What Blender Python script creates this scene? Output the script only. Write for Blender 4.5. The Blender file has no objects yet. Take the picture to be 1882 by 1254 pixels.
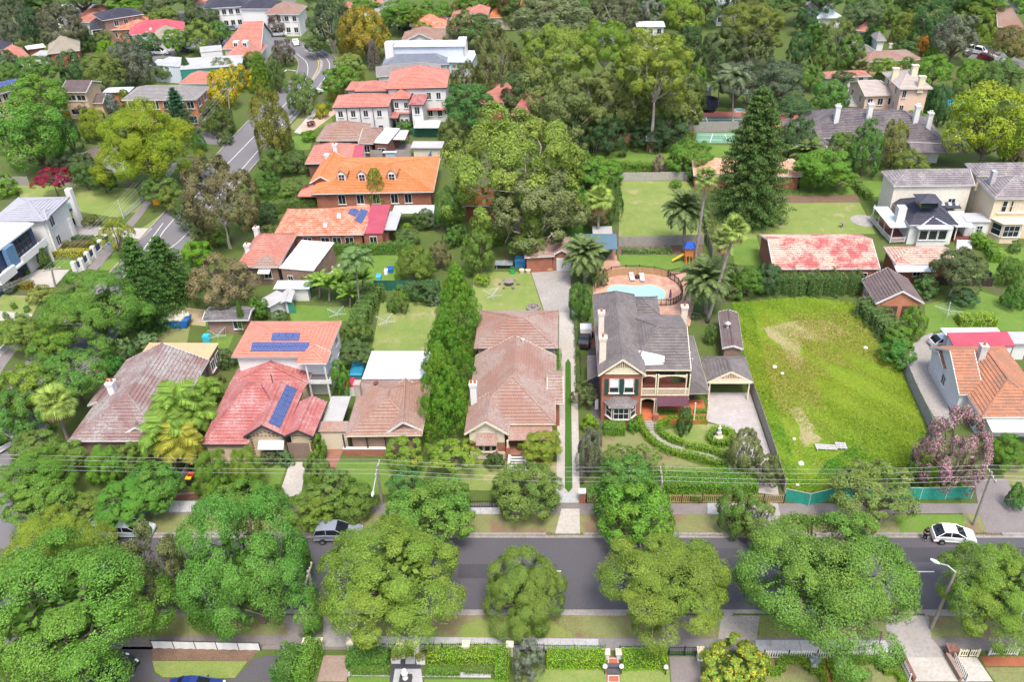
import bpy,math,random
import numpy as np
from mathutils import Vector,Matrix
SC=bpy.context.scene
COL=SC.collection
# ------------------------------------------------------------------ camera, sky, sun, exposure
FPX,PITCH,CX,CY,HCAM=1600.0,math.radians(34.0),1045.0,627.0,65.0
cam_d=bpy.data.cameras.new('camera');cam=bpy.data.objects.new('camera',cam_d);COL.objects.link(cam)
cam.location=(0,0,HCAM);cam.rotation_euler=(math.pi/2-PITCH,0,0)
cam_d.sensor_width=36;cam_d.lens=36*FPX/1882;cam_d.shift_x=-(CX-941)/1882
cam_d.clip_start=1;cam_d.clip_end=3000
SC.camera=cam
SUN_EL,SUN_AZ=math.radians(63),math.radians(163)
w=bpy.data.worlds.new('World');SC.world=w;w.use_nodes=True
nt=w.node_tree;nt.nodes.clear()
sky=nt.nodes.new('ShaderNodeTexSky');sky.sky_type='NISHITA';sky.sun_disc=False
sky.sun_elevation=SUN_EL;sky.sun_rotation=SUN_AZ;sky.air_density=1.0;sky.dust_density=3.5;sky.ozone_density=1.0
bg=nt.nodes.new('ShaderNodeBackground');bg.inputs['Strength'].default_value=0.13
wo=nt.nodes.new('ShaderNodeOutputWorld')
nt.links.new(sky.outputs[0],bg.inputs[0]);nt.links.new(bg.outputs[0],wo.inputs[0])
sl=bpy.data.lights.new('sun','SUN');sl.energy=1.35;sl.angle=math.radians(16);sl.color=(1.0,0.95,0.87)
so=bpy.data.objects.new('sun',sl);COL.objects.link(so)
sdir=Vector((math.sin(SUN_AZ)*math.cos(SUN_EL),math.cos(SUN_AZ)*math.cos(SUN_EL),math.sin(SUN_EL)))
so.rotation_euler=sdir.to_track_quat('Z','Y').to_euler();so.location=(0,0,120)
SC.view_settings.view_transform='Standard';SC.view_settings.look='None'
SC.view_settings.gamma=1;SC.view_settings.use_curve_mapping=False
SC.view_settings.exposure=1.4
SC.cycles.max_bounces=6;SC.cycles.diffuse_bounces=3;SC.cycles.transparent_max_bounces=4
rng=np.random.default_rng(7);random.seed(7)
SP,CP=math.sin(PITCH),math.cos(PITCH)
# ------------------------------------------------------------------ measuring: where a point of the photograph lies on the ground
_ox={'0':0,'1':470,'2':940,'3':1402};_oy={'0':0,'1':310,'2':620,'3':934}
_cur=[0.0,0.0,3.919]
def CR(rk=None):
 if rk is None:_cur[:]=[0,0,1.0]
 else:_cur[:]=[_ox[rk[1]],_oy[rk[0]],3.919]
def PX(x,y):return _cur[0]+x/_cur[2],_cur[1]+y/_cur[2]
def gp(px,py,z=0.0):
 u=(px-CX)/FPX;v=(py-CY)/FPX
 t=(HCAM-z)/(SP+v*CP)
 return np.array((u*t,t*(CP-v*SP),z))
def G(x,y,z=0.0):return gp(*PX(x,y),z)
def depth(p):return p[1]*CP+(HCAM-p[2])*SP
def ppm(p):return FPX/depth(p)
def proj(p):
 d=depth(p);return CX+FPX*p[0]/d,CY+FPX*(-SP*p[1]+CP*(HCAM-p[2]))/d
 # ------------------------------------------------------------------ mesh builder
class MB:
 def __init__(s):s.v=[];s.f=[]
 def add(s,vs,fs):
  n=len(s.v);s.v.extend([tuple(map(float,p))for p in vs]);s.f.extend([tuple(i+n for i in f)for f in fs]);return s
 def poly(s,pts):return s.add(pts,[tuple(range(len(pts)))])
 def box(s,c,size,rz=0.0,top=1.0):
  hx,hy,hz=size[0]/2,size[1]/2,size[2]/2;cs,sn=math.cos(rz),math.sin(rz);vs=[]
  for z,k in((-hz,1.0),(hz,top)):
   for x,y in((-hx,-hy),(hx,-hy),(hx,hy),(-hx,hy)):
    x*=k;y*=k
    vs.append((c[0]+x*cs-y*sn,c[1]+x*sn+y*cs,c[2]+z))
  return s.add(vs,[(3,2,1,0),(4,5,6,7),(0,1,5,4),(1,2,6,5),(2,3,7,6),(3,0,4,7)])
 def prism(s,pts,z0,z1):
  n=len(pts);vs=[(p[0],p[1],z0)for p in pts]+[(p[0],p[1],z1)for p in pts]
  return s.add(vs,[tuple(reversed(range(n))),tuple(range(n,2*n))]+[(i,(i+1)%n,n+(i+1)%n,n+i)for i in range(n)])
 def tube(s,path,rad,n=6,cap=True):
  path=[np.array(p,float)for p in path]
  if not hasattr(rad,'__len__'):rad=[rad]*len(path)
  vs=[];fs=[]
  for i,p in enumerate(path):
   d=path[min(i+1,len(path)-1)]-path[max(i-1,0)];d=d/(np.linalg.norm(d)+1e-9)
   a=np.cross(d,(0,0,1)if abs(d[2])<.9 else(1,0,0));a/=np.linalg.norm(a);b=np.cross(d,a)
   for k in range(n):
    t=2*math.pi*k/n;vs.append(p+rad[i]*(math.cos(t)*a+math.sin(t)*b))
  for i in range(len(path)-1):
   for k in range(n):fs.append((i*n+k,i*n+(k+1)%n,(i+1)*n+(k+1)%n,(i+1)*n+k))
  if cap:
   fs.append(tuple(range(n-1,-1,-1)));m=(len(path)-1)*n;fs.append(tuple(range(m,m+n)))
  return s.add(vs,fs)
 def lathe(s,c,prof,n=12):
  vs=[];fs=[]
  for r,z in prof:
   for k in range(n):
    t=2*math.pi*k/n;vs.append((c[0]+r*math.cos(t),c[1]+r*math.sin(t),c[2]+z))
  for i in range(len(prof)-1):
   for k in range(n):fs.append((i*n+k,i*n+(k+1)%n,(i+1)*n+(k+1)%n,(i+1)*n+k))
  fs.append(tuple(range(n-1,-1,-1)));m=(len(prof)-1)*n;fs.append(tuple(range(m,m+n)))
  return s.add(vs,fs)
def auto_uv(me):
 uvl=me.uv_layers.new(name='UVMap');d=uvl.data;vv=me.vertices
 for p in me.polygons:
  n=p.normal
  if abs(n.z)>.985:u=Vector((1,0,0));v=Vector((0,1,0))
  else:u=Vector((-n.y,n.x,0)).normalized();v=n.cross(u)
  for li in p.loop_indices:
   c=vv[me.loops[li].vertex_index].co;d[li].uv=(c.dot(u),c.dot(v))
def mk(name,mb,mat,parent=None,uv=False,off=(0,0,0),smooth=False):
 me=bpy.data.meshes.new(name)
 if any(off):vs=[(a-off[0],b-off[1],c-off[2])for a,b,c in mb.v]
 else:vs=mb.v
 me.from_pydata(vs,[],mb.f);me.update()
 if mat:me.materials.append(mat)
 if uv:auto_uv(me)
 if smooth:me.polygons.foreach_set('use_smooth',[True]*len(me.polygons))
 o=bpy.data.objects.new(name,me);COL.objects.link(o)
 if parent:o.parent=parent
 return o
def tag(o,label=None,cat=None,group=None,kind=None):
 if label:o['label']=label
 if cat:o['category']=cat
 if group:o['group']=group
 if kind:o['kind']=kind
 return o
class Thing:
 """an Empty at the thing's base; parts are meshes given in world coordinates"""
 def __init__(s,name,label,cat,loc,group=None):
  s.o=bpy.data.objects.new(name,None);COL.objects.link(s.o);s.o.location=tuple(map(float,loc));s.loc=tuple(map(float,loc))
  s.o.empty_display_size=.2;tag(s.o,label,cat,group)
 def part(s,name,mb,mat,uv=False,parent=None,label=None,smooth=False,kind=None):
  o=mk(name,mb,mat,parent or s.o,uv,s.loc,smooth)
  if label:o['label']=label
  if kind:o['kind']=kind
  return o
 def share(s,name,me,loc,rz=0,scale=(1,1,1),parent=None):
  o=bpy.data.objects.new(name,me);COL.objects.link(o);o.parent=parent or s.o
  o.location=(loc[0]-s.loc[0],loc[1]-s.loc[1],loc[2]-s.loc[2]);o.rotation_euler=(0,0,rz);o.scale=scale
  return o
  # ------------------------------------------------------------------ materials
MATS={}
def lin(c):return tuple(c)+(1.0,)
def _new(name):
 m=bpy.data.materials.new(name);m.use_nodes=True;t=m.node_tree;t.nodes.clear()
 o=t.nodes.new('ShaderNodeOutputMaterial');b=t.nodes.new('ShaderNodeBsdfPrincipled');t.links.new(b.outputs[0],o.inputs[0])
 return m,t,b
def _N(t,typ,**kw):
 n=t.nodes.new(typ)
 for k,v in kw.items():setattr(n,k,v)
 return n
def _mix(t,fac,a,b,mode='MIX'):
 n=t.nodes.new('ShaderNodeMix');n.data_type='RGBA';n.blend_type=mode
 for s,x in((0,fac),(6,a),(7,b)):
  if isinstance(x,bpy.types.NodeSocket):t.links.new(x,n.inputs[s])
  elif s==0:n.inputs[0].default_value=x
  else:n.inputs[s].default_value=lin(x)
 return n.outputs[2]
def _noise(t,vec,scale,detail=4,lo=.35,hi=.65,rough=.6):
 n=_N(t,'ShaderNodeTexNoise');n.inputs['Scale'].default_value=scale;n.inputs['Detail'].default_value=detail;n.inputs['Roughness'].default_value=rough
 t.links.new(vec,n.inputs['Vector'])
 r=_N(t,'ShaderNodeMapRange');r.inputs[1].default_value=lo;r.inputs[2].default_value=hi;t.links.new(n.outputs[0],r.inputs[0])
 return r.outputs[0]
def _pos(t):
 return _N(t,'ShaderNodeNewGeometry').outputs['Position']
def _bump(t,b,h,strength=.4,dist=.03):
 n=_N(t,'ShaderNodeBump');n.inputs['Strength'].default_value=strength;n.inputs['Distance'].default_value=dist
 t.links.new(h,n.inputs['Height']);t.links.new(n.outputs[0],b.inputs['Normal'])
def plain(name,c1,c2=None,c3=None,s1=.6,s2=4.0,rough=.85,bump=.0,metal=0.0,spec=.3):
 """weathered surface: c1 to c2 in broad patches, c3 in fine specks"""
 if name in MATS:return MATS[name]
 m,t,b=_new(name);pos=_pos(t);b.inputs['Roughness'].default_value=rough;b.inputs['Metallic'].default_value=metal
 b.inputs['Specular IOR Level'].default_value=spec
 c2=c2 or tuple(x*.82 for x in c1);c3=c3 or tuple(x*.8 for x in c2)
 a=_mix(t,_noise(t,pos,s1),c1,c2)
 f=_noise(t,pos,s2,6,.45,.75);a=_mix(t,f,a,c3)
 t.links.new(a,b.inputs['Base Color'])
 if bump:_bump(t,b,f,bump)
 MATS[name]=m;return m
def tiles(name,c1,c2,lich,amt=.5,tw=.3,th=.36,rough=.8,scale=.5):
 """roof tiles: two tile colours at random, lichen and weather in patches; the courses are geometry"""
 if name in MATS:return MATS[name]
 m,t,b=_new(name);uv=_N(t,'ShaderNodeUVMap').outputs[0];pos=_pos(t);b.inputs['Roughness'].default_value=rough
 b.inputs['Specular IOR Level'].default_value=.25
 br=_N(t,'ShaderNodeTexBrick',offset=.5,squash=1.0);t.links.new(uv,br.inputs['Vector'])
 br.inputs['Scale'].default_value=1.0;br.inputs['Brick Width'].default_value=tw;br.inputs['Row Height'].default_value=th
 br.inputs['Mortar Size'].default_value=.018;br.inputs['Mortar Smooth'].default_value=.3
 br.inputs['Color1'].default_value=lin(c1);br.inputs['Color2'].default_value=lin(c2);br.inputs['Mortar'].default_value=lin(tuple(x*.7 for x in c2))
 n1=_noise(t,pos,scale,6,.42,.68,.7);n2=_noise(t,pos,5.0,3,.35,.7)
 mu=_N(t,'ShaderNodeMath',operation='MULTIPLY');t.links.new(n1,mu.inputs[0]);t.links.new(n2,mu.inputs[1])
 mu2=_N(t,'ShaderNodeMath',operation='MULTIPLY');t.links.new(mu.outputs[0],mu2.inputs[0]);mu2.inputs[1].default_value=amt*2;mu2.use_clamp=True
 col=_mix(t,mu2.outputs[0],br.outputs['Color'],lich)
 t.links.new(col,b.inputs['Base Color'])
 inv=_N(t,'ShaderNodeMath',operation='SUBTRACT');inv.inputs[0].default_value=1;t.links.new(br.outputs['Fac'],inv.inputs[1])
 _bump(t,b,inv.outputs[0],.5,.03)
 MATS[name]=m;return m
def brick(name,c1,c2,mortar,bw=.48,bh=.17,rough=.9):
 if name in MATS:return MATS[name]
 m,t,b=_new(name);uv=_N(t,'ShaderNodeUVMap').outputs[0];pos=_pos(t);b.inputs['Roughness'].default_value=rough
 br=_N(t,'ShaderNodeTexBrick',offset=.5);t.links.new(uv,br.inputs['Vector'])
 br.inputs['Scale'].default_value=1.0;br.inputs['Brick Width'].default_value=bw;br.inputs['Row Height'].default_value=bh
 br.inputs['Mortar Size'].default_value=.012
 br.inputs['Color1'].default_value=lin(c1);br.inputs['Color2'].default_value=lin(c2);br.inputs['Mortar'].default_value=lin(mortar)
 col=_mix(t,_noise(t,pos,.8),br.outputs['Color'],tuple(x*.8 for x in c1))
 t.links.new(col,b.inputs['Base Color']);MATS[name]=m;return m
def sheet(name,c1,c2,pitch=.25,rough=.45,rust=None,ramt=.0):
 """ribbed metal sheet: ribs run upslope"""
 if name in MATS:return MATS[name]
 m,t,b=_new(name);uv=_N(t,'ShaderNodeUVMap').outputs[0];pos=_pos(t);b.inputs['Roughness'].default_value=rough
 b.inputs['Specular IOR Level'].default_value=.4
 wv=_N(t,'ShaderNodeTexWave',bands_direction='X',wave_profile='SAW');wv.inputs['Scale'].default_value=1/pitch*.314*2*.5
 t.links.new(uv,wv.inputs['Vector']);wv.inputs['Distortion'].default_value=0
 col=_mix(t,_noise(t,pos,.5,5),c1,c2)
 if rust:
  f=_noise(t,pos,.35,6,.62-ramt*.3,.7-ramt*.1,.7);col=_mix(t,f,col,rust)
 t.links.new(col,b.inputs['Base Color']);_bump(t,b,wv.outputs['Fac'],.6,.04);MATS[name]=m;return m
def glass(name='window_glass',c=(.02,.025,.03),rough=.08):
 if name in MATS:return MATS[name]
 m,t,b=_new(name);b.inputs['Base Color'].default_value=lin(c);b.inputs['Roughness'].default_value=rough;b.inputs['Specular IOR Level'].default_value=.6
 MATS[name]=m;return m
def paint(name,c,rough=.35,coat=.6):
 if name in MATS:return MATS[name]
 m,t,b=_new(name);b.inputs['Base Color'].default_value=lin(c);b.inputs['Roughness'].default_value=rough;b.inputs['Coat Weight'].default_value=coat
 b.inputs['Coat Roughness'].default_value=.05
 MATS[name]=m;return m
def grassmat(name,c1,c2,c3,s1=.12,s2=.7,bare=None,bamt=.0):
 if name in MATS:return MATS[name]
 m,t,b=_new(name);pos=_pos(t);b.inputs['Roughness'].default_value=1.0;b.inputs['Specular IOR Level'].default_value=.1
 a=_mix(t,_noise(t,pos,s1,5,.35,.65),c1,c2)
 a=_mix(t,_noise(t,pos,s2,6,.42,.72,.75),a,c3)
 f2=_noise(t,pos,9.0,4,.3,.7);a=_mix(t,.35,a,_mix(t,f2,tuple(x*.55 for x in c1),tuple(min(1,x*1.5)for x in c2)))
 if bare:a=_mix(t,_noise(t,pos,.22,6,.66-bamt*.3,.74-bamt*.3,.7),a,bare)
 t.links.new(a,b.inputs['Base Color']);_bump(t,b,f2,.5,.05);MATS[name]=m;return m
def leafmat(name='leaf',transl=.2,blossom=None):
 if name in MATS:return MATS[name]
 m,t,b=_new(name);out=[n for n in t.nodes if n.type=='OUTPUT_MATERIAL'][0]
 oi=_N(t,'ShaderNodeObjectInfo');at=_N(t,'ShaderNodeAttribute',attribute_name='lf')
 sp=_N(t,'ShaderNodeSeparateColor');t.links.new(at.outputs['Color'],sp.inputs[0])
 def rngm(s,lo,hi):
  r=_N(t,'ShaderNodeMapRange');t.links.new(s,r.inputs[0]);r.inputs[3].default_value=lo;r.inputs[4].default_value=hi;return r.outputs[0]
 hs=_N(t,'ShaderNodeHueSaturation');t.links.new(oi.outputs['Color'],hs.inputs['Color'])
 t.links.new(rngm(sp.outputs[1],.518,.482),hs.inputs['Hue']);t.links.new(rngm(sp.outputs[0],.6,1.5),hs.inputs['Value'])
 hs.inputs['Saturation'].default_value=.99
 col=hs.outputs[0]
 if blossom:col=_mix(t,sp.outputs[2],col,blossom)
 t.links.new(col,b.inputs['Base Color']);b.inputs['Roughness'].default_value=.6;b.inputs['Specular IOR Level'].default_value=.12
 tr=_N(t,'ShaderNodeBsdfTranslucent');t.links.new(col,tr.inputs[0])
 mx=_N(t,'ShaderNodeMixShader');mx.inputs[0].default_value=transl
 t.links.new(b.outputs[0],mx.inputs[1]);t.links.new(tr.outputs[0],mx.inputs[2]);t.links.new(mx.outputs[0],out.inputs[0])
 MATS[name]=m;return m
 # ------------------------------------------------------------------ plants
def unit(v):return v/(np.linalg.norm(v,axis=-1,keepdims=True)+1e-9)
def rdir(r,n):return unit(r.normal(size=(n,3)))
def leaf_mesh(name,pos,nrm,size,att,mat,ratio=.6,r=None):
 """n diamond leaves as one mesh; att n x 3"""
 n=len(pos);r=r or rng
 a=unit(np.cross(nrm,rdir(r,n)));b=np.cross(nrm,a)
 s=size[:,None];V=np.empty((n,4,3))
 V[:,0]=pos-a*s*.5;V[:,1]=pos-b*s*ratio*.5+nrm*s*.08;V[:,2]=pos+a*s*.5;V[:,3]=pos+b*s*ratio*.5+nrm*s*.08
 return quads(name,V,att,mat)
def quads(name,V,att,mat):
 n=len(V);me=bpy.data.meshes.new(name)
 me.vertices.add(n*4);me.loops.add(n*4);me.polygons.add(n)
 me.vertices.foreach_set('co',V.reshape(-1).astype(np.float32))
 me.loops.foreach_set('vertex_index',np.arange(n*4,dtype=np.int32))
 me.polygons.foreach_set('loop_start',np.arange(0,n*4,4,dtype=np.int32));me.polygons.foreach_set('loop_total',np.full(n,4,np.int32))
 me.update(calc_edges=True)
 A=me.attributes.new('lf','FLOAT_COLOR','POINT');c=np.ones((n,4,4),np.float32);c[:,:,:3]=att[:,None,:]
 A.data.foreach_set('color',c.reshape(-1));me.materials.append(mat)
 return me
def norm_ext(P,q=.995):
 lo=np.quantile(P,1-q,axis=0);hi=np.quantile(P,q,axis=0)
 return(P-(lo+hi)/2)/((hi-lo)/2)
def crown(name,seed,nl=30,ns=13,nq=90,leaf=.034,rl=(.28,.42),zmin=-.45,flat=1.0,spread=1.0,mat=None,cull=.78,core=500,ratio=.6,blossom=0.0,up=.3):
 r=np.random.default_rng(seed)
 i=np.arange(nl)+.5;z=zmin+(1-zmin)*(1-i/nl);ph=i*2.399963+r.uniform(0,6)
 D=np.stack([np.sqrt(np.clip(1-z*z,0,1))*np.cos(ph),np.sqrt(np.clip(1-z*z,0,1))*np.sin(ph),z],1);D=unit(D+r.normal(size=D.shape)*.16)
 RL=r.uniform(rl[0],rl[1],nl);C=D*(1-RL[:,None]*.9)*r.uniform(.74,1.12,nl)[:,None]*spread;C[:,2]*=flat
 k_=np.argsort(D[:,2])[:max(2,nl//8)];C[k_]*=r.uniform(1.0,1.25,len(k_))[:,None]
 d=rdir(r,nl*ns);Dl=np.repeat(D,ns,0);d=unit(d+Dl*.75+np.array((0,0,up)))
 RS=np.repeat(RL,ns)*r.uniform(.26,.42,nl*ns);CS=np.repeat(C,ns,0)+d*(np.repeat(RL,ns)*.74)[:,None];ls=np.repeat(np.arange(nl),ns)
 m=nl*ns
 e=rdir(r,m*nq);ds=np.repeat(d,nq,0);e=unit(e+ds*.65)
 pos=np.repeat(CS,nq,0)+e*(np.repeat(RS,nq)*r.uniform(.6,1.1,m*nq))[:,None];ll=np.repeat(ls,nq)
 nr=unit(e*.7+ds*.9+r.normal(size=e.shape)*.42+np.array((0,0,.1)))
 keep=np.ones(len(pos),bool)
 for k in range(nl):
  q=((pos-C[k])**2).sum(1)<(RL[k]*cull)**2;keep&=~(q&(ll!=k))
 pos,nr,ll=pos[keep],nr[keep],ll[keep]
 lobe=r.uniform(0,1,nl)[ll]*.6+.4*r.uniform(0,1,len(pos));lf=r.uniform(0,1,len(pos))
 size=leaf*r.uniform(.6,1.4,len(pos))
 if core:
  cp=rdir(r,core)*r.uniform(.25,.62,core)[:,None]*np.array((1,1,.9*flat));pos=np.concatenate([pos,cp]);nr=np.concatenate([nr,rdir(r,core)])
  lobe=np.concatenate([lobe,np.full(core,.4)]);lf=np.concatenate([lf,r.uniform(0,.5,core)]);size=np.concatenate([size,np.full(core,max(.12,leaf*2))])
 bl=(r.uniform(0,1,len(pos))<blossom)*1.0
 if blossom:
  hot=r.uniform(0,1,len(CS));bl=bl*1.0
 att=np.stack([lf,lobe,bl],1)
 return leaf_mesh(name,norm_ext(pos),nr,size,att,mat or leafmat(),ratio,r),C
def cone_crown(name,seed,n=26000,leaf=.03,power=.8,lump=.12,droop=0.0,mat=None,tiers=0,base=.0):
 """dense conifer: z from -1 to 1, widest near the bottom, lumpy surface of upright sprays"""
 r=np.random.default_rng(seed)
 ns=420 if not tiers else tiers*16
 if tiers:
  t=np.repeat(np.linspace(0.02,.97,tiers),16)+r.normal(0,.006,ns);ph=np.tile(np.arange(16)/16*2*np.pi,tiers)+r.uniform(0,1,ns)+np.repeat(r.uniform(0,6,tiers),16)
 else:
  t=r.uniform(0,1,ns)**.85;ph=r.uniform(0,2*np.pi,ns)
 R=(1-t)**power*np.clip(.55+t*6,0,1)*(1+r.normal(0,lump,ns))
 C=np.stack([R*np.cos(ph),R*np.sin(ph),-1+2*t],1)
 k=max(1,n//ns)
 if tiers:
  f=r.uniform(.15,1.0,(ns,k))**.7;P=np.stack([C[:,0][:,None]*f,C[:,1][:,None]*f,C[:,2][:,None]+.03*f+r.normal(0,.012,(ns,k))],2)
  w=.10*(1.15-f)*R.reshape(-1,1)+.02;P[:,:,0]+=r.normal(0,1,(ns,k))*w;P[:,:,1]+=r.normal(0,1,(ns,k))*w
  P=P.reshape(-1,3);nr=unit(r.normal(size=P.shape)*.5+np.array((0,0,1.0)))
 else:
  e=rdir(r,ns*k);out=np.repeat(unit(C*np.array((1,1,0))+np.array((0,0,.35))),k,0);e=unit(e+out*.8)
  rs=np.repeat((.09+.10*(1-t))*r.uniform(.7,1.2,ns),k)[:,None]*r.uniform(.5,1,ns*k)[:,None]
  P=np.repeat(C,k,0)+e*rs*np.array((1,1,.8));nr=unit(e+r.normal(size=P.shape)*.4)
 lobe=np.repeat(r.uniform(0,1,ns),k)[:len(P)];lf=r.uniform(0,1,len(P))
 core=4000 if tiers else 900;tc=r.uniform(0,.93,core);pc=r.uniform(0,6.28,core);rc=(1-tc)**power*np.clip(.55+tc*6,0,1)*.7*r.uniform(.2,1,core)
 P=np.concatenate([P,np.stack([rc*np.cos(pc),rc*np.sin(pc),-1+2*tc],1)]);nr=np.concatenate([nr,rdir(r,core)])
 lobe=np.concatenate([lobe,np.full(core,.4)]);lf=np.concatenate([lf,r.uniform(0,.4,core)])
 size=leaf*r.uniform(.6,1.5,len(P));size[-core:]=.09
 return leaf_mesh(name,norm_ext(P,.992),nr,size,np.stack([lf,lobe,lf*0],1),mat or leafmat(),.55,r)
def limbs_mesh(name,C,seed,mat,zb=-1.1,r0=.05,n=9):
 """limbs in crown units, from the trunk head up into the lobes"""
 r=np.random.default_rng(seed);mb=MB();idx=r.permutation(len(C))[:n]
 for k in idx:
  c=C[k];s=np.array((r.normal(0,.02),r.normal(0,.02),zb+r.uniform(0,.25)));m1=s+(c-s)*.45+np.array((c[0]*.12,c[1]*.12,r.uniform(-.05,.12)))+r.normal(0,.06,3)
  e=s+(c-s)*1.02
  mb.tube([s,s*.5+m1*.5+r.normal(0,.02,3),m1,m1*.5+e*.5+r.normal(0,.05,3),e],[r0,r0*.8,r0*.55,r0*.4,r0*.15],5,False)
  for q in range(2):
   p=m1+(e-m1)*r.uniform(.1,.6);mb.tube([p,p+r.normal(0,.14,3),p+r.normal(0,.1,3)+unit(c)*.3],[r0*.35,r0*.25,r0*.08],4,False)
 me=bpy.data.meshes.new(name);me.from_pydata([tuple(v)for v in mb.v],[],mb.f);me.update();me.materials.append(mat);return me
def trunk_mesh(name,seed,mat,bend=.06,r0=.5,flare=1.5):
 """z 0 (ground) to 1 (crown centre), radius about 1 unit"""
 r=np.random.default_rng(seed);mb=MB();pts=[];rad=[]
 for t in(0,.06,.25,.5,.75,1.0):
  pts.append((math.sin(t*3+seed)*bend*6*t*(1-t)*2,math.cos(t*4+seed)*bend*6*t*(1-t)*2,t));rad.append((flare if t==0 else 1.0-.55*t)*r0)
 mb.tube(pts,rad,8);me=bpy.data.meshes.new(name);me.from_pydata([tuple(v)for v in mb.v],[],mb.f);me.update();me.materials.append(mat);return me
bark=plain('bark',(.11,.085,.065),(.16,.13,.1),s1=2,s2=12,bump=.5)
palebark=plain('pale_bark',(.42,.36,.30),(.30,.24,.2),(.5,.46,.41),s1=1.2,s2=6,rough=.7)
LIB={}
def lib(kind):
 if kind in LIB:return LIB[kind]
 L=[]
 if kind=='big':
  for s in range(5):
   m,C=crown('crown',11+s,nl=27+3*s,ns=18,nq=220,leaf=.022,rl=(.22,.38),zmin=-.5,core=900)
   L.append((m,limbs_mesh('limbs',C,s,bark)))
 elif kind=='broad':
  for s in range(5):
   m,C=crown('crown',31+s,nl=20+2*s,ns=13,nq=75,leaf=.05,rl=(.25,.42),zmin=-.5,core=400)
   L.append((m,limbs_mesh('limbs',C,s,bark)))
 elif kind=='loose':
  for s in range(4):
   m,C=crown('crown',51+s,nl=24,ns=11,nq=70,leaf=.05,rl=(.22,.37),zmin=-.45,cull=.6,core=150,spread=1.08)
   L.append((m,limbs_mesh('limbs',C,s,bark,n=12)))
 elif kind=='gum':
  for s in range(4):
   m,C=crown('crown',71+s,nl=32,ns=12,nq=80,leaf=.052,rl=(.2,.34),zmin=-.45,cull=.55,core=150,spread=1.1,ratio=.42,up=.0)
   L.append((m,limbs_mesh('limbs',C,s,palebark,n=8,r0=.034)))
 elif kind=='biggum':
  for s in range(3):
   m,C=crown('crown',91+s,nl=44,ns=15,nq=105,leaf=.033,rl=(.17,.31),zmin=-.5,cull=.55,core=400,spread=1.08,ratio=.45,up=.1)
   L.append((m,limbs_mesh('limbs',C,s,palebark,n=9,r0=.026)))
 elif kind=='flat':
  for s in range(3):
   m,C=crown('crown',111+s,nl=20,ns=12,nq=60,leaf=.05,rl=(.2,.34),zmin=.05,core=60)
   L.append((m,limbs_mesh('limbs',C,s,bark,zb=-1.6)))
 elif kind=='bush':
  for s in range(4):
   m,C=crown('crown',131+s,nl=16,ns=9,nq=60,leaf=.085,rl=(.32,.5),zmin=-.6,core=150)
   L.append((m,None))
 elif kind=='myrtle':
  for s in range(2):
   m,C=crown('crown',151+s,nl=30,ns=12,nq=60,leaf=.045,rl=(.16,.28),zmin=-.5,cull=.5,core=60,blossom=.4,mat=leafmat('pink_blossom_leaf',.25,(.58,.27,.38)))
   L.append((m,limbs_mesh('limbs',C,s,bark)))
 elif kind=='flower':
  for s in range(2):
   m,C=crown('crown',161+s,nl=24,ns=10,nq=40,leaf=.075,rl=(.22,.34),zmin=-.6,core=120,blossom=.13,mat=leafmat('yellow_blossom_leaf',.25,(.65,.45,.05)),ratio=.75)
   L.append((m,None))
 elif kind=='cone':
  for s in range(3):L.append((cone_crown('crown',171+s,n=42000,power=.66,leaf=.032,lump=.12),None))
 elif kind=='column':
  for s in range(2):L.append((cone_crown('crown',181+s,n=9000,power=.35,leaf=.055,lump=.1),None))
 elif kind=='norfolk':L.append((cone_crown('crown',191,n=90000,tiers=26,power=.62,leaf=.04),None))
 elif kind=='spire':
  for s in range(2):L.append((cone_crown('crown',195+s,n=16000,tiers=16,power=.7,leaf=.055),None))
 LIB[kind]=L;return L
TR={}
def trunk(kind,v):
 k=(kind,v)
 if k not in TR:TR[k]=trunk_mesh('trunk',v*7+3,palebark if kind=='pale' else bark)
 return TR[k]
_tn=[0];TREES=[]
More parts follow.
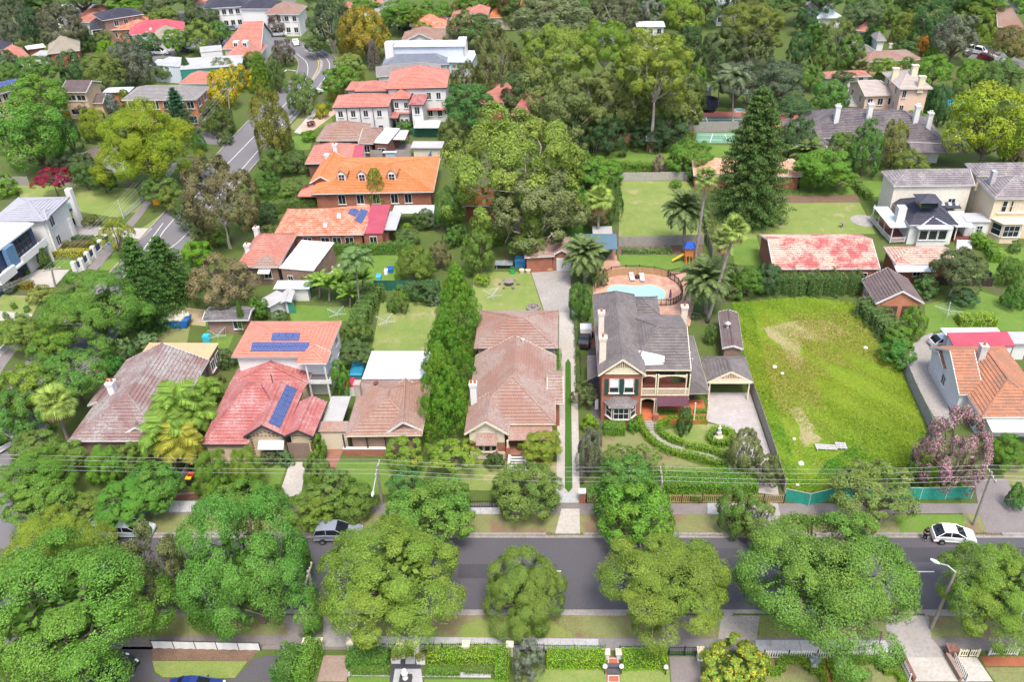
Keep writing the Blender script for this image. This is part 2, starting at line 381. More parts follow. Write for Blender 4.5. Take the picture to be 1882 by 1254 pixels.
def T(kind,x0,y0,x1,y1,col,label,hr=None,cat='tree',name=None,group=None,tr=None,base=None,rzmax=2.2):
 """a tree or bush whose crown fills the box (x0,y0)-(x1,y1) in the photograph"""
 (a0,b0),(a1,b1)=PX(x0,y0),PX(x1,y1);xc,yc=(a0+a1)/2,(b0+b1)/2;W,Hh=a1-a0,b1-b0
 if hr is None:hr={'bush':.8,'flower':.9,'cone':None,'column':None,'norfolk':None,'spire':None,'big':1.15,'flat':1.5,'gum':1.7,'biggum':1.6,'loose':1.3}.get(kind,1.25)
 zc=5.0
 if hr is None:
  g=gp(xc,b1)
  for _ in range(6):
   s=ppm((g[0],g[1],0));R=W/2/s
   lo,hi=1.0,60.0
   for _ in range(30):
    h=(lo+hi)/2
    if proj((g[0],g[1]+R*.05,h))[1]>b0:lo=h
    else:hi=h
   g=gp(xc,b1-R*.25*s*.6)
  rz=h/2*.99;p=np.array((g[0],g[1],rz+.15))
 else:
  for _ in range(6):
   p=gp(xc,yc,zc);s=ppm(p);R=W/2/s
   d=math.asin(min(1,(HCAM-p[2])/np.linalg.norm(np.array((p[0],p[1],HCAM-p[2])))))
   q=(Hh/2/s)**2-(R*math.sin(d))**2
   rz=math.sqrt(max(q,0))/math.cos(d);rz=min(max(rz,.5*R if kind!='flat' else .25*R),rzmax*R)
   zc=max(hr*R,rz*(1.02 if kind in('bush','flower')else 1.12))if base is None else base
 i=_tn[0];_tn[0]+=1
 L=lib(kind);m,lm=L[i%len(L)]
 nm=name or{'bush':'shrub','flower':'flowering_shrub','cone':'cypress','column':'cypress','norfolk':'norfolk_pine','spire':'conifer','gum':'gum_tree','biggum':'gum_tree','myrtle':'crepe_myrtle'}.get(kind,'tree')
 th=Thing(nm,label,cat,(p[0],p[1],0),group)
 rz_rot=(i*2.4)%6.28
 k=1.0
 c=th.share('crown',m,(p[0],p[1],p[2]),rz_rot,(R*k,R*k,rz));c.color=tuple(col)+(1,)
 tk=tr or('pale' if kind in('gum','biggum')else 'dark')
 rt=min(.5,.05*R+.07)if kind!='biggum' else .1*R
 th.share('trunk',trunk(tk,i%3),(p[0],p[1],-.05),rz_rot,(rt,rt,p[2]-rz*.2 if lm is None else p[2]-rz*.75+.3))
 if lm is not None:
  th.share('limbs',lm,(p[0],p[1],p[2]),rz_rot,(R,R,rz))
 TREES.append((label,p,R,rz))
 return th
def frond_mesh(name,seed,L=1.0,n=34,wid=.13,arch=.35,droop=.5,col=(.07,.12,.03),split=True):
 """feather frond: rachis along +x arching over, leaflets either side"""
 r=np.random.default_rng(seed);t=np.linspace(.04,1,n);V=[];A=[]
 def pt(s):return np.array((s*(1-.18*s*s*droop*2),0,arch*s-droop*1.15*s*s))
 for s in t:
  p=pt(s);q=pt(min(1.0,s+.02));d=unit(q-pt(s-.02));w=wid*math.sin(math.pi*min(1,.12+.88*s)**.75)+.02
  for sd in(-1,1):
   tip=p+np.array((d[0]*w*.55,sd*w,d[2]*w*.55-.35*w))+r.normal(0,.008,3);e=d*.02
   V.append([p-e,p+e,tip+e*.3,tip-e*.3]);A.append((r.uniform(0,1),r.uniform(.2,.8),0))
 for k in range(8):
  a,b=pt(k/8),pt((k+1)/8);o=np.array((0,.012*(1-k/9),0));V.append([a-o,a+o,b+o*.9,b-o*.9]);A.append((1,.9,0))
 return quads(name,np.array(V),np.array(A),leafmat())
def fan_mesh(name,seed):
 """fan leaf on a stalk along +x"""
 r=np.random.default_rng(seed);V=[];A=[];h=np.array((.5,0,.12))
 V.append([np.array((0,-.012,0)),np.array((0,.012,0)),h+(0,.01,0),h-(0,.01,0)]);A.append((.8,.5,0))
 for k in range(17):
  a=(k-8)/8*1.9;d=np.array((math.cos(a),math.sin(a),-.12));s=np.array((-d[1],d[0],0))*.035;Ln=.46*(1-.12*abs(k-8)/8)
  V.append([h,h+d*Ln*.55+s,h+d*Ln+np.array((0,0,-.12*Ln*2*r.uniform(.5,1.3))),h+d*Ln*.55-s]);A.append((r.uniform(.2,1),r.uniform(.2,.8),0))
 return quads(name,np.array(V),np.array(A),leafmat())
palmtrunk=plain('palm_trunk',(.22,.19,.16),(.3,.27,.23),(.14,.11,.09),s1=1.5,s2=9,bump=.6)
PF={}
def palm(kind,bx,by,tx,ty,rad,label,col,n=None,trunk_r=.3,skirt=False,group=None):
 """palm standing at pixel (bx,by) with its crown heart at pixel (tx,ty); frond reach in pixels"""
 bpx,tpx=PX(bx,by),PX(tx,ty);g=gp(*bpx);lo,hi=.5,40
 for _ in range(30):
  h=(lo+hi)/2
  if proj((g[0],g[1],h))[1]>tpx[1]:lo=h
  else:hi=h
 top=gp(tpx[0],tpx[1],h);top[1]=g[1]+(top[1]-g[1])*.5
 R=rad*(1.4 if kind=='date' else 1.15)/_cur[2]/ppm(top)
 th=Thing('palm_tree',label,'palm tree',g,group)
 mb=MB();pts=[g+(top-g)*t+np.array((math.sin(t*3)*.0,0,0))for t in np.linspace(0,1,12)]
 mb.tube(pts,[trunk_r*(1.35 if k==0 else 1-.25*k/11)for k in range(12)],9);th.part('trunk',mb,palmtrunk,smooth=True)
 if kind not in PF:
  if kind=='date':PF[kind]=[frond_mesh('frond',s,arch=.5,droop=.55,wid=.15,n=44)for s in range(3)]
  elif kind=='queen':PF[kind]=[frond_mesh('frond',10+s,arch=.55,droop=.75,wid=.26,n=30)for s in range(3)]
  elif kind=='banana':PF[kind]=[frond_mesh('leaf',20+s,arch=.8,droop=.6,wid=.16,n=60)for s in range(2)]
  else:PF[kind]=[fan_mesh('frond',30+s)for s in range(3)]
 n=n or{'date':64,'queen':22,'fan':46,'banana':14}[kind]
 r=np.random.default_rng(int(bx*7+by));M=PF[kind]
 for k in range(n):
  u=(k+.5)/n;f=th.share('frond' if kind!='banana' else 'leaf',M[k%len(M)],top,0,(R*r.uniform(.85,1.1),)*3)
  el={'date':1.25-2.1*u,'queen':1.0-1.3*u,'fan':1.3-2.6*u,'banana':.9-.9*u}[kind]
  f.rotation_euler=(r.normal(0,.15),-el+r.normal(0,.08),k*2.39996+r.normal(0,.1));f.color=tuple(np.array(col)*r.uniform(.85,1.15))+(1,)
  if kind=='fan' and u>.78:f.color=(.26,.18,.08,1)
 return th
def hedge(label,pts,wid,hgt,col,leaf=.15,dens=110,name='hedge',cat='hedge',group=None,closed=False,z0=0.0,wob=.05):
 leaf*=.75;dens*=1.7;P=[G(*p)[:2]for p in pts]
 if closed:P=P+[P[0]]
 P=np.array(P);r=np.random.default_rng(int(abs(P[0][0]*31+P[0][1]*17))+5);seg=np.diff(P,axis=0);ln=np.linalg.norm(seg,axis=1)
 tot=ln.sum();per=2*hgt+wid;N=int(min(16000,tot*per*dens));s=r.uniform(0,tot,N);cum=np.concatenate([[0],np.cumsum(ln)])
 k=np.clip(np.searchsorted(cum,s)-1,0,len(ln)-1);f=((s-cum[k])/ln[k])[:,None];base=P[k]+seg[k]*f;d=seg[k]/ln[k][:,None];nn=np.stack([-d[:,1],d[:,0]],1)
 q=r.uniform(0,per,N);off=np.where(q<hgt,-wid/2,np.where(q<hgt+wid,q-hgt-wid/2,wid/2));z=np.where(q<hgt,q,np.where(q<hgt+wid,hgt,per-q))
 bumpy=(np.sin(s*2.1)+np.sin(s*5.3+1))*wob*.5
 nr=np.zeros((N,3));side=(q<hgt)*-1+(q>=hgt+wid)*1;nr[:,:2]=nn*side[:,None];nr[:,2]=(side==0)*1.0+.2
 pos=np.zeros((N,3));pos[:,:2]=base+nn*(off+side*bumpy)[:,None];pos[:,2]=z+z0+(side==0)*bumpy;pos+=r.normal(0,leaf*.28,pos.shape)
 pos[:,2]=np.maximum(pos[:,2],.03+z0)
 E=int(wid*hgt*dens*2)if not closed else 0
 if E:
  for end in(0,1):
   p0=P[0]if end==0 else P[-1];dd=-seg[0]/ln[0]if end==0 else seg[-1]/ln[-1];n2=np.array((-dd[1],dd[0]));o=r.uniform(-wid/2,wid/2,E)
   pe=np.zeros((E,3));pe[:,:2]=p0+n2*o[:,None]+dd*r.normal(0,leaf*.25,E)[:,None];pe[:,2]=r.uniform(0,hgt,E)+z0
   ne=np.zeros((E,3));ne[:,:2]=dd;pos=np.concatenate([pos,pe]);nr=np.concatenate([nr,ne])
 nr=unit(nr+r.normal(size=nr.shape)*.5);M=len(pos)
 c=np.array((P[:,0].mean(),P[:,1].mean(),0));pos-=c
 att=np.stack([r.uniform(0,1,M),.5*r.uniform(0,1,M)+.25+.2*np.sin(pos[:,0]*1.7),np.zeros(M)],1)
 me=leaf_mesh(name,pos,nr,leaf*r.uniform(.6,1.4,M),att,leafmat(),.6,r)
 o=bpy.data.objects.new(name,me);COL.objects.link(o);o.location=tuple(c);o.color=tuple(min(.6,q*1.2)for q in col)+(1,)
 tag(o,label,cat,group)
 mb=MB()
 for i in range(len(P)-1):
  m=(P[i]+P[i+1])/2;mb.box((m[0]-c[0],m[1]-c[1],hgt*.45+z0),(max(.1,ln[i]-.15),wid*.66,hgt*.84),math.atan2(seg[i][1],seg[i][0]))
 mk('twigs',mb,plain('hedge_twigs',(.07,.12,.02),(.05,.09,.02),rough=1),o)
 return o
 # ------------------------------------------------------------------ buildings
def clip_band(P,b0,b1):
 def half(pts,f):
  out=[]
  for i in range(len(pts)):
   p,q=pts[i],pts[(i+1)%len(pts)];fp,fq=f(p),f(q)
   if fp>=0:out.append(p)
   if fp*fq<0:out.append(p+(q-p)*(fp/(fp-fq)))
  return out
 P=half(P,lambda p:p[1]-b0)
 return half(P,lambda p:b1-p[1])if P else P
def courses(mb,poly,step=.36,lift=.085):
 """a roof plane as overlapping courses of tiles, each a real step"""
 P=[np.array(p,float)for p in poly];n=np.cross(P[1]-P[0],P[2]-P[0]);n=n/np.linalg.norm(n)
 if n[2]<0:n=-n;P=P[::-1]
 if abs(n[2])>.995:mb.poly(P);return
 u=np.array((-n[1],n[0],0));u/=np.linalg.norm(u);w=np.cross(n,u);o=P[0]
 Q=[np.array(((p-o)@u,(p-o)@w))for p in P];b0=min(q[1]for q in Q);b1=max(q[1]for q in Q);k=0
 while b0+k*step<b1-1e-3:
  lo=b0+k*step;hi=min(lo+step,b1);S=clip_band(Q,lo,hi);k+=1
  if len(S)<3:continue
  L=lambda q:lift*(1-(q[1]-lo)/step)
  mb.add([o+u*q[0]+w*q[1]+n*L(q)for q in S],[tuple(range(len(S)))])
  low=sorted([q for q in S if q[1]<lo+1e-4],key=lambda q:q[0])
  if len(low)>=2:
   a,c=low[0],low[-1];mb.add([o+u*a[0]+w*a[1],o+u*c[0]+w*c[1],o+u*c[0]+w*c[1]+n*lift,o+u*a[0]+w*a[1]+n*lift],[(0,1,2,3)])
WIN={}
def win_mesh(w,h,nx=2,ny=2):
 k=(round(w,2),round(h,2),nx,ny)
 if k in WIN:return WIN[k]
 f=MB();t=.07
 for x in(-w/2,w/2):f.box((x,-.05,h/2),(t,.1,h+t))
 for z in(0,h):f.box((0,-.05,z),(w-t,.098,t))
 for i in range(1,nx):f.box((-w/2+w*i/nx,-.045,h/2),(t*.7,.07,h-t))
 for i in range(1,ny):f.box((0,-.04,h*i/ny),(w-t,.066,t*.6))
 f.box((0,-.09,-.07),(w+.25,.18,.07))
 me=bpy.data.meshes.new('window');me.from_pydata(f.v,[],f.f);me.update()
 g=MB();g.box((0,-.012,h/2),(w-t,.02,h-t));mg=bpy.data.meshes.new('pane');mg.from_pydata(g.v,[],g.f);mg.update();mg.materials.append(glass())
 WIN[k]=(me,mg);return WIN[k]
WINM={}
def window(th,pos,ang,w=1.1,h=1.4,nx=2,ny=1,mat=None,name='window'):
 me,mg=win_mesh(w,h,nx,ny);mat=mat or plain('white_trim',(.66,.65,.63),rough=.6)
 k=(me.name,mat.name)
 if k not in WINM:m2=me.copy();m2.materials.clear();m2.materials.append(mat);WINM[k]=m2
 o=th.share(name,WINM[k],pos,ang);p=bpy.data.objects.new('pane',mg);COL.objects.link(p);p.parent=o
 return o
trim_white=plain('white_trim',(.66,.65,.63),rough=.6)
trim_cream=plain('cream_trim',(.68,.60,.44),(.64,.56,.40),rough=.6)
trim_dark=plain('dark_trim',(.05,.05,.055),rough=.6)
trim_green=plain('dark_green_trim',(.02,.07,.055),rough=.6)
class House:
 def __init__(s,label,at,name='house',cat='house',group=None,z=0.0):
  g=G(at[0],at[1]);s.th=Thing(name,label,cat,(g[0],g[1],0),group);s.planes=[];s.wings=[];s.last=False;s.first=0
 def wing(s,A,B,C,ze=3.0,axis='x',e0='h',e1='h',pitch=25,roof=None,wall=None,ov=.45,win='',trim=None,gut=None,cap=None,base=0.0,rname='roof',step=.42,wallrect=True,gable=None,barge=None,zb=None,wsize=(1.1,1.4),floors=None,wmat=None,nx=2,ny=1,thick=.12,apex=None):
  """A, B front eave corners, C a back eave corner, as seen in the photograph, all at height ze"""
  a,b,c=G(A[0],A[1],ze),G(B[0],B[1],ze),G(C[0],C[1],ze)
  u=b-a;u[2]=0;L=np.linalg.norm(u);u/=L;v=np.array((-u[1],u[0],0));D=float((c-a)@v)
  if D<0:D=-D;a=a-v*D
  s.raw(a,u,v,L,D,ze,axis,e0,e1,pitch,roof,wall,ov,win,trim,gut,cap,base,rname,step,wallrect,gable,barge,zb,wsize,floors,wmat,nx,ny,thick,apex)
  return dict(a=a,u=u,v=v,L=L,D=D,ze=ze)
 def raw(s,a,u,v,L,D,ze,axis='x',e0='h',e1='h',pitch=25,roof=None,wall=None,ov=.45,win='',trim=None,gut=None,cap=None,base=0.0,rname='roof',step=.42,wallrect=True,gable=None,barge=None,zb=None,wsize=(1.1,1.4),floors=None,wmat=None,nx=2,ny=1,thick=.12,apex=None):
  th=s.th;s.first=len(s.planes);trim=trim or trim_white;ang=math.atan2(u[1],u[0])
  P=lambda x,y,z:a*np.array((1,1,0))+u*x+v*y+np.array((0,0,z))
  near=ppm(P(L/2,D/2,ze))>6.0
  planes=[];ridge=[];eaves=[];barges=[];tris=[]
  if axis in 'xy':
   if axis=='x':W,H=L,D;Q=lambda p,q,z:P(p,q,z)
   else:W,H=D,L;Q=lambda p,q,z:P(q,p,z)
   half=H/2;rise=half*math.tan(math.radians(pitch))
   if apex:
    q=Q(min(half,W/2)if e0=='h' else 0.0,half,0);t=PX(*apex)[1];lo,hi=ze+.2,ze+9
    for _ in range(30):
     h=(lo+hi)/2
     if proj((q[0],q[1],h))[1]>t:lo=h
     else:hi=h
    rise=min(max(h-ze,half*.25),half*.95);s.rise=(rise,math.degrees(math.atan(rise/half)))
   r0=min(half,W/2)if e0=='h' else 0.0;r1=W-min(half,W/2)if e1=='h' else W
   zr=ze+rise;R0,R1=Q(r0,half,zr),Q(r1,half,zr);c00,c10,c11,c01=Q(0,0,ze),Q(W,0,ze),Q(W,H,ze),Q(0,H,ze)
   flat=np.linalg.norm(R1-R0)<.05
   planes+=[[c00,c10,R1,R0]if not flat else[c00,c10,R0],[c11,c01,R0,R1]if not flat else[c11,c01,R0]]
   if not flat:ridge.append((R0,R1))
   eaves+=[(c00,c10),(c01,c11)]
   wl=ov
   for e,r,x,R,ca,cb in((e0,r0,wl,R0,c00,c01),(e1,r1,W-wl,R1,c10,c11)):
    if e=='h':planes.append([cb,ca,R]if e is e0 else[ca,cb,R]);ridge+=[(ca,R),(cb,R)];eaves.append((ca,cb))
    else:
     barges+=[(ca,R),(cb,R)];k=wl/half
     tris.append((Q(x,wl,ze),Q(x,H-wl,ze),Q(x,half,zr-rise*wl/half),Q(x,wl,ze+rise*k*.0)))
    if e=='h' and e0==e1 and ca is c10:pass
  else:
   zb=ze if zb is None else zb;c00,c10,c11,c01=P(0,0,ze),P(L,0,ze),P(L,D,zb),P(0,D,zb);planes.append([c00,c10,c11,c01]);eaves+=[(c00,c10),(c10,c11),(c01,c11),(c00,c01)]
  rb=MB()
  for p in planes:
   if near and axis in 'xy' and step:courses(rb,p,step)
   else:
    n=np.cross(p[1]-p[0],p[2]-p[0]);rb.poly(p if n[2]>0 else p[::-1])
   s.planes.append(p)
  if axis not in 'xy':
   p=planes[0];q=[x-np.array((0,0,thick))for x in p]
   for i in range(4):rb.add([q[i],q[(i+1)%4],p[(i+1)%4],p[i]],[(0,1,2,3)])
   rb.poly(q[::-1])
  s.roof=th.part(rname,rb,roof,uv=True)
  if ridge and near:
   m=MB()
   for p,q in ridge:m.tube([p+np.array((0,0,.03)),q+np.array((0,0,.03))],.13,5)
   th.part('ridge_cap',m,cap or roof,parent=s.roof)if False else th.part('ridge_cap',m,cap or roof,uv=True)
  if axis in 'xy':
   m=MB()
   for p,q in eaves:
    d=q-p;Ln=np.linalg.norm(d);c=(p+q)/2;m.box((c[0],c[1],ze-.07),(Ln+.1,.13,.14),math.atan2(d[1],d[0]))
   i0,i1=(.03 if e0=='h' else ov+.02),(.03 if e1=='h' else ov+.02)
   xa,xb,ya,yb=(i0,L-i1,.03,D-.03)if axis=='x' else(.03,L-.03,i0,D-i1)
   m.poly([P(xa,ya,ze-.02),P(xa,yb,ze-.02),P(xb,yb,ze-.02),P(xb,ya,ze-.02)])
   th.part('gutter',m,gut or trim)
   if barges:
    for p,q in barges:
     m=MB();d=q-p;k=unit(np.cross(d,(0,0,1)))*.05;h=np.array((0,0,.26));p2=p+np.array((0,0,.06));q2=q+np.array((0,0,.06))
     m.add([p2-k-h,q2-k-h,q2-k,p2-k,p2+k-h,q2+k-h,q2+k,p2+k],[(0,1,2,3),(7,6,5,4),(3,2,6,7),(4,5,1,0),(1,5,6,2),(0,3,7,4)]);th.part('barge_board',m,barge or trim)
  if wall:
   m=MB();zt=ze-.03 if axis in 'xy' else ze-.12
   if wallrect:
    c=P(L/2,D/2,(zt+base)/2);
    if axis in 'xy' or zb is None or abs(zb-ze)<.05:m.box(c,(L-2*ov,D-2*ov,zt-base),ang)
    else:
     zq=zb-.12;pp=[P(ov,ov,base),P(L-ov,ov,base),P(L-ov,D-ov,base),P(ov,D-ov,base),P(ov,ov,zt),P(L-ov,ov,zt),P(L-ov,D-ov,zq),P(ov,D-ov,zq)]
     m.add(pp,[(3,2,1,0),(4,5,6,7),(0,1,5,4),(1,2,6,5),(2,3,7,6),(3,0,4,7)])
   for t in tris:
    if not gable:m.add([t[0],t[1],t[2]],[(0,1,2)])
   if m.f:s.wall=th.part('wall',m,wall,uv=True)
   for t in(tris if gable else()):g2=MB();g2.add([t[0],t[1],t[2]],[(0,1,2)]);th.part('gable',g2,gable,uv=True)
  fl=floors or max(1,round((ze-base)/3.0))
  for spec in win.split():
   face,n=spec[0],spec[1:];fr=[(i+.5)/int(n)for i in range(int(n))]if ',' not in n and '.' not in n else[float(x)for x in n.split(',')]
   for f in range(fl):
    zs=base+(ze-base)/fl*f+(ze-base)/fl*.34
    hh=min(wsize[1],(ze-base)/fl*.5)
    for q in fr:
     if face=='F':p,an=P(ov+(L-2*ov)*q,ov-.004,zs),ang
     elif face=='B':p,an=P(ov+(L-2*ov)*q,D-ov+.004,zs),ang+math.pi
     elif face=='L':p,an=P(ov-.004,ov+(D-2*ov)*q,zs),ang-math.pi/2
     else:p,an=P(L-ov+.004,ov+(D-2*ov)*q,zs),ang+math.pi/2
     window(th,p,an,wsize[0],hh,nx,ny,wmat)
 def on(s,x,y):
  """the point of the roof seen at this place of the photograph"""
  px,py=PX(x,y);o=np.array((0,0,HCAM));p1=gp(px,py);d=p1-o;best=None
  for p in(s.planes if not s.last else s.planes[s.first:]):
   n=np.cross(p[1]-p[0],p[2]-p[0]);den=n@d
   if abs(den)<1e-9:continue
   t=(n@(p[0]-o))/den;h=o+d*t;ok=True;sg=None
   for i in range(len(p)):
    e=np.cross(p[(i+1)%len(p)]-p[i],h-p[i])@n
    if e<-.02*np.linalg.norm(n)**1:ok=False if sg!=-1 and sg is not None else ok;sg=-1 if sg is None else sg
    elif e>.02*np.linalg.norm(n):ok=False if sg==-1 else ok;sg=1 if sg is None else sg
    if not ok:break
   if ok and(best is None or t<best[0]):best=(t,h,n/np.linalg.norm(n)*(1 if n[2]>0 else-1))
  if best is None:return gp(px,py,4.0),np.array((0,0,1.0))
  return best[1],best[2]
 def chimney(s,x,y,top=1.6,w=(.6,.6),mat=None,pots=1,capm=None,name='chimney',down=1.2):
  """(x, y): where the stack meets the roof in the photograph"""
  p,_=s.on(x,y);m=MB();zt=p[2]+top;m.box((p[0],p[1],p[2]-down/2+top/2),(w[0],w[1],top+down));m.box((p[0],p[1],zt-.18),(w[0]+.14,w[1]+.14,.16));m.box((p[0],p[1],zt+.03),(w[0]+.2,w[1]+.2,.1))
  o=s.th.part(name,m,mat or plain('rendered_chimney',(.62,.56,.46)),uv=True)
  for i in range(pots):
   q=MB();q.lathe((p[0]+(i-(pots-1)/2)*.42,p[1],zt+.08),[(.15,0),(.13,.3),(.16,.34),(.12,.4)],8);po=s.th.part('chimney_pot',q,capm or plain('terracotta_pot',(.42,.14,.06)));po.parent=o
  return o
 def slab(s,name,pts,mat,t=.06,lift=.05,par=None):
  """a thin plate lying on the roof with these photograph corners (skylight, panel)"""
  ps=[s.on(*p)for p in pts];n=ps[0][1];lo=[p[0]+n*lift for p in ps];hi=[p[0]+n*(lift+t)for p in ps];k=len(pts);m=MB()
  m.add(lo+hi,[tuple(range(k-1,-1,-1)),tuple(range(k,2*k))]+[(i,(i+1)%k,k+(i+1)%k,k+i)for i in range(k)])
  return s.th.part(name,m,mat,uv=True)
 def solar(s,A,B,C,D,nx,ny,mat):
  """grid of panels between corners A B (lower) and D C (upper) of the photograph"""
  p0,n=s.on((A[0]+C[0])/2,(A[1]+C[1])/2);o=np.array((0,0,HCAM))
  def hit(q):d_=gp(*PX(*q))-o;return o+d_*((n@(p0-o))/(n@d_))
  a,b,c,d=[hit(q)for q in(A,B,C,D)]
  f=lambda i,j:(a*(1-i)+b*i)*(1-j)+(d*(1-i)+c*i)*j
  g=.02
  for i in range(nx):
   for j in range(ny):
    q=[f((i+g)/nx,(j+g)/ny),f((i+1-g)/nx,(j+g)/ny),f((i+1-g)/nx,(j+1-g)/ny),f((i+g)/nx,(j+1-g)/ny)];m=MB()
    m.add([x+n*.08 for x in q]+[x+n*.13 for x in q],[(3,2,1,0),(4,5,6,7),(0,1,5,4),(1,2,6,5),(2,3,7,6),(3,0,4,7)]);o=s.th.part('solar_panel',m,mat,uv=True)
 def add(s,name,mb,mat,uv=False,label=None,parent=None):return s.th.part(name,mb,mat,uv,parent,label)
 def post(s,x,y,z0,z1,r=.08,mat=None,name='post',n=8):
  g=G(x,y,z0);m=MB();m.box((g[0],g[1],(z0+z1)/2),(r*2,r*2,z1-z0));return s.th.part(name,m,mat or trim_white)
  # ------------------------------------------------------------------ ground patches
def patch(name,pts,mat,lvl,label=None,cat=None,uv=False):
 P=[G(*p)for p in pts];a=sum(P[i][0]*P[(i+1)%len(P)][1]-P[(i+1)%len(P)][0]*P[i][1]for i in range(len(P)))
 if a<0:P=P[::-1]
 c=sum(P)/len(P);z=.004*lvl;m=MB();m.poly([(p[0]-c[0],p[1]-c[1],0)for p in P]);o=mk(name,m,mat,None,uv);o.location=(c[0],c[1],z)
 tag(o,label,cat,kind='structure');return o
def wpatch(name,pts,mat,lvl,label=None):
 m=MB();m.poly([(p[0],p[1],0)for p in pts]);o=mk(name,m,mat);o.location=(0,0,.004*lvl);return tag(o,label,kind='structure')
def smooth(pts,n=6):
 P=[np.array(p,float)for p in pts];out=[]
 for i in range(len(P)-1):
  p0,p1,p2,p3=P[max(i-1,0)],P[i],P[i+1],P[min(i+2,len(P)-1)]
  for k in range(n):
   t=k/n;out.append(.5*((2*p1)+(p2-p0)*t+(2*p0-5*p1+4*p2-p3)*t*t+(3*p1-p0-3*p2+p3)*t**3))
 return[tuple(p)for p in out+[P[-1]]]
 # ------------------------------------------------------------------ fences
def fence(label,pts,h=1.8,style='paling',mat=None,mat2=None,name=None,cat='fence',step=2.4,group=None,gaps=(),base=0.0):
 P=[G(*p)for p in pts];th=Thing(name or{'wall':'garden_wall'}.get(style,'fence'),label,cat if style!='wall' else 'wall',P[0],group)
 mat=mat or plain('grey_timber',(.24,.22,.20),(.32,.30,.28),(.17,.15,.14),s1=1.5,s2=7);posts=MB();rails=MB();bits=MB();r=random.Random(int(P[0][0]*10));pan=0
 for i in range(len(P)-1):
  a,b=P[i],P[i+1];d=b-a;Ln=np.linalg.norm(d);d=d/Ln;an=math.atan2(d[1],d[0]);nn=np.array((-d[1],d[0],0));n=max(1,round(Ln/step))
  for k in range(n+1):
   p=a+d*Ln*k/n
   if style in('wall',):continue
   pw={'paling':.1,'sheet':.07,'iron':.06,'picket':.1,'cloth':.06,'pier':.0}.get(style,.1);posts.box((p[0],p[1],base+(h+.05)/2)+(nn[0]*0,)if False else(p[0],p[1],base+(h+.05)/2),(pw,pw,h+.05),an)
  c=(a+b)/2
  if style=='paling':
   m=max(1,int(Ln/.16))
   for k in range(m):
    p=a+d*(k+.5)*Ln/m-nn*.06;hh=h*(1+r.uniform(-.025,.025));bits.box((p[0],p[1],base+hh/2),(Ln/m*.9,.025,hh),an+r.uniform(-.04,.04))
   for z in(.35,h-.35):rails.box((c[0]-nn[0]*.0,c[1],base+z),(Ln,.05,.09),an)
  elif style in('sheet','cloth'):
   for k in range(n):
    p=a+d*Ln*(k+.5)/n;m=MB();w=Ln/n-.08;q=max(2,int(w/.4))if style=='sheet' else 4;vs=[]
    for j in range(q+1):
     x=-w/2+w*j/q;o=(.03 if j%2 else-.03)if style=='sheet' else r.uniform(-.06,.06)
     for z in(.04,h-.02):vs.append((p[0]+d[0]*x+nn[0]*o,p[1]+d[1]*x+nn[1]*o,base+z))
    m.add(vs,[(2*j,2*j+2,2*j+3,2*j+1)for j in range(q)]);th.part('panel',m,mat)
   rails.box((c[0],c[1],base+h),(Ln,.05,.06),an)
  elif style in('iron','picket'):
   sp=.16 if style=='iron' else .2;m=max(2,int(Ln/sp));wd=.03 if style=='iron' else .085
   for k in range(n):
    mm=MB();m2=max(2,int(Ln/n/sp))
    for j in range(m2):
     p=a+d*(Ln*k/n+(j+.5)*Ln/n/m2);mm.box((p[0],p[1],base+h/2+.03),(wd,.03,h-.06),an)
    p=a+d*Ln*(k+.5)/n
    for z in(.18,h-.2):mm.box((p[0],p[1],base+z),(Ln/n-.1,.045,.06),an)
    th.part('panel',mm,mat)
  elif style=='wall':
   m=MB();m.box((c[0],c[1],base+h/2),(Ln,.24,h),an);th.part('wall_face',m,mat,uv=True);m=MB();m.box((c[0],c[1],base+h+.03),(Ln+.06,.32,.07),an);th.part('coping',m,mat2 or mat)
 if posts.f:th.part('posts',posts,mat2 or mat)
 if rails.f:th.part('rails',rails,mat2 or mat)
 if bits.f:o=th.part('palings',bits,mat,kind='stuff')
 return th
 # ------------------------------------------------------------------ cars
tyre=plain('tyre',(.015,.015,.016),rough=.9)
alloy=plain('wheel_rim',(.35,.35,.36),rough=.35,metal=.7)
CARM={}
PROFILE={'hatch':(4.2,1.76,[(0,.32),(0,.62),(.06,.92),(.9,.98),(1.0,1.0),(2.95,.98),(3.3,.93),(4.0,.72),(4.18,.55),(4.2,.32)],[(.14,.96),(.48,1.36),(.9,1.49),(1.7,1.52),(2.2,1.46),(3.15,.96)]),'sedan':(4.7,1.8,[(0,.32),(0,.7),(.1,.92),(.7,1.0),(1.2,1.0),(3.2,.97),(4.4,.78),(4.68,.6),(4.7,.32)],[(.75,.98),(1.35,1.38),(2.0,1.46),(2.6,1.42),(3.45,.96)]),'suv':(4.7,1.88,[(0,.4),(0,.8),(.05,1.1),(1.0,1.15),(3.2,1.13),(4.4,1.0),(4.68,.8),(4.7,.4)],[(.08,1.1),(.35,1.68),(1.0,1.78),(2.3,1.76),(3.3,1.12)]),'van':(5.0,1.95,[(0,.4),(0,1.0),(.03,1.2),(1.0,1.22),(3.9,1.2),(4.7,1.05),(4.98,.8),(5.0,.4)],[(.05,1.2),(.15,1.92),(1.0,2.0),(3.3,1.98),(3.75,1.9),(4.5,1.12)]),}
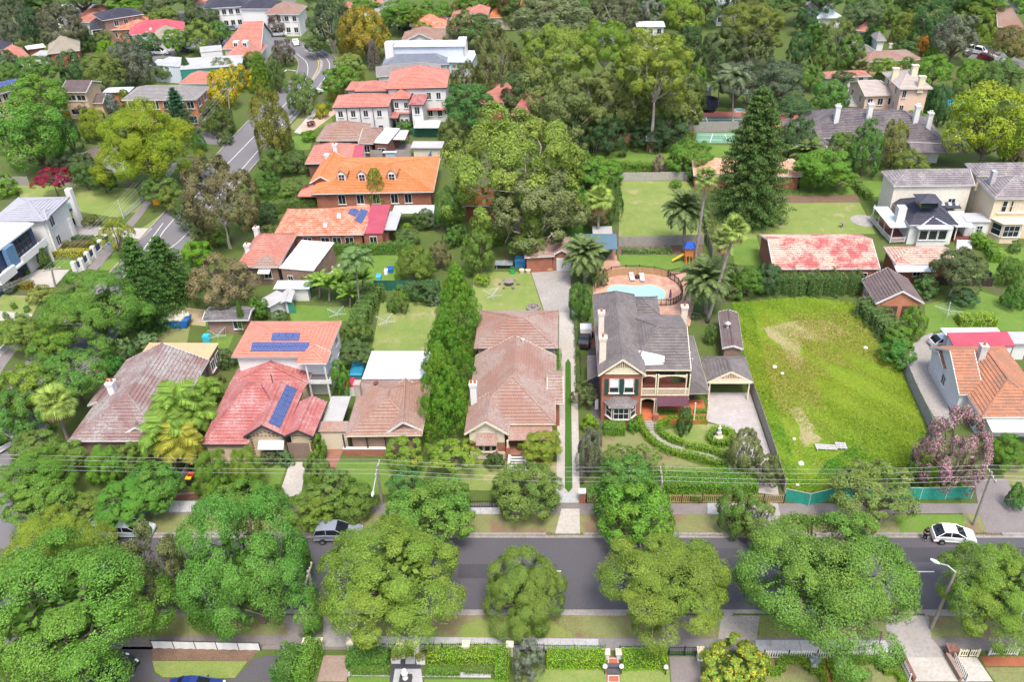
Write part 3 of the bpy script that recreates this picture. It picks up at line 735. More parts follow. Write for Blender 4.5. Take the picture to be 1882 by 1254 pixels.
def car(typ,x,y,ang,col,label,coln,group=None,canopy=False):
 """centre of the car on the ground at pixel (x, y), nose towards ang degrees"""
 L,W,body,cab=PROFILE[typ];g=G(x,y);th=Thing('car' if typ!='van' else 'van',label,'car' if typ!='van' else 'van',(g[0],g[1],0),group)
 pm=paint('car_paint_'+coln,col);key=(typ,coln)
 if key not in CARM:
  def prof(pts,w0,w1,zlo,inset=0):
   m=MB();n=len(pts);vs=[];zmax=max(p[1]for p in pts)
   for sd in(-1,1):
    for px_,pz in pts:
     t=(pz-zlo)/(zmax-zlo)if zmax>zlo else 0;hw=(w0+(w1-w0)*t)/2;ex=1-.16*max(0,abs(px_/L-.5)*2-.75)/.25;vs.append((px_-L/2,sd*hw*ex,pz))
   m.add(vs,[tuple(range(n)),tuple(range(2*n-1,n-1,-1))]+[(i,i+n,(i+1)%n+n,(i+1)%n)for i in range(n)]);return m
  def me(m,mat,nm):
   d=bpy.data.meshes.new(nm);d.from_pydata([tuple(v)for v in m.v],[],m.f);d.update();d.materials.append(mat);return d
  zb=cab[0][1];zt=max(p[1]for p in cab);B=prof(body,W,W*.95,.3)
  glassb=prof([(p[0],p[1])for p in cab],W*.9,W*.74,zb)
  roof=[(p[0],p[1]+.025)for p in cab if p[1]>zb+.75*(zt-zb)]
  rf=MB();vs=[]
  for sd in(-1,1):
   for p in roof:vs.append((p[0]-L/2,sd*W*.385,p[1]))
  k=len(roof);rf.add(vs,[(i,i+k,i+k+1,i+1)for i in range(k-1)])
  rf.add([(v[0],v[1],v[2]-.05)for v in vs],[])
  for sd in(-1,1):
   for(p,q)in((cab[0],roof[0]),(cab[-1],roof[-1])):rf.tube([(p[0]-L/2,sd*W*.455,p[1]),(q[0]-L/2,sd*W*.385,q[1])],.045,4)
   mx=(roof[0][0]+roof[-1][0])/2;rf.tube([(mx-L/2,sd*W*.455,zb),(mx-L/2,sd*W*.39,zt)],.045,4)
  CARM[key]=(me(B,pm,'body'),me(glassb,glass('car_glass',(.012,.014,.018),.05),'windows'),me(rf,pm,'roof'))
 b,gl,rf=CARM[key]
 if 'wheel' not in CARM:
  m=MB();m.tube([(0,-.11,0),(0,.11,0)],.32,14);d=bpy.data.meshes.new('wheel');d.from_pydata([tuple(v)for v in m.v],[],m.f);d.update();d.materials.append(tyre)
  m=MB();m.tube([(0,-.118,0),(0,.118,0)],.2,10);e=bpy.data.meshes.new('rim');e.from_pydata([tuple(v)for v in m.v],[],m.f);e.update();e.materials.append(alloy);CARM['wheel']=(d,e)
  for nm,c,sz in(('headlight',(.75,.76,.78),(.2,.34,.13)),('tail_light',(.4,.015,.015),(.12,.3,.2)),('wing_mirror',(.05,.05,.05),(.12,.2,.12))):
   m=MB();m.box((0,0,0),sz,0,.8);d=bpy.data.meshes.new(nm);d.from_pydata(m.v,[],m.f);d.update();d.materials.append(paint(nm,c));CARM[nm]=d
 a=math.radians(ang);ca,sa=math.cos(a),math.sin(a)
 def put(nm,mesh,lx=0,ly=0,lz=0):return th.share(nm,mesh,(g[0]+lx*ca-ly*sa,g[1]+lx*sa+ly*ca,lz+.01),a)
 put('body',b);put('windows',gl);put('roof',rf)
 zl=body[1][1]
 for lx in(L*.5-L*.19,-L*.5+L*.19):
  for ly in(-W/2+.09,W/2-.09):
   o=put('wheel',CARM['wheel'][0],lx,ly,.32);r_=bpy.data.objects.new('rim',CARM['wheel'][1]);COL.objects.link(r_);r_.parent=o
 for ly in(-W*.34,W*.34):put('headlight',CARM['headlight'],L/2-.14,ly,zl*.98);put('tail_light',CARM['tail_light'],-L/2+.07,ly,zl+.1)
 for ly in(-W*.53,W*.53):put('wing_mirror',CARM['wing_mirror'],L*.18,ly,body[3][1]+.05)
 return th
 # ------------------------------------------------------------------ ground, roads, paths
_crop={'X1':(840,560,7.8375),'X6':(840,690,7.8375),'Y1':(360,580,6.707),'Y2':(360,700,6.707),'V1':(1080,520,5.881),'V2':(1080,640,5.881)}
_CR0=CR
def CR(rk=None):
 if rk in _crop:_cur[:]=_crop[rk]
 else:_CR0(rk)
M_ground=grassmat('garden_soil',(.065,.11,.025),(.10,.14,.035),(.08,.08,.04),s1=.06,s2=.5,bare=(.11,.09,.065),bamt=.35)
M_lawn=grassmat('mown_lawn',(.13,.20,.045),(.20,.255,.07),(.25,.255,.10),s1=.13,s2=.55,bare=(.29,.26,.13),bamt=.3)
M_lawn2=grassmat('lush_lawn',(.085,.17,.03),(.13,.215,.04),(.17,.215,.06),s1=.2,s2=.7)
M_dry=grassmat('dry_verge',(.17,.19,.07),(.22,.22,.10),(.13,.17,.05),s1=.2,s2=.9,bare=(.20,.14,.09),bamt=.45)
M_bright=grassmat('strip_turf',(.045,.12,.02),(.06,.14,.025),(.07,.13,.03))
M_wild=grassmat('wild_grass',(.10,.23,.015),(.20,.28,.025),(.24,.24,.05),s1=.09,s2=.4,bare=(.30,.25,.12),bamt=.3)
M_bare=plain('bare_earth',(.42,.32,.22),(.34,.27,.16),(.30,.30,.12),s1=.5,s2=3,rough=1,bump=.4)
M_asph=plain('asphalt',(.088,.084,.092),(.073,.07,.078),(.108,.103,.11),s1=.12,s2=8,rough=.9,bump=.15)
M_asph3=plain('old_asphalt',(.16,.152,.158),(.135,.128,.134),(.18,.172,.176),s1=.15,s2=7,rough=.9)
M_asph2=plain('asphalt_patch',(.062,.06,.068),(.054,.052,.058),(.075,.072,.079),s1=.3,s2=8,rough=.9)
M_path=plain('old_path',(.20,.175,.17),(.165,.145,.142),(.23,.21,.2),s1=.4,s2=5,rough=.95,bump=.2)
M_conc=plain('pale_concrete',(.46,.43,.39),(.38,.35,.31),(.32,.29,.25),s1=.3,s2=3.5,rough=.9)
M_conc2=plain('grey_concrete',(.34,.315,.295),(.28,.26,.24),(.23,.21,.19),s1=.25,s2=3,rough=.9)
M_kerb=plain('kerb_stone',(.30,.28,.255),(.25,.225,.205),(.18,.16,.14),s1=1,s2=5,rough=.95)
M_brickp=brick('brick_paving',(.42,.22,.15),(.50,.32,.24),(.45,.36,.30),.46,.24)
M_cobble=brick('stone_sett_paving',(.42,.38,.36),(.33,.30,.29),(.50,.47,.44),.3,.3)
M_redpave=brick('red_paving',(.30,.11,.07),(.24,.09,.06),(.25,.14,.1),.4,.2)
M_mulch=plain('mulch',(.16,.10,.07),(.12,.075,.05),(.22,.15,.11),s1=1,s2=8,rough=1,bump=.5)
M_court=plain('court_green',(.12,.26,.17),(.14,.28,.19),rough=.9)
M_court2=plain('court_dark',(.09,.14,.12),(.08,.12,.11),rough=.9)
M_line=plain('white_line_paint',(.75,.75,.73),(.68,.68,.66),rough=.8)
M_yline=plain('yellow_line_paint',(.65,.5,.08),rough=.8)
m=MB();m.poly([(-1500,-300,0),(1500,-300,0),(2200,2400,0),(-2200,2400,0)])
tag(mk('ground',m,M_ground),'dark planted soil and rough grass of the suburb between the gardens',kind='structure')
CR()
Y0,Y1=gp(941,1129)[1],gp(941,984)[1]
XR=gp(1882,1000)[0]+40
wpatch('road',[(-62,Y0),(XR,Y0),(XR,Y1),(-75,Y1)],M_asph,3,'grey asphalt street running across under the big street trees')
L=smooth([(-60,1010),(-25,800),(55,655),(120,592),(208,495),(304,389),(430,250),(500,180),(538,145),(549,118),(538,100),(515,88),(470,80),(380,88),(262,116)])
R=smooth([(70,1010),(62,880),(95,780),(185,655),(324,480),(420,360),(527,235),(572,180),(606,140),(618,115),(606,98),(575,84),(535,72),(470,62),(380,68),(255,100)])
patch('road',L+R[::-1],M_asph3,4,'grey side road climbing past the corner and curving away at the top')
patch('road',[(430,250),(505,252),(480,265),(418,268),(362,262),(366,243),(420,240)],M_asph3,3,'short asphalt stub of the cross street behind the lime tree')
patch('road',[(440,68),(455,40),(490,20),(520,0),(545,0),(520,40),(500,72)],M_asph3,5,'far road leading away from the roundabout at the top')
patch('road',[(300,60),(318,20),(338,20),(345,60)],M_asph3,5,'far cross street between the trees at top left')
patch('road',[(1770,88),(1800,78),(1850,100),(1882,112),(1882,128),(1830,112),(1775,106)],M_asph3,4,'short far street with two parked vehicles at top right')
patch('road',[(735,40),(790,30),(840,24),(842,34),(790,44),(740,52)],M_asph,4,'far street strip behind the copper tree')
for yy,xs in((1052,((1672,1717),(1441,1452))),(1051,((797,807),(1023,1031)))):
 for a,b in xs:patch('lane_line',[(a,yy-1),(b,yy-1),(b,yy+1),(a,yy+1)],M_line,9,'white dash in the middle of the street')
for p in([(843,1038),(912,1038),(1023,1038),(1025,1052),(1020,1064),(841,1064)],[(1102,1009),(1354,1009),(1370,1074),(1100,1072)],[(1364,1004),(1420,1003),(1440,1030),(1440,1052),(1374,1030)],[(1660,1007),(1882,1007),(1882,1034),(1665,1034)]):
 patch('road_patch',p,M_asph2 if p[0][0]!=1102 else plain('asphalt_patch_worn',(.08,.077,.085),(.07,.067,.075)),6,'darker tar patch laid in the street')
def strip(name,pts,w,mat,lvl,label=None):
 P=[np.array(p,float)for p in pts];G_=[gp(*p)for p in P];l=[];r=[]
 for i,p in enumerate(G_):
  d=G_[min(i+1,len(G_)-1)]-G_[max(i-1,0)];d/=np.linalg.norm(d);n=np.array((-d[1],d[0],0));l.append(p+n*w/2);r.append(p-n*w/2)
 Q=r+l[::-1];return wpatch(name,Q,mat,lvl,label)
for o in(L,R):pass
strip('lane_line',smooth([(225,512),(285,448),(318,405),(460,258),(530,185),(560,150),(565,118),(545,98)],4),.11,M_line,8,'white lane line along the side road')
strip('lane_line',smooth([(300,465),(349,424),(480,270),(552,196),(592,150),(606,120),(590,98),(556,85)],4),.11,M_line,8,'white edge line along the side road')
strip('lane_line',smooth([(240,490),(300,410)],4),.11,M_line,8,'short white centre line on the side road')
strip('median_strip',smooth([(574,148),(588,128),(590,112),(576,98),(560,92)],5),.7,M_conc2,10,'narrow concrete median in the bend of the side road')
strip('lane_line',smooth([(570,150),(583,128),(585,112),(572,100)],5),.15,M_yline,9,'yellow line beside the median')
def kerbline(pts,label,w=.3,h=.13):
 P=[gp(*p)for p in pts];m=MB()
 for i in range(len(P)-1):
  d=P[i+1]-P[i];Ln=np.linalg.norm(d);c=(P[i]+P[i+1])/2;m.box((c[0],c[1],h/2),(Ln+.12,w,h),math.atan2(d[1],d[0]))
 o=mk('kerb',m,M_kerb);tag(o,label,kind='structure')
for a,b in((150,1003),(1073,1380),(1455,1790),(1842,2100)):kerbline([(a,983),(b,983)],'kerb along the far side of the street')
for a,b in((100,270),(300,480),(835,1150),(1330,1345),(1462,1600),(1700,2100)):kerbline([(a,1131),(b,1131)],'kerb along the near side of the street')
kerbline(L[14:60],'kerb on the left of the side road');kerbline(R[14:60],'kerb on the right of the side road')
wpatch('gutter',[(-50,Y0),(XR,Y0),(XR,Y0+.45),(-50,Y0+.45)],M_kerb,7,'stone gutter on the near side of the street')
wpatch('gutter',[(-50,Y1-.4),(XR,Y1-.4),(XR,Y1),(-50,Y1)],M_kerb,7,'stone gutter on the far side of the street')
patch('verge',[(60,1132),(1882,1132),(1920,1175),(40,1172)],M_dry,2,'worn grass verge on the near side of the street')
patch('verge',[(1395,1133),(1530,1133),(1540,1178),(1391,1176)],M_lawn,4,'greener verge under the big tree by the white picket fence')
patch('verge',[(905,1134),(1000,1134),(1060,1172),(845,1172),(850,1150)],M_lawn,4,'green verge beside the small street tree')
patch('footpath',[(0,1172),(1882,1174),(1930,1198),(-20,1194)],M_path,5,'old asphalt footpath along the near gardens')
def slabs(pts,n,label,mat,lvl=7,name='footpath'):
 """footpath bay laid in single concrete slabs, joints left open"""
 A,B,C,D=[gp(*p)for p in pts];root=mk(name,MB().poly([tuple(x+np.array((0,0,.004*lvl)))for x in(A,B,C,D)]),M_path);tag(root,label,kind='structure');r=random.Random(n)
 for i in range(n):
  a=A+(B-A)*i/n;b=A+(B-A)*(i+1)/n;c=D+(C-D)*(i+1)/n;d=D+(C-D)*i/n;e=(b-a)*.012;z=np.array((0,0,.004*lvl+.03+r.uniform(0,.006)));m=MB()
  lo=[a+e+z*.2,b-e+z*.2,c-e+z*.2,d+e+z*.2];m.add(lo+[a+e+z,b-e+z,c-e+z,d+e+z],[(4,5,6,7),(0,1,5,4),(1,2,6,5),(2,3,7,6),(3,0,4,7)]);mk('slab',m,mat,root)
M_slab=plain('pale_slab',(.42,.42,.43),(.36,.36,.37),(.29,.28,.28),s1=.25,s2=3,rough=.9)
M_slabd=plain('dark_slab',(.205,.19,.19),(.175,.162,.162),(.24,.225,.22),s1=.3,s2=4,rough=.9)
slabs([(655,1191),(1100,1196),(1100,1176),(660,1171)],19,'pale concrete footpath bay before the iron fence',M_slab)
slabs([(1100,1197),(1340,1199),(1338,1177),(1100,1176)],11,'dark footpath bay before the green gate',M_slabd)
slabs([(1390,1203),(1640,1205),(1628,1179),(1388,1178)],9,'pale grey footpath bay before the white picket fence',M_slab)
slabs([(275,1188),(592,1186),(594,1168),(278,1170)],12,'grey footpath bay before the white panel fence',M_path)
patch('driveway',[(595,1133),(645,1133),(660,1190),(592,1190)],M_conc2,8,'concrete driveway crossing beside the leaning pole')
patch('driveway',[(1325,1133),(1396,1133),(1390,1178),(1320,1176)],M_conc2,8,'stained concrete crossing right of the round yellow green tree')
patch('driveway',[(1222,1133),(1290,1133),(1280,1176),(1225,1176)],M_path,8,'dark driveway crossing before the green gate')
patch('driveway',[(1625,1133),(1706,1133),(1712,1175),(1780,1254),(1680,1254),(1632,1175)],M_conc2,8,'wide concrete driveway right of the picket fence')
patch('driveway',[(520,1133),(565,1133),(560,1168),(530,1168)],M_path,8,'dark crossing left of the leaning pole')
patch('driveway',[(1660,1210),(1735,1210),(1775,1254),(1668,1254)],M_conc,10,'cream concrete parking bay at the lower right')
patch('driveway',[(1752,1208),(1795,1210),(1825,1254),(1775,1254)],M_conc,10,'pale path behind the cream gates')
patch('garden_bed',[(280,1192),(475,1194),(460,1217),(280,1214)],M_mulch,6,'mulched bed behind the white panel fence')
patch('lawn',[(280,1216),(455,1217),(432,1247),(400,1248),(300,1246),(285,1236)],M_lawn,6,'lawn patch behind the white panel fence')
patch('driveway',[(225,1190),(280,1190),(283,1240),(300,1248),(430,1249),(470,1210),(540,1200),(520,1254),(200,1254)],M_asph,5,'grey asphalt forecourt at the lower left')
patch('driveway',[(595,1206),(638,1206),(640,1254),(583,1254)],plain('washed_aggregate',(.30,.22,.18),(.26,.19,.155),rough=.95),7,'reddish aggregate driveway between hedges at the bottom')
patch('lawn',[(638,1246),(716,1246),(716,1256),(638,1256)],M_lawn2,7,'lawn strip left of the paved court')
patch('lawn',[(780,1250),(935,1250),(935,1257),(780,1257)],M_lawn2,7,'lawn strip right of the paved court')
patch('lawn',[(965,1230),(1115,1230),(1115,1257),(960,1257)],M_lawn,7,'front lawn left of the red tiled path')
patch('lawn',[(1140,1230),(1230,1230),(1232,1257),(1140,1257)],M_lawn,7,'front lawn right of the red tiled path')
patch('driveway',[(1230,1208),(1285,1208),(1290,1256),(1234,1256)],M_path,7,'brown driveway behind the green gate')
patch('lawn',[(1410,1212),(1640,1212),(1660,1256),(1405,1256)],M_dry,6,'parterre garden ground behind the white picket fence')
patch('garden_bed',[(1800,1208),(1882,1208),(1890,1226),(1812,1226)],plain('red_bark',(.36,.10,.05),(.28,.1,.05),(.2,.1,.06),s1=1.5,s2=6,rough=1),7,'red bark bed at the right behind the white palings')
patch('lawn',[(1810,1228),(1900,1228),(1910,1256),(1830,1256)],M_dry,7,'grass at the lower right corner')
patch('paving',[(640,1236),(712,1236),(712,1244),(782,1244),(782,1236),(902,1238),(902,1247),(640,1244)],M_slab,8,'grey coping round the paved court')
patch('paving',[(722,1208),(772,1208),(776,1254),(716,1254)],plain('dark_granite',(.06,.06,.07)),9,'dark granite border of the paved court')
patch('paving',[(746,1209),(764,1209),(763,1222),(745,1222)],M_slab,11,'pale square slab by the gate')
patch('paving',[(726,1231),(774,1231),(777,1256),(722,1256)],M_slab,11,'pale central slab of the paved court')
patch('verge',[(110,946),(1882,946),(1910,982),(90,982)],M_dry,2,'worn grass verge on the far side of the street')
patch('verge',[(1640,945),(1770,945),(1775,980),(1655,981)],M_lawn2,4,'green verge before the shade cloth fence')
patch('footpath',[(100,926),(1900,926),(1920,946),(90,946)],M_path,4,'dark footpath along the far gardens')
slabs([(1300,946),(1362,946),(1360,926),(1300,926)],3,'pale footpath bay before the timber pickets',M_slab)
slabs([(310,942),(385,942),(388,922),(312,922)],4,'pale footpath bay beside the tall round trees',M_slab)
slabs([(860,946),(925,946),(928,934),(862,934)],3,'pale footpath bay before the dark gate',M_slab)
patch('driveway',[(1032,936),(1065,936),(1066,982),(1020,982)],M_conc,8,'pale concrete crossing at the subject driveway')
patch('driveway',[(1360,920),(1430,926),(1440,982),(1385,982)],M_conc2,6,'concrete crossing of the stone driveway')
patch('driveway',[(1790,880),(1850,880),(1882,950),(1880,982),(1815,982),(1800,945)],M_path,6,'dark driveway beside the power pole at right')
patch('lawn',[(790,900),(1028,905),(1024,850),(990,850),(860,845)],M_lawn,3,'front lawn of the house with the white chimney')
patch('driveway',[(1028,575),(1059,575),(1066,925),(1022,925)],M_conc,5,'pale concrete driveway along the house')
patch('driveway',[(975,497),(1048,490),(1050,560),(1055,577),(1025,580),(1000,572)],M_conc2,4,'stained grey concrete apron before the old garage')
patch('turf_strip',[(1044,660),(1049,668),(1052,898),(1045,906),(1038,898),(1039,668)],M_bright,8,'bright green pointed turf strip down the driveway')
patch('paving',[(1024,908),(1066,908),(1068,924),(1022,924)],M_slab,9,'grey paved threshold of the driveway')
patch('lawn',[(870,500),(975,500),(998,572),(868,572)],M_lawn,3,'back lawn with the round garden table')
patch('lawn',[(700,556),(803,556),(795,645),(683,645)],M_lawn,3,'long mown back lawn behind the white metal roof')
patch('lawn',[(620,848),(790,850),(770,905),(560,920)],M_lawn2,3,'front lawn left of the subject house')
patch('driveway',[(600,822),(634,822),(616,862),(600,858)],M_redpave,5,'red paved driveway before the cream garage door')
patch('driveway',[(533,850),(563,850),(553,912),(512,915)],M_conc,5,'cracked pale concrete driveway of the red roofed house')
patch('lawn',[(475,856),(528,856),(510,900),(470,905)],M_lawn2,4,'small lawn left of the cracked driveway')
patch('lawn',[(660,470),(735,470),(735,530),(640,530)],M_lawn2,3,'cluttered back lawn with play things')
patch('lawn',[(530,560),(660,566),(650,590),(535,592)],M_lawn2,3,'grass behind the pale garden shed')
patch('lawn',[(380,590),(440,590),(420,640),(375,640)],M_lawn2,3,'small yard lawn with the clothes line')
patch('lawn',[(290,598),(350,598),(340,650),(280,650)],M_dry,3,'dry yard beside the blue skip bin')
patch('lawn',[(470,346),(545,346),(535,366),(465,366)],M_lawn2,3,'hedged lawn left of the orange roof')
patch('lawn',[(540,250),(575,250),(570,275),(520,275)],M_lawn2,3,'lawn left of the brown hip roof')
patch('lawn',[(30,340),(250,346),(265,385),(215,400),(150,390),(40,370)],M_lawn,3,'wide open corner lawn with a power pole')
patch('verge',[(205,490),(180,495),(260,420),(300,392)],M_lawn,3,'grass verge on the left of the side road')
patch('verge',[(178,497),(213,497),(256,437),(240,435)],M_lawn2,5,'green verge by the blue gate panels')
patch('driveway',[(180,418),(280,420),(260,440),(230,435),(160,440),(130,440)],M_conc,6,'white concrete driveway of the white house')
patch('driveway',[(130,412),(185,415),(178,432),(130,432)],M_conc2,7,'grey paved forecourt of the white house')
patch('footpath',[(160,494),(180,497),(262,395),(330,300),(318,298),(250,390)],M_path,5,'footpath along the side road')
patch('lawn',[(92,478),(150,478),(142,497),(78,492)],M_lawn2,5,'square lawn behind the blue gate panels')
patch('driveway',[(40,496),(128,496),(100,528),(26,528)],M_conc,5,'cream driveway of the dark modern house')
patch('lawn',[(0,542),(78,545),(60,578),(0,572)],M_lawn,5,'sloping lawn below the dark modern house')
patch('path',[(0,572),(60,578),(56,588),(0,590)],M_conc,6,'pale garden path at the left edge')
patch('footpath',[(0,650),(25,632),(36,638),(10,672),(0,690)],M_path,6,'footpath at the left edge by the corner')
patch('lawn',[(560,232),(605,205),(612,225),(575,240)],M_lawn2,5,'small lawn with the maroon ball shrub')
patch('driveway',[(553,232),(612,200),(618,208),(575,240),(555,242)],plain('pink_concrete',(.50,.36,.28),(.45,.32,.25)),6,'pinkish driveway curving to the pale two storey house')
patch('footpath',[(540,243),(554,228),(578,198),(586,202),(570,225),(552,246)],M_conc,5,'pale footpath beside the street tree on the side road')
patch('verge',[(530,235),(560,205),(576,200),(545,240)],M_dry,4,'verge with a street tree on the side road')
patch('verge',[(600,70),(625,90),(640,130),(615,160),(596,165),(618,125),(610,95)],M_lawn,4,'grassy outer verge of the bend')
patch('yard',[(700,265),(755,265),(755,300),(690,300)],M_path,4,'bare yard by the carport')
patch('yard',[(300,560),(380,570),(378,600),(300,592)],M_bare,3,'bare earth by the blue skip bin')
patch('lawn',[(1105,790),(1175,795),(1240,840),(1320,868),(1310,870),(1120,868),(1100,850)],M_dry,3,'front lawn below the curved hedge')
patch('lawn',[(1215,792),(1295,778),(1345,785),(1355,815),(1335,838),(1240,820)],M_lawn,3,'lawn inside the hedged turning garden')
patch('driveway',[(1302,722),(1378,722),(1418,840),(1432,912),(1385,905),(1362,868),(1350,842),(1362,815),(1350,790),(1300,775)],M_cobble,5,'pale stone driveway under the carport',uv=True)
patch('path',smooth([(1182,770),(1186,790),(1215,818),(1260,835),(1310,848),(1345,868),(1372,880)])+smooth([(1386,868),(1350,846),(1318,832),(1268,822),(1235,806),(1210,790),(1206,770)]),M_cobble,6,'winding stone path between clipped hedges',uv=True)
patch('paving',[(1112,480),(1130,455),(1135,480),(1180,498),(1260,500),(1275,560),(1268,600),(1200,590),(1090,560),(1090,520)],M_brickp,4,'pinkish brick paving round the pool',uv=True)
patch('paving',[(1085,600),(1095,600),(1100,700),(1085,700)],M_redpave,4,'red paving along the left of the brick house')
patch('driveway',[(1080,640),(1104,640),(1106,790),(1086,760)],M_asph,5,'dark side passage of the brick house')
patch('lawn',[(1136,468),(1275,468),(1280,490),(1245,500),(1180,498),(1140,488)],M_lawn2,6,'curved lawn with the climbing frame')
patch('lawn',[(1140,333),(1262,333),(1290,380),(1300,438),(1137,438)],M_lawn,3,'large sunny lawn behind the paling fence')
patch('lawn',[(1300,372),(1580,372),(1610,430),(1390,432),(1400,470),(1345,470),(1310,420)],M_lawn,3,'open lawn under the tall pine')
patch('lawn',[(1345,440),(1392,440),(1400,490),(1350,486)],M_lawn2,5,'narrow lawn left of the red stable')
patch('lawn',[(1080,284),(1250,264),(1370,268),(1300,300),(1080,312)],M_lawn2,3,'deep green lawn under the leaning gum')
patch('lawn',[(1470,336),(1570,336),(1570,358),(1470,358)],M_lawn2,4,'small lawn right of the tiled shed')
patch('lawn',[(1585,333),(1622,333),(1620,362),(1600,362)],M_lawn2,4,'strip of lawn left of the cream mansion')
patch('path',[(1420,360),(1575,358),(1580,372),(1420,374)],M_mulch,5,'brown leaf strewn path across the lawn')
patch('yard',[(1044,395),(1085,400),(1085,430),(1040,430)],M_bright,4,'patch of green lawn under the fan palm')
patch('tennis_court',[(1256,214),(1368,214),(1370,228),(1256,228)],M_court2,5,'dark green tennis court behind the timber fence')
patch('tennis_court',[(1281,244),(1362,244),(1356,263),(1278,263)],M_court,6,'pale green tennis court in front of the timber fence')
patch('court_surround',[(1250,204),(1500,206),(1500,218),(1250,230)],plain('court_surround_red',(.36,.13,.10),(.32,.11,.09)),4,'red surround of the dark tennis court')
for a,b in(((1283,257),(1357,257)),((1285,248),(1360,248)),((1310,246),(1305,262)),((1332,246),(1336,258))):strip('court_line',[a,b],.12,M_line,8,'white line of the pale tennis court')
for a,b in(((1297,215),(1302,228)),((1345,215),(1351,227)),((1260,219),(1368,219))):strip('court_line',[a,b],.12,M_line,8,'white line of the dark tennis court')
patch('vacant_lot',[(1345,558),(1480,545),(1590,560),(1640,640),(1690,760),(1720,850),(1790,905),(1445,905),(1420,840),(1385,720)],M_wild,3,'overgrown vacant block of yellow green grass')
for p in([(1405,605),(1470,588),(1530,592),(1560,612),(1520,628),(1475,625),(1478,665),(1462,680),(1440,655)],[(1454,752),(1470,748),(1488,775),(1512,805),(1500,815),(1484,822),(1470,795)],[(1456,862),(1470,868),(1474,878),(1460,876)]):
 q=smooth(p+[p[0]],3)[:-1];q=[(x+random.uniform(-8,8),y+random.uniform(-4,4))for x,y in q];patch('bare_patch',q,plain('sandy_bare_patch',(.30,.25,.12),(.36,.28,.18),(.20,.24,.05),s1=.7,s2=2.0,rough=1),5,'worn sandy patch in the vacant block')
patch('driveway',[(1680,625),(1715,610),(1710,680),(1740,740),(1755,790),(1722,775),(1690,720),(1660,685)],M_conc2,4,'worn concrete driveway beside the orange roofed house')
patch('lawn',[(1700,560),(1800,535),(1882,560),(1882,610),(1740,605),(1700,615)],M_lawn2,4,'back lawn with the rotary clothes line')
patch('lawn',[(1825,830),(1882,830),(1900,900),(1850,890)],M_dry,4,'shaded front lawn at the right edge')
patch('lawn',[(1785,490),(1835,480),(1840,520),(1790,522)],M_lawn2,4,'small lawn behind the stable wing')
patch('lawn',[(1830,455),(1882,455),(1882,480),(1835,475)],M_lawn2,4,'lawn below the cream bay windows')
patch('garden_bed',[(1135,455),(1290,450),(1292,468),(1136,468)],M_mulch,4,'planted bed below the paling fence')
patch('lawn',[(1790,66),(1835,64),(1850,76),(1800,78)],M_lawn2,5,'far lawn beside the parked van')
patch('driveway',[(1805,92),(1850,108),(1870,116),(1850,118),(1800,98)],M_conc,6,'pale far footpath by the parked van')
# ------------------------------------------------------------------ buildings, nearest first
_crop.update({'A1':(1590,290,6.43),'A2':(0,350,6.43),'A3':(590,110,6.43),'A4':(1640,590,5.70),'A5':(0,0,6.43)})
R_brown=tiles('weathered_brown_tiles',(.34,.20,.15),(.27,.155,.12),(.30,.27,.24),.75,scale=.3)
R_subj=tiles('mossy_terracotta_tiles',(.315,.165,.122),(.25,.155,.125),(.315,.255,.225),1.3,scale=.22)
R_red=tiles('red_glazed_tiles',(.40,.135,.125),(.34,.105,.095),(.46,.28,.26),.8,tw=.33,rough=.55)
R_coral=tiles('coral_tiles',(.56,.20,.14),(.50,.17,.12),(.56,.28,.21),.5,tw=.33,rough=.6)
R_pink=tiles('pink_tiles',(.47,.20,.15),(.40,.155,.12),(.46,.28,.23),.55)
R_orange=tiles('orange_tiles',(.54,.205,.075),(.46,.16,.055),(.50,.25,.13),.8)
R_mottle=tiles('mottled_orange_tiles',(.58,.21,.12),(.46,.13,.07),(.62,.42,.33),.8,scale=.9)
R_grey=tiles('grey_slate_tiles',(.165,.145,.14),(.125,.108,.105),(.24,.22,.21),.5,tw=.42)
R_slate=tiles('lichen_slate',(.23,.20,.21),(.17,.15,.155),(.36,.34,.32),.8)
R_slate2=tiles('dark_mottled_slate',(.14,.115,.125),(.10,.085,.095),(.24,.22,.21),.7)
R_dark=tiles('dark_blue_tiles',(.06,.06,.085),(.05,.05,.07),(.10,.10,.12),.4,tw=.4)
R_greyb=tiles('plain_grey_tiles',(.27,.25,.24),(.22,.205,.20),(.33,.31,.29),.5)
R_blue=tiles('blue_grey_tiles',(.20,.22,.26),(.17,.19,.23),(.26,.28,.31),.4)
R_beige=tiles('grey_beige_tiles',(.33,.29,.22),(.28,.245,.19),(.38,.35,.29),.5)
R_h1=tiles('purple_brown_tiles',(.25,.155,.14),(.20,.125,.12),(.30,.285,.265),1.4,scale=.28)
R_stable=tiles('red_tiles_with_lichen',(.45,.13,.12),(.38,.10,.10),(.46,.39,.31),2.4,scale=.3)
R_rust=tiles('rusty_orange_tiles',(.44,.20,.12),(.36,.15,.085),(.22,.14,.10),1.1,scale=.6)
R_dkbrown=tiles('dark_brown_tiles',(.155,.115,.11),(.125,.092,.09),(.20,.16,.15),.5)
S_white=sheet('white_roof_sheet',(.60,.61,.62),(.53,.55,.57))
S_wrust=sheet('white_roof_with_rust',(.78,.75,.72),(.70,.66,.63),rust=(.50,.20,.10),ramt=.25)
S_grey=sheet('grey_roof_sheet',(.42,.42,.43),(.36,.36,.37))
S_lgrey=sheet('pale_grey_roof_sheet',(.44,.435,.42),(.37,.36,.345))
S_red=sheet('red_roof_sheet',(.40,.07,.10),(.34,.055,.08))
S_tan=sheet('tan_roof_sheet',(.56,.37,.20),(.52,.34,.19))
S_blue=sheet('blue_grey_roof_sheet',(.10,.17,.22),(.09,.15,.20))
S_pale=sheet('pale_blue_roof_sheet',(.58,.66,.68),(.52,.60,.63))
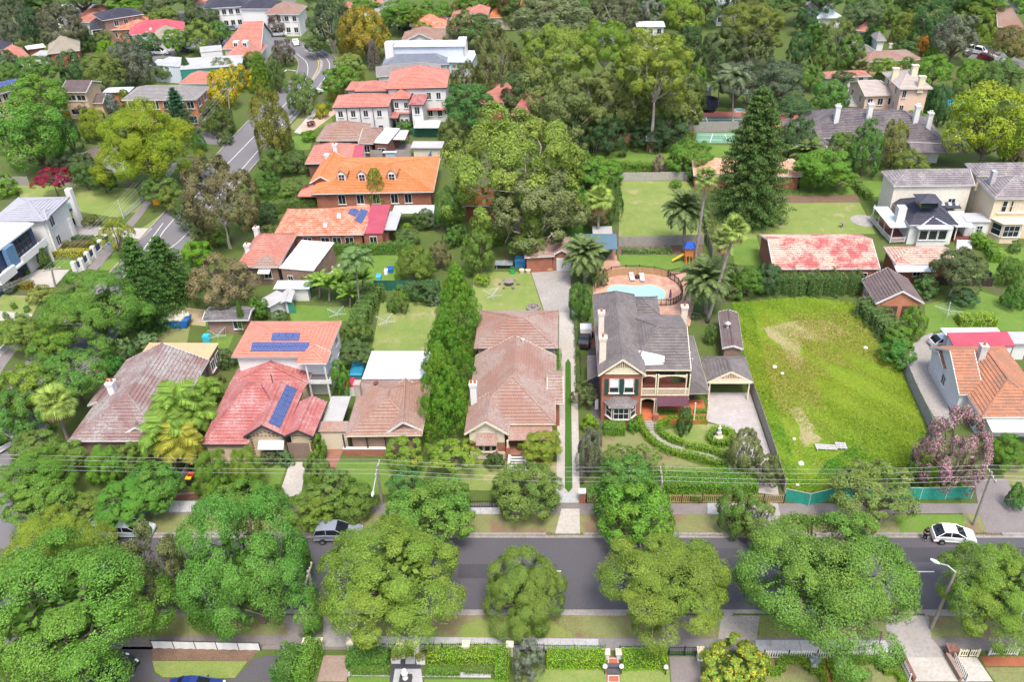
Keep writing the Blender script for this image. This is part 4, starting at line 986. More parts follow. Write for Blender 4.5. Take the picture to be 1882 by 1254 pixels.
S_green=sheet('green_steel_sheet',(.03,.13,.09),(.025,.11,.075))
B_red=brick('red_brick',(.33,.11,.065),(.25,.08,.05),(.36,.26,.2))
B_brown=brick('brown_brick',(.26,.16,.12),(.20,.125,.095),(.32,.27,.23))
B_orange=brick('orange_brick',(.50,.19,.10),(.42,.15,.08),(.45,.33,.25))
B_cream=brick('cream_brick',(.58,.45,.31),(.54,.41,.28),(.56,.46,.35))
B_dark=brick('dark_red_brick',(.20,.08,.06),(.16,.065,.05),(.24,.17,.14))
B_tan=brick('tan_brick',(.50,.32,.19),(.44,.27,.16),(.5,.38,.27))
W_white=plain('white_render',(.64,.63,.61),(.60,.59,.57),(.56,.55,.53),s1=.5,s2=5)
W_cream=plain('cream_render',(.62,.55,.43),(.59,.52,.39),(.56,.48,.36),s1=.4,s2=4)
W_ochre=plain('yellow_cream_render',(.64,.53,.38),(.61,.49,.34),(.56,.44,.30),s1=.4,s2=4)
W_pinkc=plain('pink_cream_render',(.66,.47,.36),(.62,.44,.33),(.58,.40,.30),s1=.4,s2=4)
W_navy=plain('navy_cladding',(.035,.055,.11),(.03,.048,.10),rough=.6)
W_blue=plain('blue_cladding',(.10,.20,.32),(.09,.18,.30),rough=.6)
W_pale=plain('pale_blue_render',(.55,.60,.66),(.52,.57,.63),s1=.5,s2=5)
W_tan=plain('tan_render',(.56,.40,.25),(.53,.38,.24),s1=.5,s2=5)
solar_m=None
def _solar():
 m,t,b=_new('solar_cells');uv=_N(t,'ShaderNodeUVMap').outputs[0];br=_N(t,'ShaderNodeTexBrick',offset=0.0);t.links.new(uv,br.inputs[0])
 br.inputs['Scale'].default_value=1;br.inputs['Brick Width'].default_value=.17;br.inputs['Row Height'].default_value=.17;br.inputs['Mortar Size'].default_value=.012
 br.inputs['Color1'].default_value=(.012,.03,.14,1);br.inputs['Color2'].default_value=(.018,.04,.17,1);br.inputs['Mortar'].default_value=(.22,.26,.38,1)
 t.links.new(br.outputs[0],b.inputs[0]);b.inputs['Roughness'].default_value=.18;return m
M_solar=_solar()
solar_edge=plain('panel_frame',(.7,.7,.72),rough=.4)
# --- the subject house ---------------------------------------------------
CR('X6');H=House('long mottled brown tiled house with white chimney beside the green turf strip',(800,1090))
CR('X1');H.wing((245,640),(1450,640),(1455,92),4.2,apex=(780,175),roof=R_subj,wall=W_white,win='F.5',wsize=(1.5,.5),trim=trim_dark)
CR('X6');H.wing((131,705),(1412,700),(1420,-285),3.9,axis='y',e0='h',e1='g',apex=(790,8),roof=R_subj,wall=B_red,win='R1',trim=trim_cream)
H.wing((108,845),(735,850),(735,420),3.9,axis='y',e0='g',e1='g',apex=(410,670),roof=R_subj,wall=B_red,gable=W_cream,trim=trim_cream)
H.wing((1300,408),(1532,405),(1525,-60),3.7,axis='x',e0='g',e1='g',pitch=27,roof=R_subj,wall=B_red,trim=trim_cream)
H.wing((735,935),(1372,930),(1378,690),2.95,axis='flat',zb=3.95,roof=R_subj,rname='porch_roof')
g0=G(108+75,1185);f=G(190,905,2.3);Yf=G(735,850,3.9)[1]-.45+.9
def frontbox(h,name,mat,x0,x1,z0,z1,y,t=.06,uv=False,label=None):
 m=MB();m.box(((x0+x1)/2,y-t/2,(z0+z1)/2),(x1-x0,t,z1-z0));return h.add(name,m,mat,uv,label)
ga=G(108,845,3.9);gb=G(735,850,3.9);yw=min(ga[1],gb[1])+.45;xa,xb=ga[0]+.45,gb[0]-.45;xm=(xa+xb)/2
frontbox(H,'rendered_band',W_cream,xa,xb,2.35,3.88,yw,.05);frontbox(H,'base_course',W_cream,xa-.03,xb+.03,0,1.0,yw,.09)
m=MB();m.add([(xm-1.15,yw-.05,3.75),(xm+1.15,yw-.05,3.75),(xm+1.15,yw-.95,2.75),(xm-1.15,yw-.95,2.75),(xm-1.15,yw-.05,3.6),(xm+1.15,yw-.05,3.6),(xm+1.15,yw-.95,2.62),(xm-1.15,yw-.95,2.62)],[(3,2,1,0),(4,5,6,7),(0,4,7,3),(2,6,5,1),(3,7,6,2)]);H.add('window_hood',m,R_brown,True)
for k in(-1,0,1):window(H.th,(xm+k*.7,yw-.3+abs(k)*.12,1.35),k*.5,.62,1.25,1,1,trim_cream,'casement')
m=MB();m.box((xm,yw-.13,1.2),(2.2,.24,.3));H.add('window_bay',m,B_red,True)
H.chimney(250,395,2.7,(.7,.7),W_white,2)
px0,px1=xb+.1,xb+2.8;yp=yw-.6
m=MB();m.box(((px0+px1)/2+1.2,yp+1.6,.5),(5.2,3.0,1.0));H.add('porch_floor',m,M_redpave)
for x in(px0+.25,px1-.2):
 m=MB();m.box((x,yp+.2,1.5),(.42,.42,1.1));H.add('porch_pier',m,B_red,True);m=MB();m.box((x,yp+.2,2.5),(.2,.2,.95));H.add('porch_column',m,trim_cream)
for k in range(6):
 m=MB();m.box(((px0+px1)/2,yp-.15-.3*k,.5-.08*k),(1.6,.3,1.0-.165*k));H.add('step',m,W_white);m=MB();m.box(((px0+px1)/2,yp-.1-.3*k,1.005-.165*k),(1.5,.17,.012));H.add('tread',m,trim_dark)
for x in((px0+px1)/2-.95,(px0+px1)/2+.95):m=MB();m.box((x,yp-.95,.55),(.25,1.9,1.1));H.add('step_wall',m,W_white)
CR('X1');m=MB();p,n=H.on(950,545);m.lathe((p[0],p[1],p[2]-.1),[(.1,0),(.1,.45),(.2,.48),(.18,.6),(.02,.7)],8);H.add('roof_vent',m,S_white)
# --- two storey brick house with gable ------------------------------------
CR('V2');V=House('two storey red brick villa with dark tiled roof and cream balcony',(360,790))
CR('V1')
d=V.wing((118,1000),(630,996),(90,135),6.9,axis='y',e0='g',e1='h',apex=(378,830),roof=R_grey,wall=B_red,gable=B_red,trim=trim_cream,ov=.4)
va,vu,vv=d['a'],d['u'],d['v'];vw=va[1]+.4;vx0,vx1=va[0]+.4,va[0]+d['L']-.4;vm=(vx0+vx1)/2
V.wing((460,940),(1118,942),(1092,352),6.5,axis='x',e0='h',e1='g',pitch=20,roof=R_grey,wall=B_red,trim=trim_cream,ov=1.9,win='F.75',wsize=(2.2,1.9),wmat=trim_green)
V.wing((440,352),(785,352),(560,150),5.6,axis='y',e0='h',e1='h',pitch=24,roof=R_grey,wall=B_red,trim=trim_cream)
def rpoly(h,name,pts,mat,step=.36,uv=True):
 P=[G(*p)for p in pts];n=np.cross(P[1]-P[0],P[2]-P[0]);P=P if n[2]>0 else P[::-1];m=MB()
 if step:courses(m,P,step)
 else:m.poly(P)
 h.planes.append(P);return h.add(name,m,mat,uv)
rpoly(V,'verandah_roof',[(1118,1048,5.0),(1310,1190,3.1),(1137,575,3.1),(1090,525,5.0)],R_grey)
rpoly(V,'verandah_roof',[(1118,1048,5.0),(1105,1196,3.1),(1310,1190,3.1)],R_grey)
m=MB();e1,e2,e3=G(1105,1198,3.05),G(1312,1192,3.05),G(1137,577,3.05)
for a,b in((e1,e2),(e2,e3)):m.box(tuple((a+b)/2),(np.linalg.norm(b-a),.14,.16),math.atan2(b[1]-a[1],b[0]-a[0]))
V.add('gutter',m,trim_cream)
W0=[G(610,912,6.6),G(835,908,6.6)];yb=W0[0][1];x0,x1=W0[0][0],W0[1][0];m=MB();up=np.array((0,0,.12))
bl,br,ap=V.on(548,738)[0]+up,V.on(828,800)[0]+up,V.on(690,800)[0]+up*4
m.add([W0[0],W0[1],br,V.on(690,765)[0]+up,bl,ap],[(0,1,5),(1,2,5),(2,3,5),(3,4,5),(4,0,5)]);V.add('balcony_roof',m,S_white,True)
m=MB();m.box(((x0+x1)/2,yb+.05,6.5),(x1-x0,.1,.26));V.add('balcony_fascia',m,trim_cream)
zr=va[2]+(d['L']/2)*math.tan(math.radians(40));yg=vw-.03
hw=(d['L']/2-.4)
m=MB();m.add([(vm-hw*.82,yg-.1,6.95),(vm+hw*.82,yg-.1,6.95),(vm+hw*.42,yg-.1,7.75),(vm-hw*.42,yg-.1,7.75)],[(0,1,2,3)]);m.box((vm,yg-.08,6.9),(hw*1.7,.12,.14));V.add('gable_panel',m,trim_cream)
m=MB()
for k in range(-4,5):m.box((vm+k*.2,yg-.11,7.75+(1-abs(k)/5)*.42),(.09,.06,(1-abs(k)/5)*.85+.1))
V.add('gable_fretwork',m,trim_cream);frontbox(V,'gable_infill',plain('red_ochre',(.36,.09,.05)),vm-hw*.36,vm+hw*.36,7.75,8.0,yg,.04)
for k in(-1,1):
 window(V.th,(vm+k*.85,vw-.004,4.15),0,1.05,1.9,1,2,trim_white)
 m=MB();m.box((vm+k*.85,vw-.03,5.45),(.92,.03,1.15));V.add('blind',m,plain('white_blind',(.8,.8,.78)))
for x,wd in((-1.72,.42),(0,.5),(1.72,.42)):
 m=MB();m.box((vm+x,vw-.05,5.1),(wd,.07,1.95));V.add('shutter',m,trim_green)
m=MB();m.box((vm,vw-.07,3.98),(4.0,.16,.14));V.add('sill',m,trim_green)
def bay(h,cx,y,r,z0,z1,zr,mw,mr,n=3,glassz=(0.9,2.4),wm=None,depth=1.0):
 a=[math.radians(180+45*k)for k in range(5)];pts=[(cx-r,y),(cx-r*.55,y-depth),(cx+r*.55,y-depth),(cx+r,y)]
 m=MB();m.prism(pts,z0,z1);h.add('bay',m,mw,True)
 m=MB();k=1.18;e=[(cx-r*k,y,z1),(cx-r*.6*k,y-depth*k-.1,z1),(cx+r*.6*k,y-depth*k-.1,z1),(cx+r*k,y,z1)];t=[(cx-r*.4,y,zr),(cx-r*.25,y-.35,zr),(cx+r*.25,y-.35,zr),(cx+r*.4,y,zr)]
 m.add(e+t,[(0,1,5,4),(1,2,6,5),(2,3,7,6),(4,5,6,7)]);h.add('bay_roof',m,mr,True)
 w1=r*1.1*.9;w2=math.hypot(r*.45,depth)*.8
 window(h.th,(cx,y-depth-.004,glassz[0]),0,w1,glassz[1]-glassz[0],3,2,wm)
 for s in(-1,1):
  an=s*math.atan2(depth,r*.45);window(h.th,(cx+s*(r*.775+.004),y-depth/2-.004,glassz[0]),an,w2,glassz[1]-glassz[0],1,2,wm)
bay(V,vm,vw,1.75,0,2.85,3.6,B_red,R_grey,glassz=(1.05,2.65))
m=MB();m.box((vm,vw-.5,2.75),(2.9,1.15,.2));V.add('bay_head',m,trim_cream)
bx0,bx1=vx1,G(1118,942,6.5)[0]-.1;yb0=vw+.35;yb1=yb0+2.6
m=MB();m.box(((bx0+bx1)/2,yb0+1.2,3.3),(bx1-bx0,2.6,.3));V.add('balcony_floor',m,plain('deck_brown',(.16,.06,.04)))
m=MB()
n=46
for k in range(n):m.box((bx0+(k+.5)*(bx1-bx0)/n,yb0,3.95),(.07,.05,.85))
V.add('balusters',m,trim_cream,label='cream balusters of the balcony')
m=MB();m.box(((bx0+bx1)/2,yb0,4.42),(bx1-bx0,.12,.1));m.box(((bx0+bx1)/2,yb0,3.5),(bx1-bx0,.1,.1));V.add('handrail',m,trim_cream)
m=MB();m.box(((bx0+bx1)/2,yb0-.03,3.22),(bx1-bx0,.1,.38));V.add('balcony_beam',m,trim_cream)
px=[bx0+.08,bx0+(bx1-bx0)*.30,bx0+(bx1-bx0)*.345,bx1-.45,bx1-.05]
for x in px:
 m=MB();m.box((x,yb0,4.95),(.14,.14,3.0));V.add('balcony_post',m,trim_cream);m=MB();m.box((x,yb0-.02,1.8),(.15,.15,2.6));V.add('verandah_post',m,trim_cream)
for a,b in((px[0],px[1]),(px[2],px[3])):
 for z in(6.1,2.85):
  m=MB();N=8
  for k in range(N):
   t=(k+.5)/N;m.box((a+(b-a)*t,yb0-.01,z+.2-.28*(2*t-1)**2/2),((b-a)/N,.08,.12+.28*(2*t-1)**2))
  V.add('arched_valance',m,trim_cream)
m=MB();ax0,ax1=px[2],px[4];m.add([(ax0,yb0-.08,3.4),(ax1,yb0-.08,3.4),(ax1,yb0-1.15,2.75),(ax0,yb0-1.15,2.75)],[(3,2,1,0)]);V.add('awning',m,plain('maroon_canvas',(.10,.04,.055)))
fx1=e2[0]-.2;m=MB();m.box(((bx0+fx1)/2,yb0+.9,.3),(fx1-bx0,3.9,.6));V.add('verandah_floor',m,plain('terracotta_floor',(.46,.14,.06),(.40,.12,.05)))
for x in(fx1-.1,fx1-1.6):m=MB();m.box((x,yb0-.95,1.85),(.15,.15,2.5));V.add('verandah_post',m,trim_cream)
for k in range(4):m=MB();m.box((bx0+1.1,yb0-1.2-.3*k,.28-.06*k),(2.0,.32,.56-.13*k));V.add('step',m,M_conc2)
m=MB();m.box((px[1]+.1,yb0-1.0,.75),(.6,.5,1.5));V.add('pier',m,B_red,True)
window(V.th,(bx0+1.2,yb1-.02,.7),0,1.0,2.2,1,1,trim_green,'door')
for k in(3.2,6):window(V.th,(bx0+k,yb1-.02,1.1),0,1.3,1.7,2,1,trim_green)
CR('V1')
W_chim=plain('cream_chimney',(.70,.60,.50),(.66,.56,.46))
V.chimney(145,545,3.0,(.65,.65),W_chim,1);V.chimney(160,840,3.2,(.75,.75),W_chim,1);V.chimney(1038,390,1.9,(.8,.7),W_chim,1)
for x,y in((1108,780),(1130,850)):p,n=V.on(x,y);m=MB();m.lathe((p[0],p[1],p[2]-.1),[(.1,0),(.1,.5),(.14,.52)],8);V.add('roof_vent',m,S_lgrey)
V.wing((480,132),(745,300),(470,132),3.0,axis='flat',zb=3.2,roof=S_white,rname='lean_to_roof')if False else None
rpoly(V,'lean_to_roof',[(505,235,3.3),(745,305,2.9),(725,185,2.9),(480,130,3.3)],S_white,0)
rpoly(V,'side_roof',[(-5,1060,2.9),(108,1010,3.0),(92,785,3.2),(-5,785,2.9)],R_grey,.4)
# --- carport of the villa -------------------------------------------------
K=House('open gabled carport with dark tiles and cream gable screen',(1540,1250),'carport','carport')
K.wing((1295,1078),(1785,1075),(1660,800),2.7,axis='y',e0='g',e1='h',pitch=30,roof=R_grey,trim=trim_cream)
ka,kb=G(1295,1078,2.7),G(1785,1075,2.7);km=(ka[0]+kb[0])/2;kw=(kb[0]-ka[0])/2;ky=ka[1]-.03
m=MB();m.add([(km-kw*.85,ky,2.75),(km+kw*.85,ky,2.75),(km+kw*.45,ky,3.35),(km-kw*.45,ky,3.35)],[(0,1,2,3)]);m.box((km,ky+.02,2.66),(kw*1.9,.12,.22));K.add('gable_panel',m,trim_cream)
frontbox(K,'gable_infill',plain('red_ochre',(.36,.09,.05)),km-kw*.36,km+kw*.36,3.35,3.7,ky+.05,.03)
m=MB()
for k in range(-4,5):m.box((km+k*.2,ky-.03,3.4+(1-abs(k)/5)*.36),(.08,.05,(1-abs(k)/5)*.7+.1))
K.add('gable_fretwork',m,trim_cream)
for x in(km-kw+.35,km+kw-.35):
 for dy in(.2,4.6):m=MB();m.box((x,ky+dy,1.32),(.16,.16,2.64));K.add('post',m,trim_cream)
 # --- long shed behind -----------------------------------------------------
S=House('long narrow shed with weathered dark tiles along the vacant block fence',(1450,700),'shed','shed')
S.wing((1460,705),(1680,715),(1530,320),2.6,axis='y',e0='g',e1='g',pitch=18,roof=R_dkbrown,wall=B_brown,ov=.25)
p,n=S.on(1510,490);m=MB();m.lathe((p[0],p[1],p[2]-.1),[(.18,0),(.18,.8),(.42,.85),(.05,1.15)],8);S.add('roof_vent',m,S_lgrey)
# --- red roofed house with solar panels ------------------------------------
CR('Y2');H=House('red tiled house with white two storey rear wing and solar panels',(800,940))
CR('Y1');H.wing((440,512),(1622,512),(1830,78),5.9,apex=(930,172),roof=R_coral,wall=W_white,trim=trim_white,win='R2',gut=plain('grey_gutter',(.4,.38,.37)))
H.wing((1240,590),(1605,590),(1640,450),5.85,axis='y',e0='h',e1='g',apex=(1455,430),roof=R_coral,trim=trim_white,ov=.3)
p0,p1=G(1240,590,5.85),G(1605,590,5.85);yy=p0[1]+.3;m=MB();m.box(((p0[0]+p1[0])/2+.35,yy+1.3,2.9),(p1[0]-p0[0]-.4,2.8,.22));H.add('balcony_floor',m,plain('grey_deck',(.16,.15,.15)))
m=MB();m.box(((p0[0]+p1[0])/2+.35,yy-.1,2.95),(p1[0]-p0[0]-.4,.12,.5));m.box((p1[0]-.1,yy+1.3,2.95),(.12,2.8,.5));H.add('balcony_edge',m,trim_white)
for x in(p0[0]+.95,p1[0]-.35):m=MB();m.box((x,yy,4.4),(.18,.18,2.9));H.add('balcony_post',m,trim_white);m=MB();m.box((x,yy,1.4),(.2,.2,2.8));H.add('ground_post',m,trim_white)
window(H.th,(p0[0]+1.9,yy+2.3,3.1),0,1.6,2.0,2,1,trim_white,'balcony_door');window(H.th,(p1[0]-1.2,yy+2.3,.8),0,1.2,1.3,2,1,trim_white)
H.solar((928,318),(1275,318),(1292,218),(948,218),4,2,M_solar);H.solar((672,448),(1380,445),(1405,335),(698,335),8,2,M_solar)
CR('Y2');fl,fr,zf=G(68,790,2.9),G(650,790,2.9),math.radians(21);nf=np.array((0,-math.sin(zf),math.cos(zf)))
def rayp(p0,n,x,y):o=np.array((0,0,HCAM));d=gp(*PX(x,y))-o;return o+d*((n@(p0-o))/(n@d))
r0,r1,rv,rw=[rayp(fl,nf,*q)for q in((640,36),(800,34),(945,255),(612,665))];bl=G(430,22,2.9);bl[2]=2.9
for P_ in([fl,fr,rw,rv,r1,r0],[bl,fl,r0],[bl,r0,r1,G(800,-40,4.0)]):m=MB();courses(m,P_,.42);H.planes.append(P_);H.add('roof',m,R_red,True)
m=MB();m.tube([fl,r0],.13,5);m.tube([r0,r1],.13,5);m.tube([r1,rv],.13,5);H.add('ridge_cap',m,R_red)
m=MB();m.box(tuple((fl+fr)/2-np.array((0,0,.08))),(fr[0]-fl[0],.14,.16));H.add('gutter',m,trim_dark)
m=MB();m.prism([tuple(G(*q)[:2])for q in((120,770,2.9),(640,770,2.9),(1050,60,2.9),(480,60,2.9))],0,2.85);H.add('wall',m,B_cream,True)
H.wing((430,25),(1375,30),(1330,-130),3.2,axis='y',e0='h',e1='g',pitch=21,roof=R_red,wall=B_cream,trim=trim_white)
H.wing((592,690),(1092,688),(1300,150),3.6,axis='y',e0='g',e1='g',apex=(805,555),roof=R_red,wall=B_cream,trim=trim_dark)
P_=H.planes[-1];n_=unit(np.cross(P_[1]-P_[0],P_[2]-P_[0]));m=MB();courses(m,[rayp(P_[0],n_,*q)for q in((940,262),(800,34),(1385,22),(1290,165))],.42);H.add('roof',m,R_red,True)
H.last=True;H.solar((888,522),(1030,592),(1245,112),(1112,55),2,8,M_solar);H.last=False
q0,q1=G(592,690,3.6),G(1092,688,3.6)
H.wing((1092,688),(1442,694),(1600,262),3.6,axis='y',e0='g',e1='g',apex=(1230,615),roof=R_red,wall=B_cream,trim=trim_dark)
q2=G(1442,694,3.6);yq=q0[1]+.45;yq2=G(1092,688,3.6)[1]+.45
m=MB();xg0,xg1=G(1160,990)[0],G(1425,990)[0];H_g=2.35
for k in range(5):m.box(((xg0+xg1)/2,yq2-.04,.235+.47*k),(xg1-xg0,.08,.44))
H.add('garage_door',m,plain('brown_roller_door',(.24,.17,.14),(.22,.155,.125)))
xw0,xw1=q0[0]+1.3,q0[0]+4.1;m=MB();m.add([(xw0,yq-.03,2.75),(xw1,yq-.03,2.75),(xw1,yq-.85,2.1),(xw0,yq-.85,2.1),(xw0,yq-.03,2.68),(xw1,yq-.03,2.68),(xw1,yq-.85,2.0),(xw0,yq-.85,2.0)],[(3,2,1,0),(4,5,6,7),(3,7,6,2),(0,4,7,3),(1,2,6,5)]);H.add('window_awning',m,sheet('striped_awning',(.55,.55,.56),(.46,.46,.48),.3),True)
window(H.th,((xw0+xw1)/2,yq-.004,1.0),0,2.2,1.3,3,1,trim_white)
m=MB();r=random.Random(4)
for(a,b,y)in((q0[0]+.7,q1[0]-.7,yq),(q1[0]+.6,q2[0]-.6,yq2)):
 for k in range(7):m.box((a+(b-a)*(k+.5)/7,y-.03,3.35),(.24,.08,.09))
 for k in range(5):m.box(((a+b)/2+(k-2)*.42,y-.03,3.95-abs(k-2)*.16),(.24,.08,.09))
H.add('raised_bricks',m,B_dark)
m=MB();c=q0[0]+.45
for k in range(8):m.box((c,yq-.02,.4+.4*k),(.36,.1,.18))
for k in range(8):m.box((q2[0]-.45,yq2-.02,.4+.4*k),(.36,.1,.18))
H.add('corner_bricks',m,B_dark)
CR('Y1');m=MB();p,n=H.on(955,860);m.tube([p,p+np.array((0,0,1.6))],.06,6);H.add('flue',m,plain('rusty_flue',(.2,.06,.04)))
# --- bungalow with white metal extension and cream garage --------------------
CR('21');H=House('brown tiled brick bungalow with a wide white metal roof behind',(800,860))
H.wing((645,712),(1195,705),(1197,312),3.1,axis='y',e0='h',e1='h',pitch=26,roof=R_brown,wall=B_brown,trim=trim_cream,ov=.5)
H.wing((938,692),(1200,672),(1200,360),3.2,axis='y',e0='g',e1='g',apex=(1080,612),roof=R_brown,wall=B_red,trim=trim_white)
H.wing((765,300),(1222,300),(1245,90),3.2,axis='flat',zb=3.0,roof=S_white,wall=W_white,rname='flat_roof',ov=.25)
H.wing((445,682),(655,680),(655,625),2.7,axis='flat',zb=3.1,roof=R_brown,wall=W_cream,rname='garage_roof',ov=.15)
a,b=G(510,785),G(650,785);m=MB()
for k in range(5):m.box(((a[0]+b[0])/2,a[1]-.08,.23+.46*k),(b[0]-a[0],.08,.43))
H.add('garage_door',m,W_cream);p=G(640,855);q=G(955,855)
m=MB();m.box(((p[0]+q[0])/2,p[1]+.1,.5),(q[0]-p[0],.3,1.0));H.add('verandah_wall',m,B_red,True);m=MB();m.box(((p[0]+q[0])/2,p[1]+.1,1.03),(q[0]-p[0]+.1,.4,.07));H.add('wall_coping',m,W_white)
for x in(p[0]+.2,(p[0]+q[0])/2+.3,q[0]-.1):m=MB();m.box((x,p[1]+.1,2.0),(.14,.14,2.0));H.add('verandah_post',m,trim_dark)
H.chimney(740,390,1.2,(.6,.8),plain('brown_rough_render',(.4,.33,.28)),0)
p,n=H.on(868,345);m=MB();m.lathe((p[0],p[1],p[2]-.1),[(.15,0),(.15,.3),(.3,.35),(.3,.5),(.1,.6)],8);H.add('whirly_vent',m,plain('rust_red',(.2,.06,.04)))
H.wing((475,620),(620,620),(700,425),2.6,axis='flat',zb=2.6,roof=S_lgrey,rname='carport_roof')
H.wing((400,400),(510,470),(560,395),2.7,axis='flat',zb=2.7,roof=S_lgrey,rname='covered_way_roof')if False else None
# --- left corner bungalow ---------------------------------------------------
CR('20');H=House('long purple brown tiled bungalow under palms with a tan flat roof behind',(700,850))
H.wing((495,748),(1165,745),(1505,165),3.2,axis='y',e0='h',e1='g',pitch=27,roof=R_h1,wall=B_brown,trim=trim_white,win='R3',wsize=(1.2,1.6),ov=.45)
H.wing((632,492),(760,492),(890,335),2.9,axis='y',e0='g',e1='h',pitch=25,roof=R_h1,wall=B_brown,trim=trim_white)
H.wing((870,710),(1100,690),(1100,470),3.3,axis='y',e0='g',e1='g',pitch=30,roof=R_h1,wall=W_white,trim=trim_white)
H.wing((985,162),(1500,165),(1597,42),3.3,axis='flat',zb=3.3,roof=S_tan,wall=B_brown,rname='flat_roof',ov=.15,win='R2')
H.chimney(820,400,1.5,(.7,.9),W_white,2);H.chimney(1190,400,1.2,(.7,.7),B_brown,1)
for k in range(3):g=G(690+60*k,790);m=MB();m.box((g[0],g[1],1.5),(.16,.16,3.0));H.add('verandah_post',m,trim_white)
# --- right: orange roofed house, red metal roof ------------------------------
CR('A4');H=House('rusty orange tiled white house at the right edge by the pink blossom tree',(900,1090))
H.wing((935,1010),(1720,1005),(1740,268),3.3,axis='y',e0='h',e1='h',pitch=26,roof=R_rust,wall=W_white,trim=trim_white,win='L.85',ov=.5)
H.wing((530,502),(1100,500),(1000,282),3.4,axis='x',e0='g',e1='g',pitch=24,roof=R_rust,wall=B_dark,trim=trim_white,win='L1',ov=.5)
H.wing((700,770),(960,770),(950,270),3.4,axis='x',e0='g',e1='g',pitch=30,roof=R_rust,wall=W_white,trim=trim_white,win='L.5',ov=.35)
H.wing((1050,1165),(1660,1165),(1700,1022),2.6,axis='flat',zb=2.9,roof=S_wrust,rname='verandah_roof')
for x in(1060,1300):g=G(x,1230);m=MB();m.box((g[0],g[1]+.6,1.25),(.14,.14,2.5));H.add('verandah_post',m,trim_white)
H.chimney(920,395,1.9,(.75,.75),plain('worn_white_render',(.62,.6,.58),(.45,.42,.40),s2=8),1)
H=House('red ribbed metal roofed annexe with a white verandah roof',(700,290),'annexe','annexe')
H.wing((645,275),(1290,262),(1170,145),3.0,axis='flat',zb=3.5,roof=S_red,wall=W_white,ov=.2)
H.wing((560,150),(1160,145),(1075,62),2.9,axis='flat',zb=2.8,roof=S_white,wall=W_white,rname='verandah_roof',ov=.5)
H.wing((1270,238),(1480,240),(1480,115),2.8,axis='flat',zb=2.8,roof=S_lgrey,rname='side_roof',wall=W_white)
# --- brown gabled double garage ---------------------------------------------
CR('13');H=House('orange brick double garage with a brown gabled roof',(960,1050),'garage','garage')
H.wing((815,972),(1162,968),(705,800),2.7,axis='y',e0='g',e1='g',pitch=30,roof=R_dkbrown,wall=B_orange,trim=trim_white,ov=.3,win='L2',wsize=(.9,1.0))
a,b=G(815,972,2.7),G(1162,968,2.7);yg=a[1]+.3
for k in(0,1):
 x=a[0]+.9+k*(b[0]-a[0]-.6)/2;m=MB();w=(b[0]-a[0])/2-1.0
 for j in range(4):m.box((x+w/2,yg-.03,.3+.52*j),(w,.05,.5))
 H.add('garage_door',m,plain('dark_timber_door',(.10,.06,.05)))
 # --- stable with lichened red roof ------------------------------------------
H=House('long red brick stable with blotchy red and beige tiled roof',(400,790),'stable','stable')
H.wing((75,722),(845,720),(780,475),3.4,axis='x',e0='g',e1='g',pitch=20,roof=R_stable,wall=B_red,trim=trim_white,win='F4',ov=.3)
H.wing((955,690),(1390,685),(1340,560),3.3,axis='x',e0='h',e1='g',pitch=20,roof=R_stable,wall=B_red,trim=trim_white,win='F.4',ov=.4)
H.wing((965,742),(1250,740),(1245,688),2.8,axis='flat',zb=3.2,roof=S_white,rname='verandah_roof')
# --- conservatory house -------------------------------------------------------
CR('A1');H=House('white verandahed pavilion with dark tiled roof and a roof lantern',(700,1020),'pavilion','pavilion')
H.wing((520,795),(1100,795),(830,500),3.6,axis='x',pitch=30,roof=R_dark,wall=W_white,trim=trim_white,ov=.4)
p=G(735,500,6.6);m=MB();m.box((p[0],p[1],6.3),(2.6,2.6,1.0));H.add('lantern',m,glass());m=MB();c=p
m.add([(c[0]-1.8,c[1]-1.8,6.85),(c[0]+1.8,c[1]-1.8,6.85),(c[0]+1.8,c[1]+1.8,6.85),(c[0]-1.8,c[1]+1.8,6.85),(c[0],c[1],7.7)],[(0,1,4),(1,2,4),(2,3,4),(3,0,4),(3,2,1,0)]);H.add('lantern_roof',m,R_dark,True)
p=H.on(410,690)[0];m=MB();m.box((p[0],p[1],p[2]+.2),(1.3,1.3,3.0));H.add('chimney',m,W_white)
rpoly(H,'verandah_roof',[(300,828,2.9),(405,752,3.3),(270,575,3.3),(95,575,2.9)],S_pale,0);rpoly(H,'verandah_roof',[(300,828,2.9),(520,825,2.9),(470,752,3.3),(405,752,3.3)],S_pale,0)
H.wing((630,838),(1040,836),(1000,700),3.3,axis='y',e0='h',e1='g',pitch=20,roof=S_pale,wall=W_white,trim=trim_white,win='F3',wsize=(1.3,1.9),nx=1,step=0)
rpoly(H,'verandah_roof',[(1060,820,3.0),(1292,818,3.0),(1165,632,3.3),(965,632,3.3)],S_pale,0)
m=MB();a,b,c=G(290,1010),G(470,1000),G(70,740);d2=G(460,860)
m.prism([tuple(x[:2])for x in(a,b,d2,c)],0,.6);H.add('verandah_floor',m,plain('red_brown_tile',(.20,.07,.05)))
m=MB();m.prism([tuple(G(*x)[:2])for x in((1030,1000),(1230,990),(1250,880),(1050,880))],0,.6);H.add('verandah_floor',m,plain('red_brown_tile',(.20,.07,.05)))
for x,y in((290,1010),(205,910),(140,830),(75,750),(470,1005),(1040,1000),(1240,985)):g=G(x,y);m=MB();m.box((g[0],g[1],1.75),(.15,.15,2.5));H.add('verandah_post',m,trim_white)
for k in range(5):g=G(1165,1090-18*k);m=MB();m.box((g[0],g[1],.06+.06*k),(2.4,.5,.12+.12*k));H.add('step',m,W_white)
fence('white picket rail round the pavilion verandah',[(455,1018),(285,1025),(195,930),(60,760)],1.0,'picket',trim_white,base=.3)
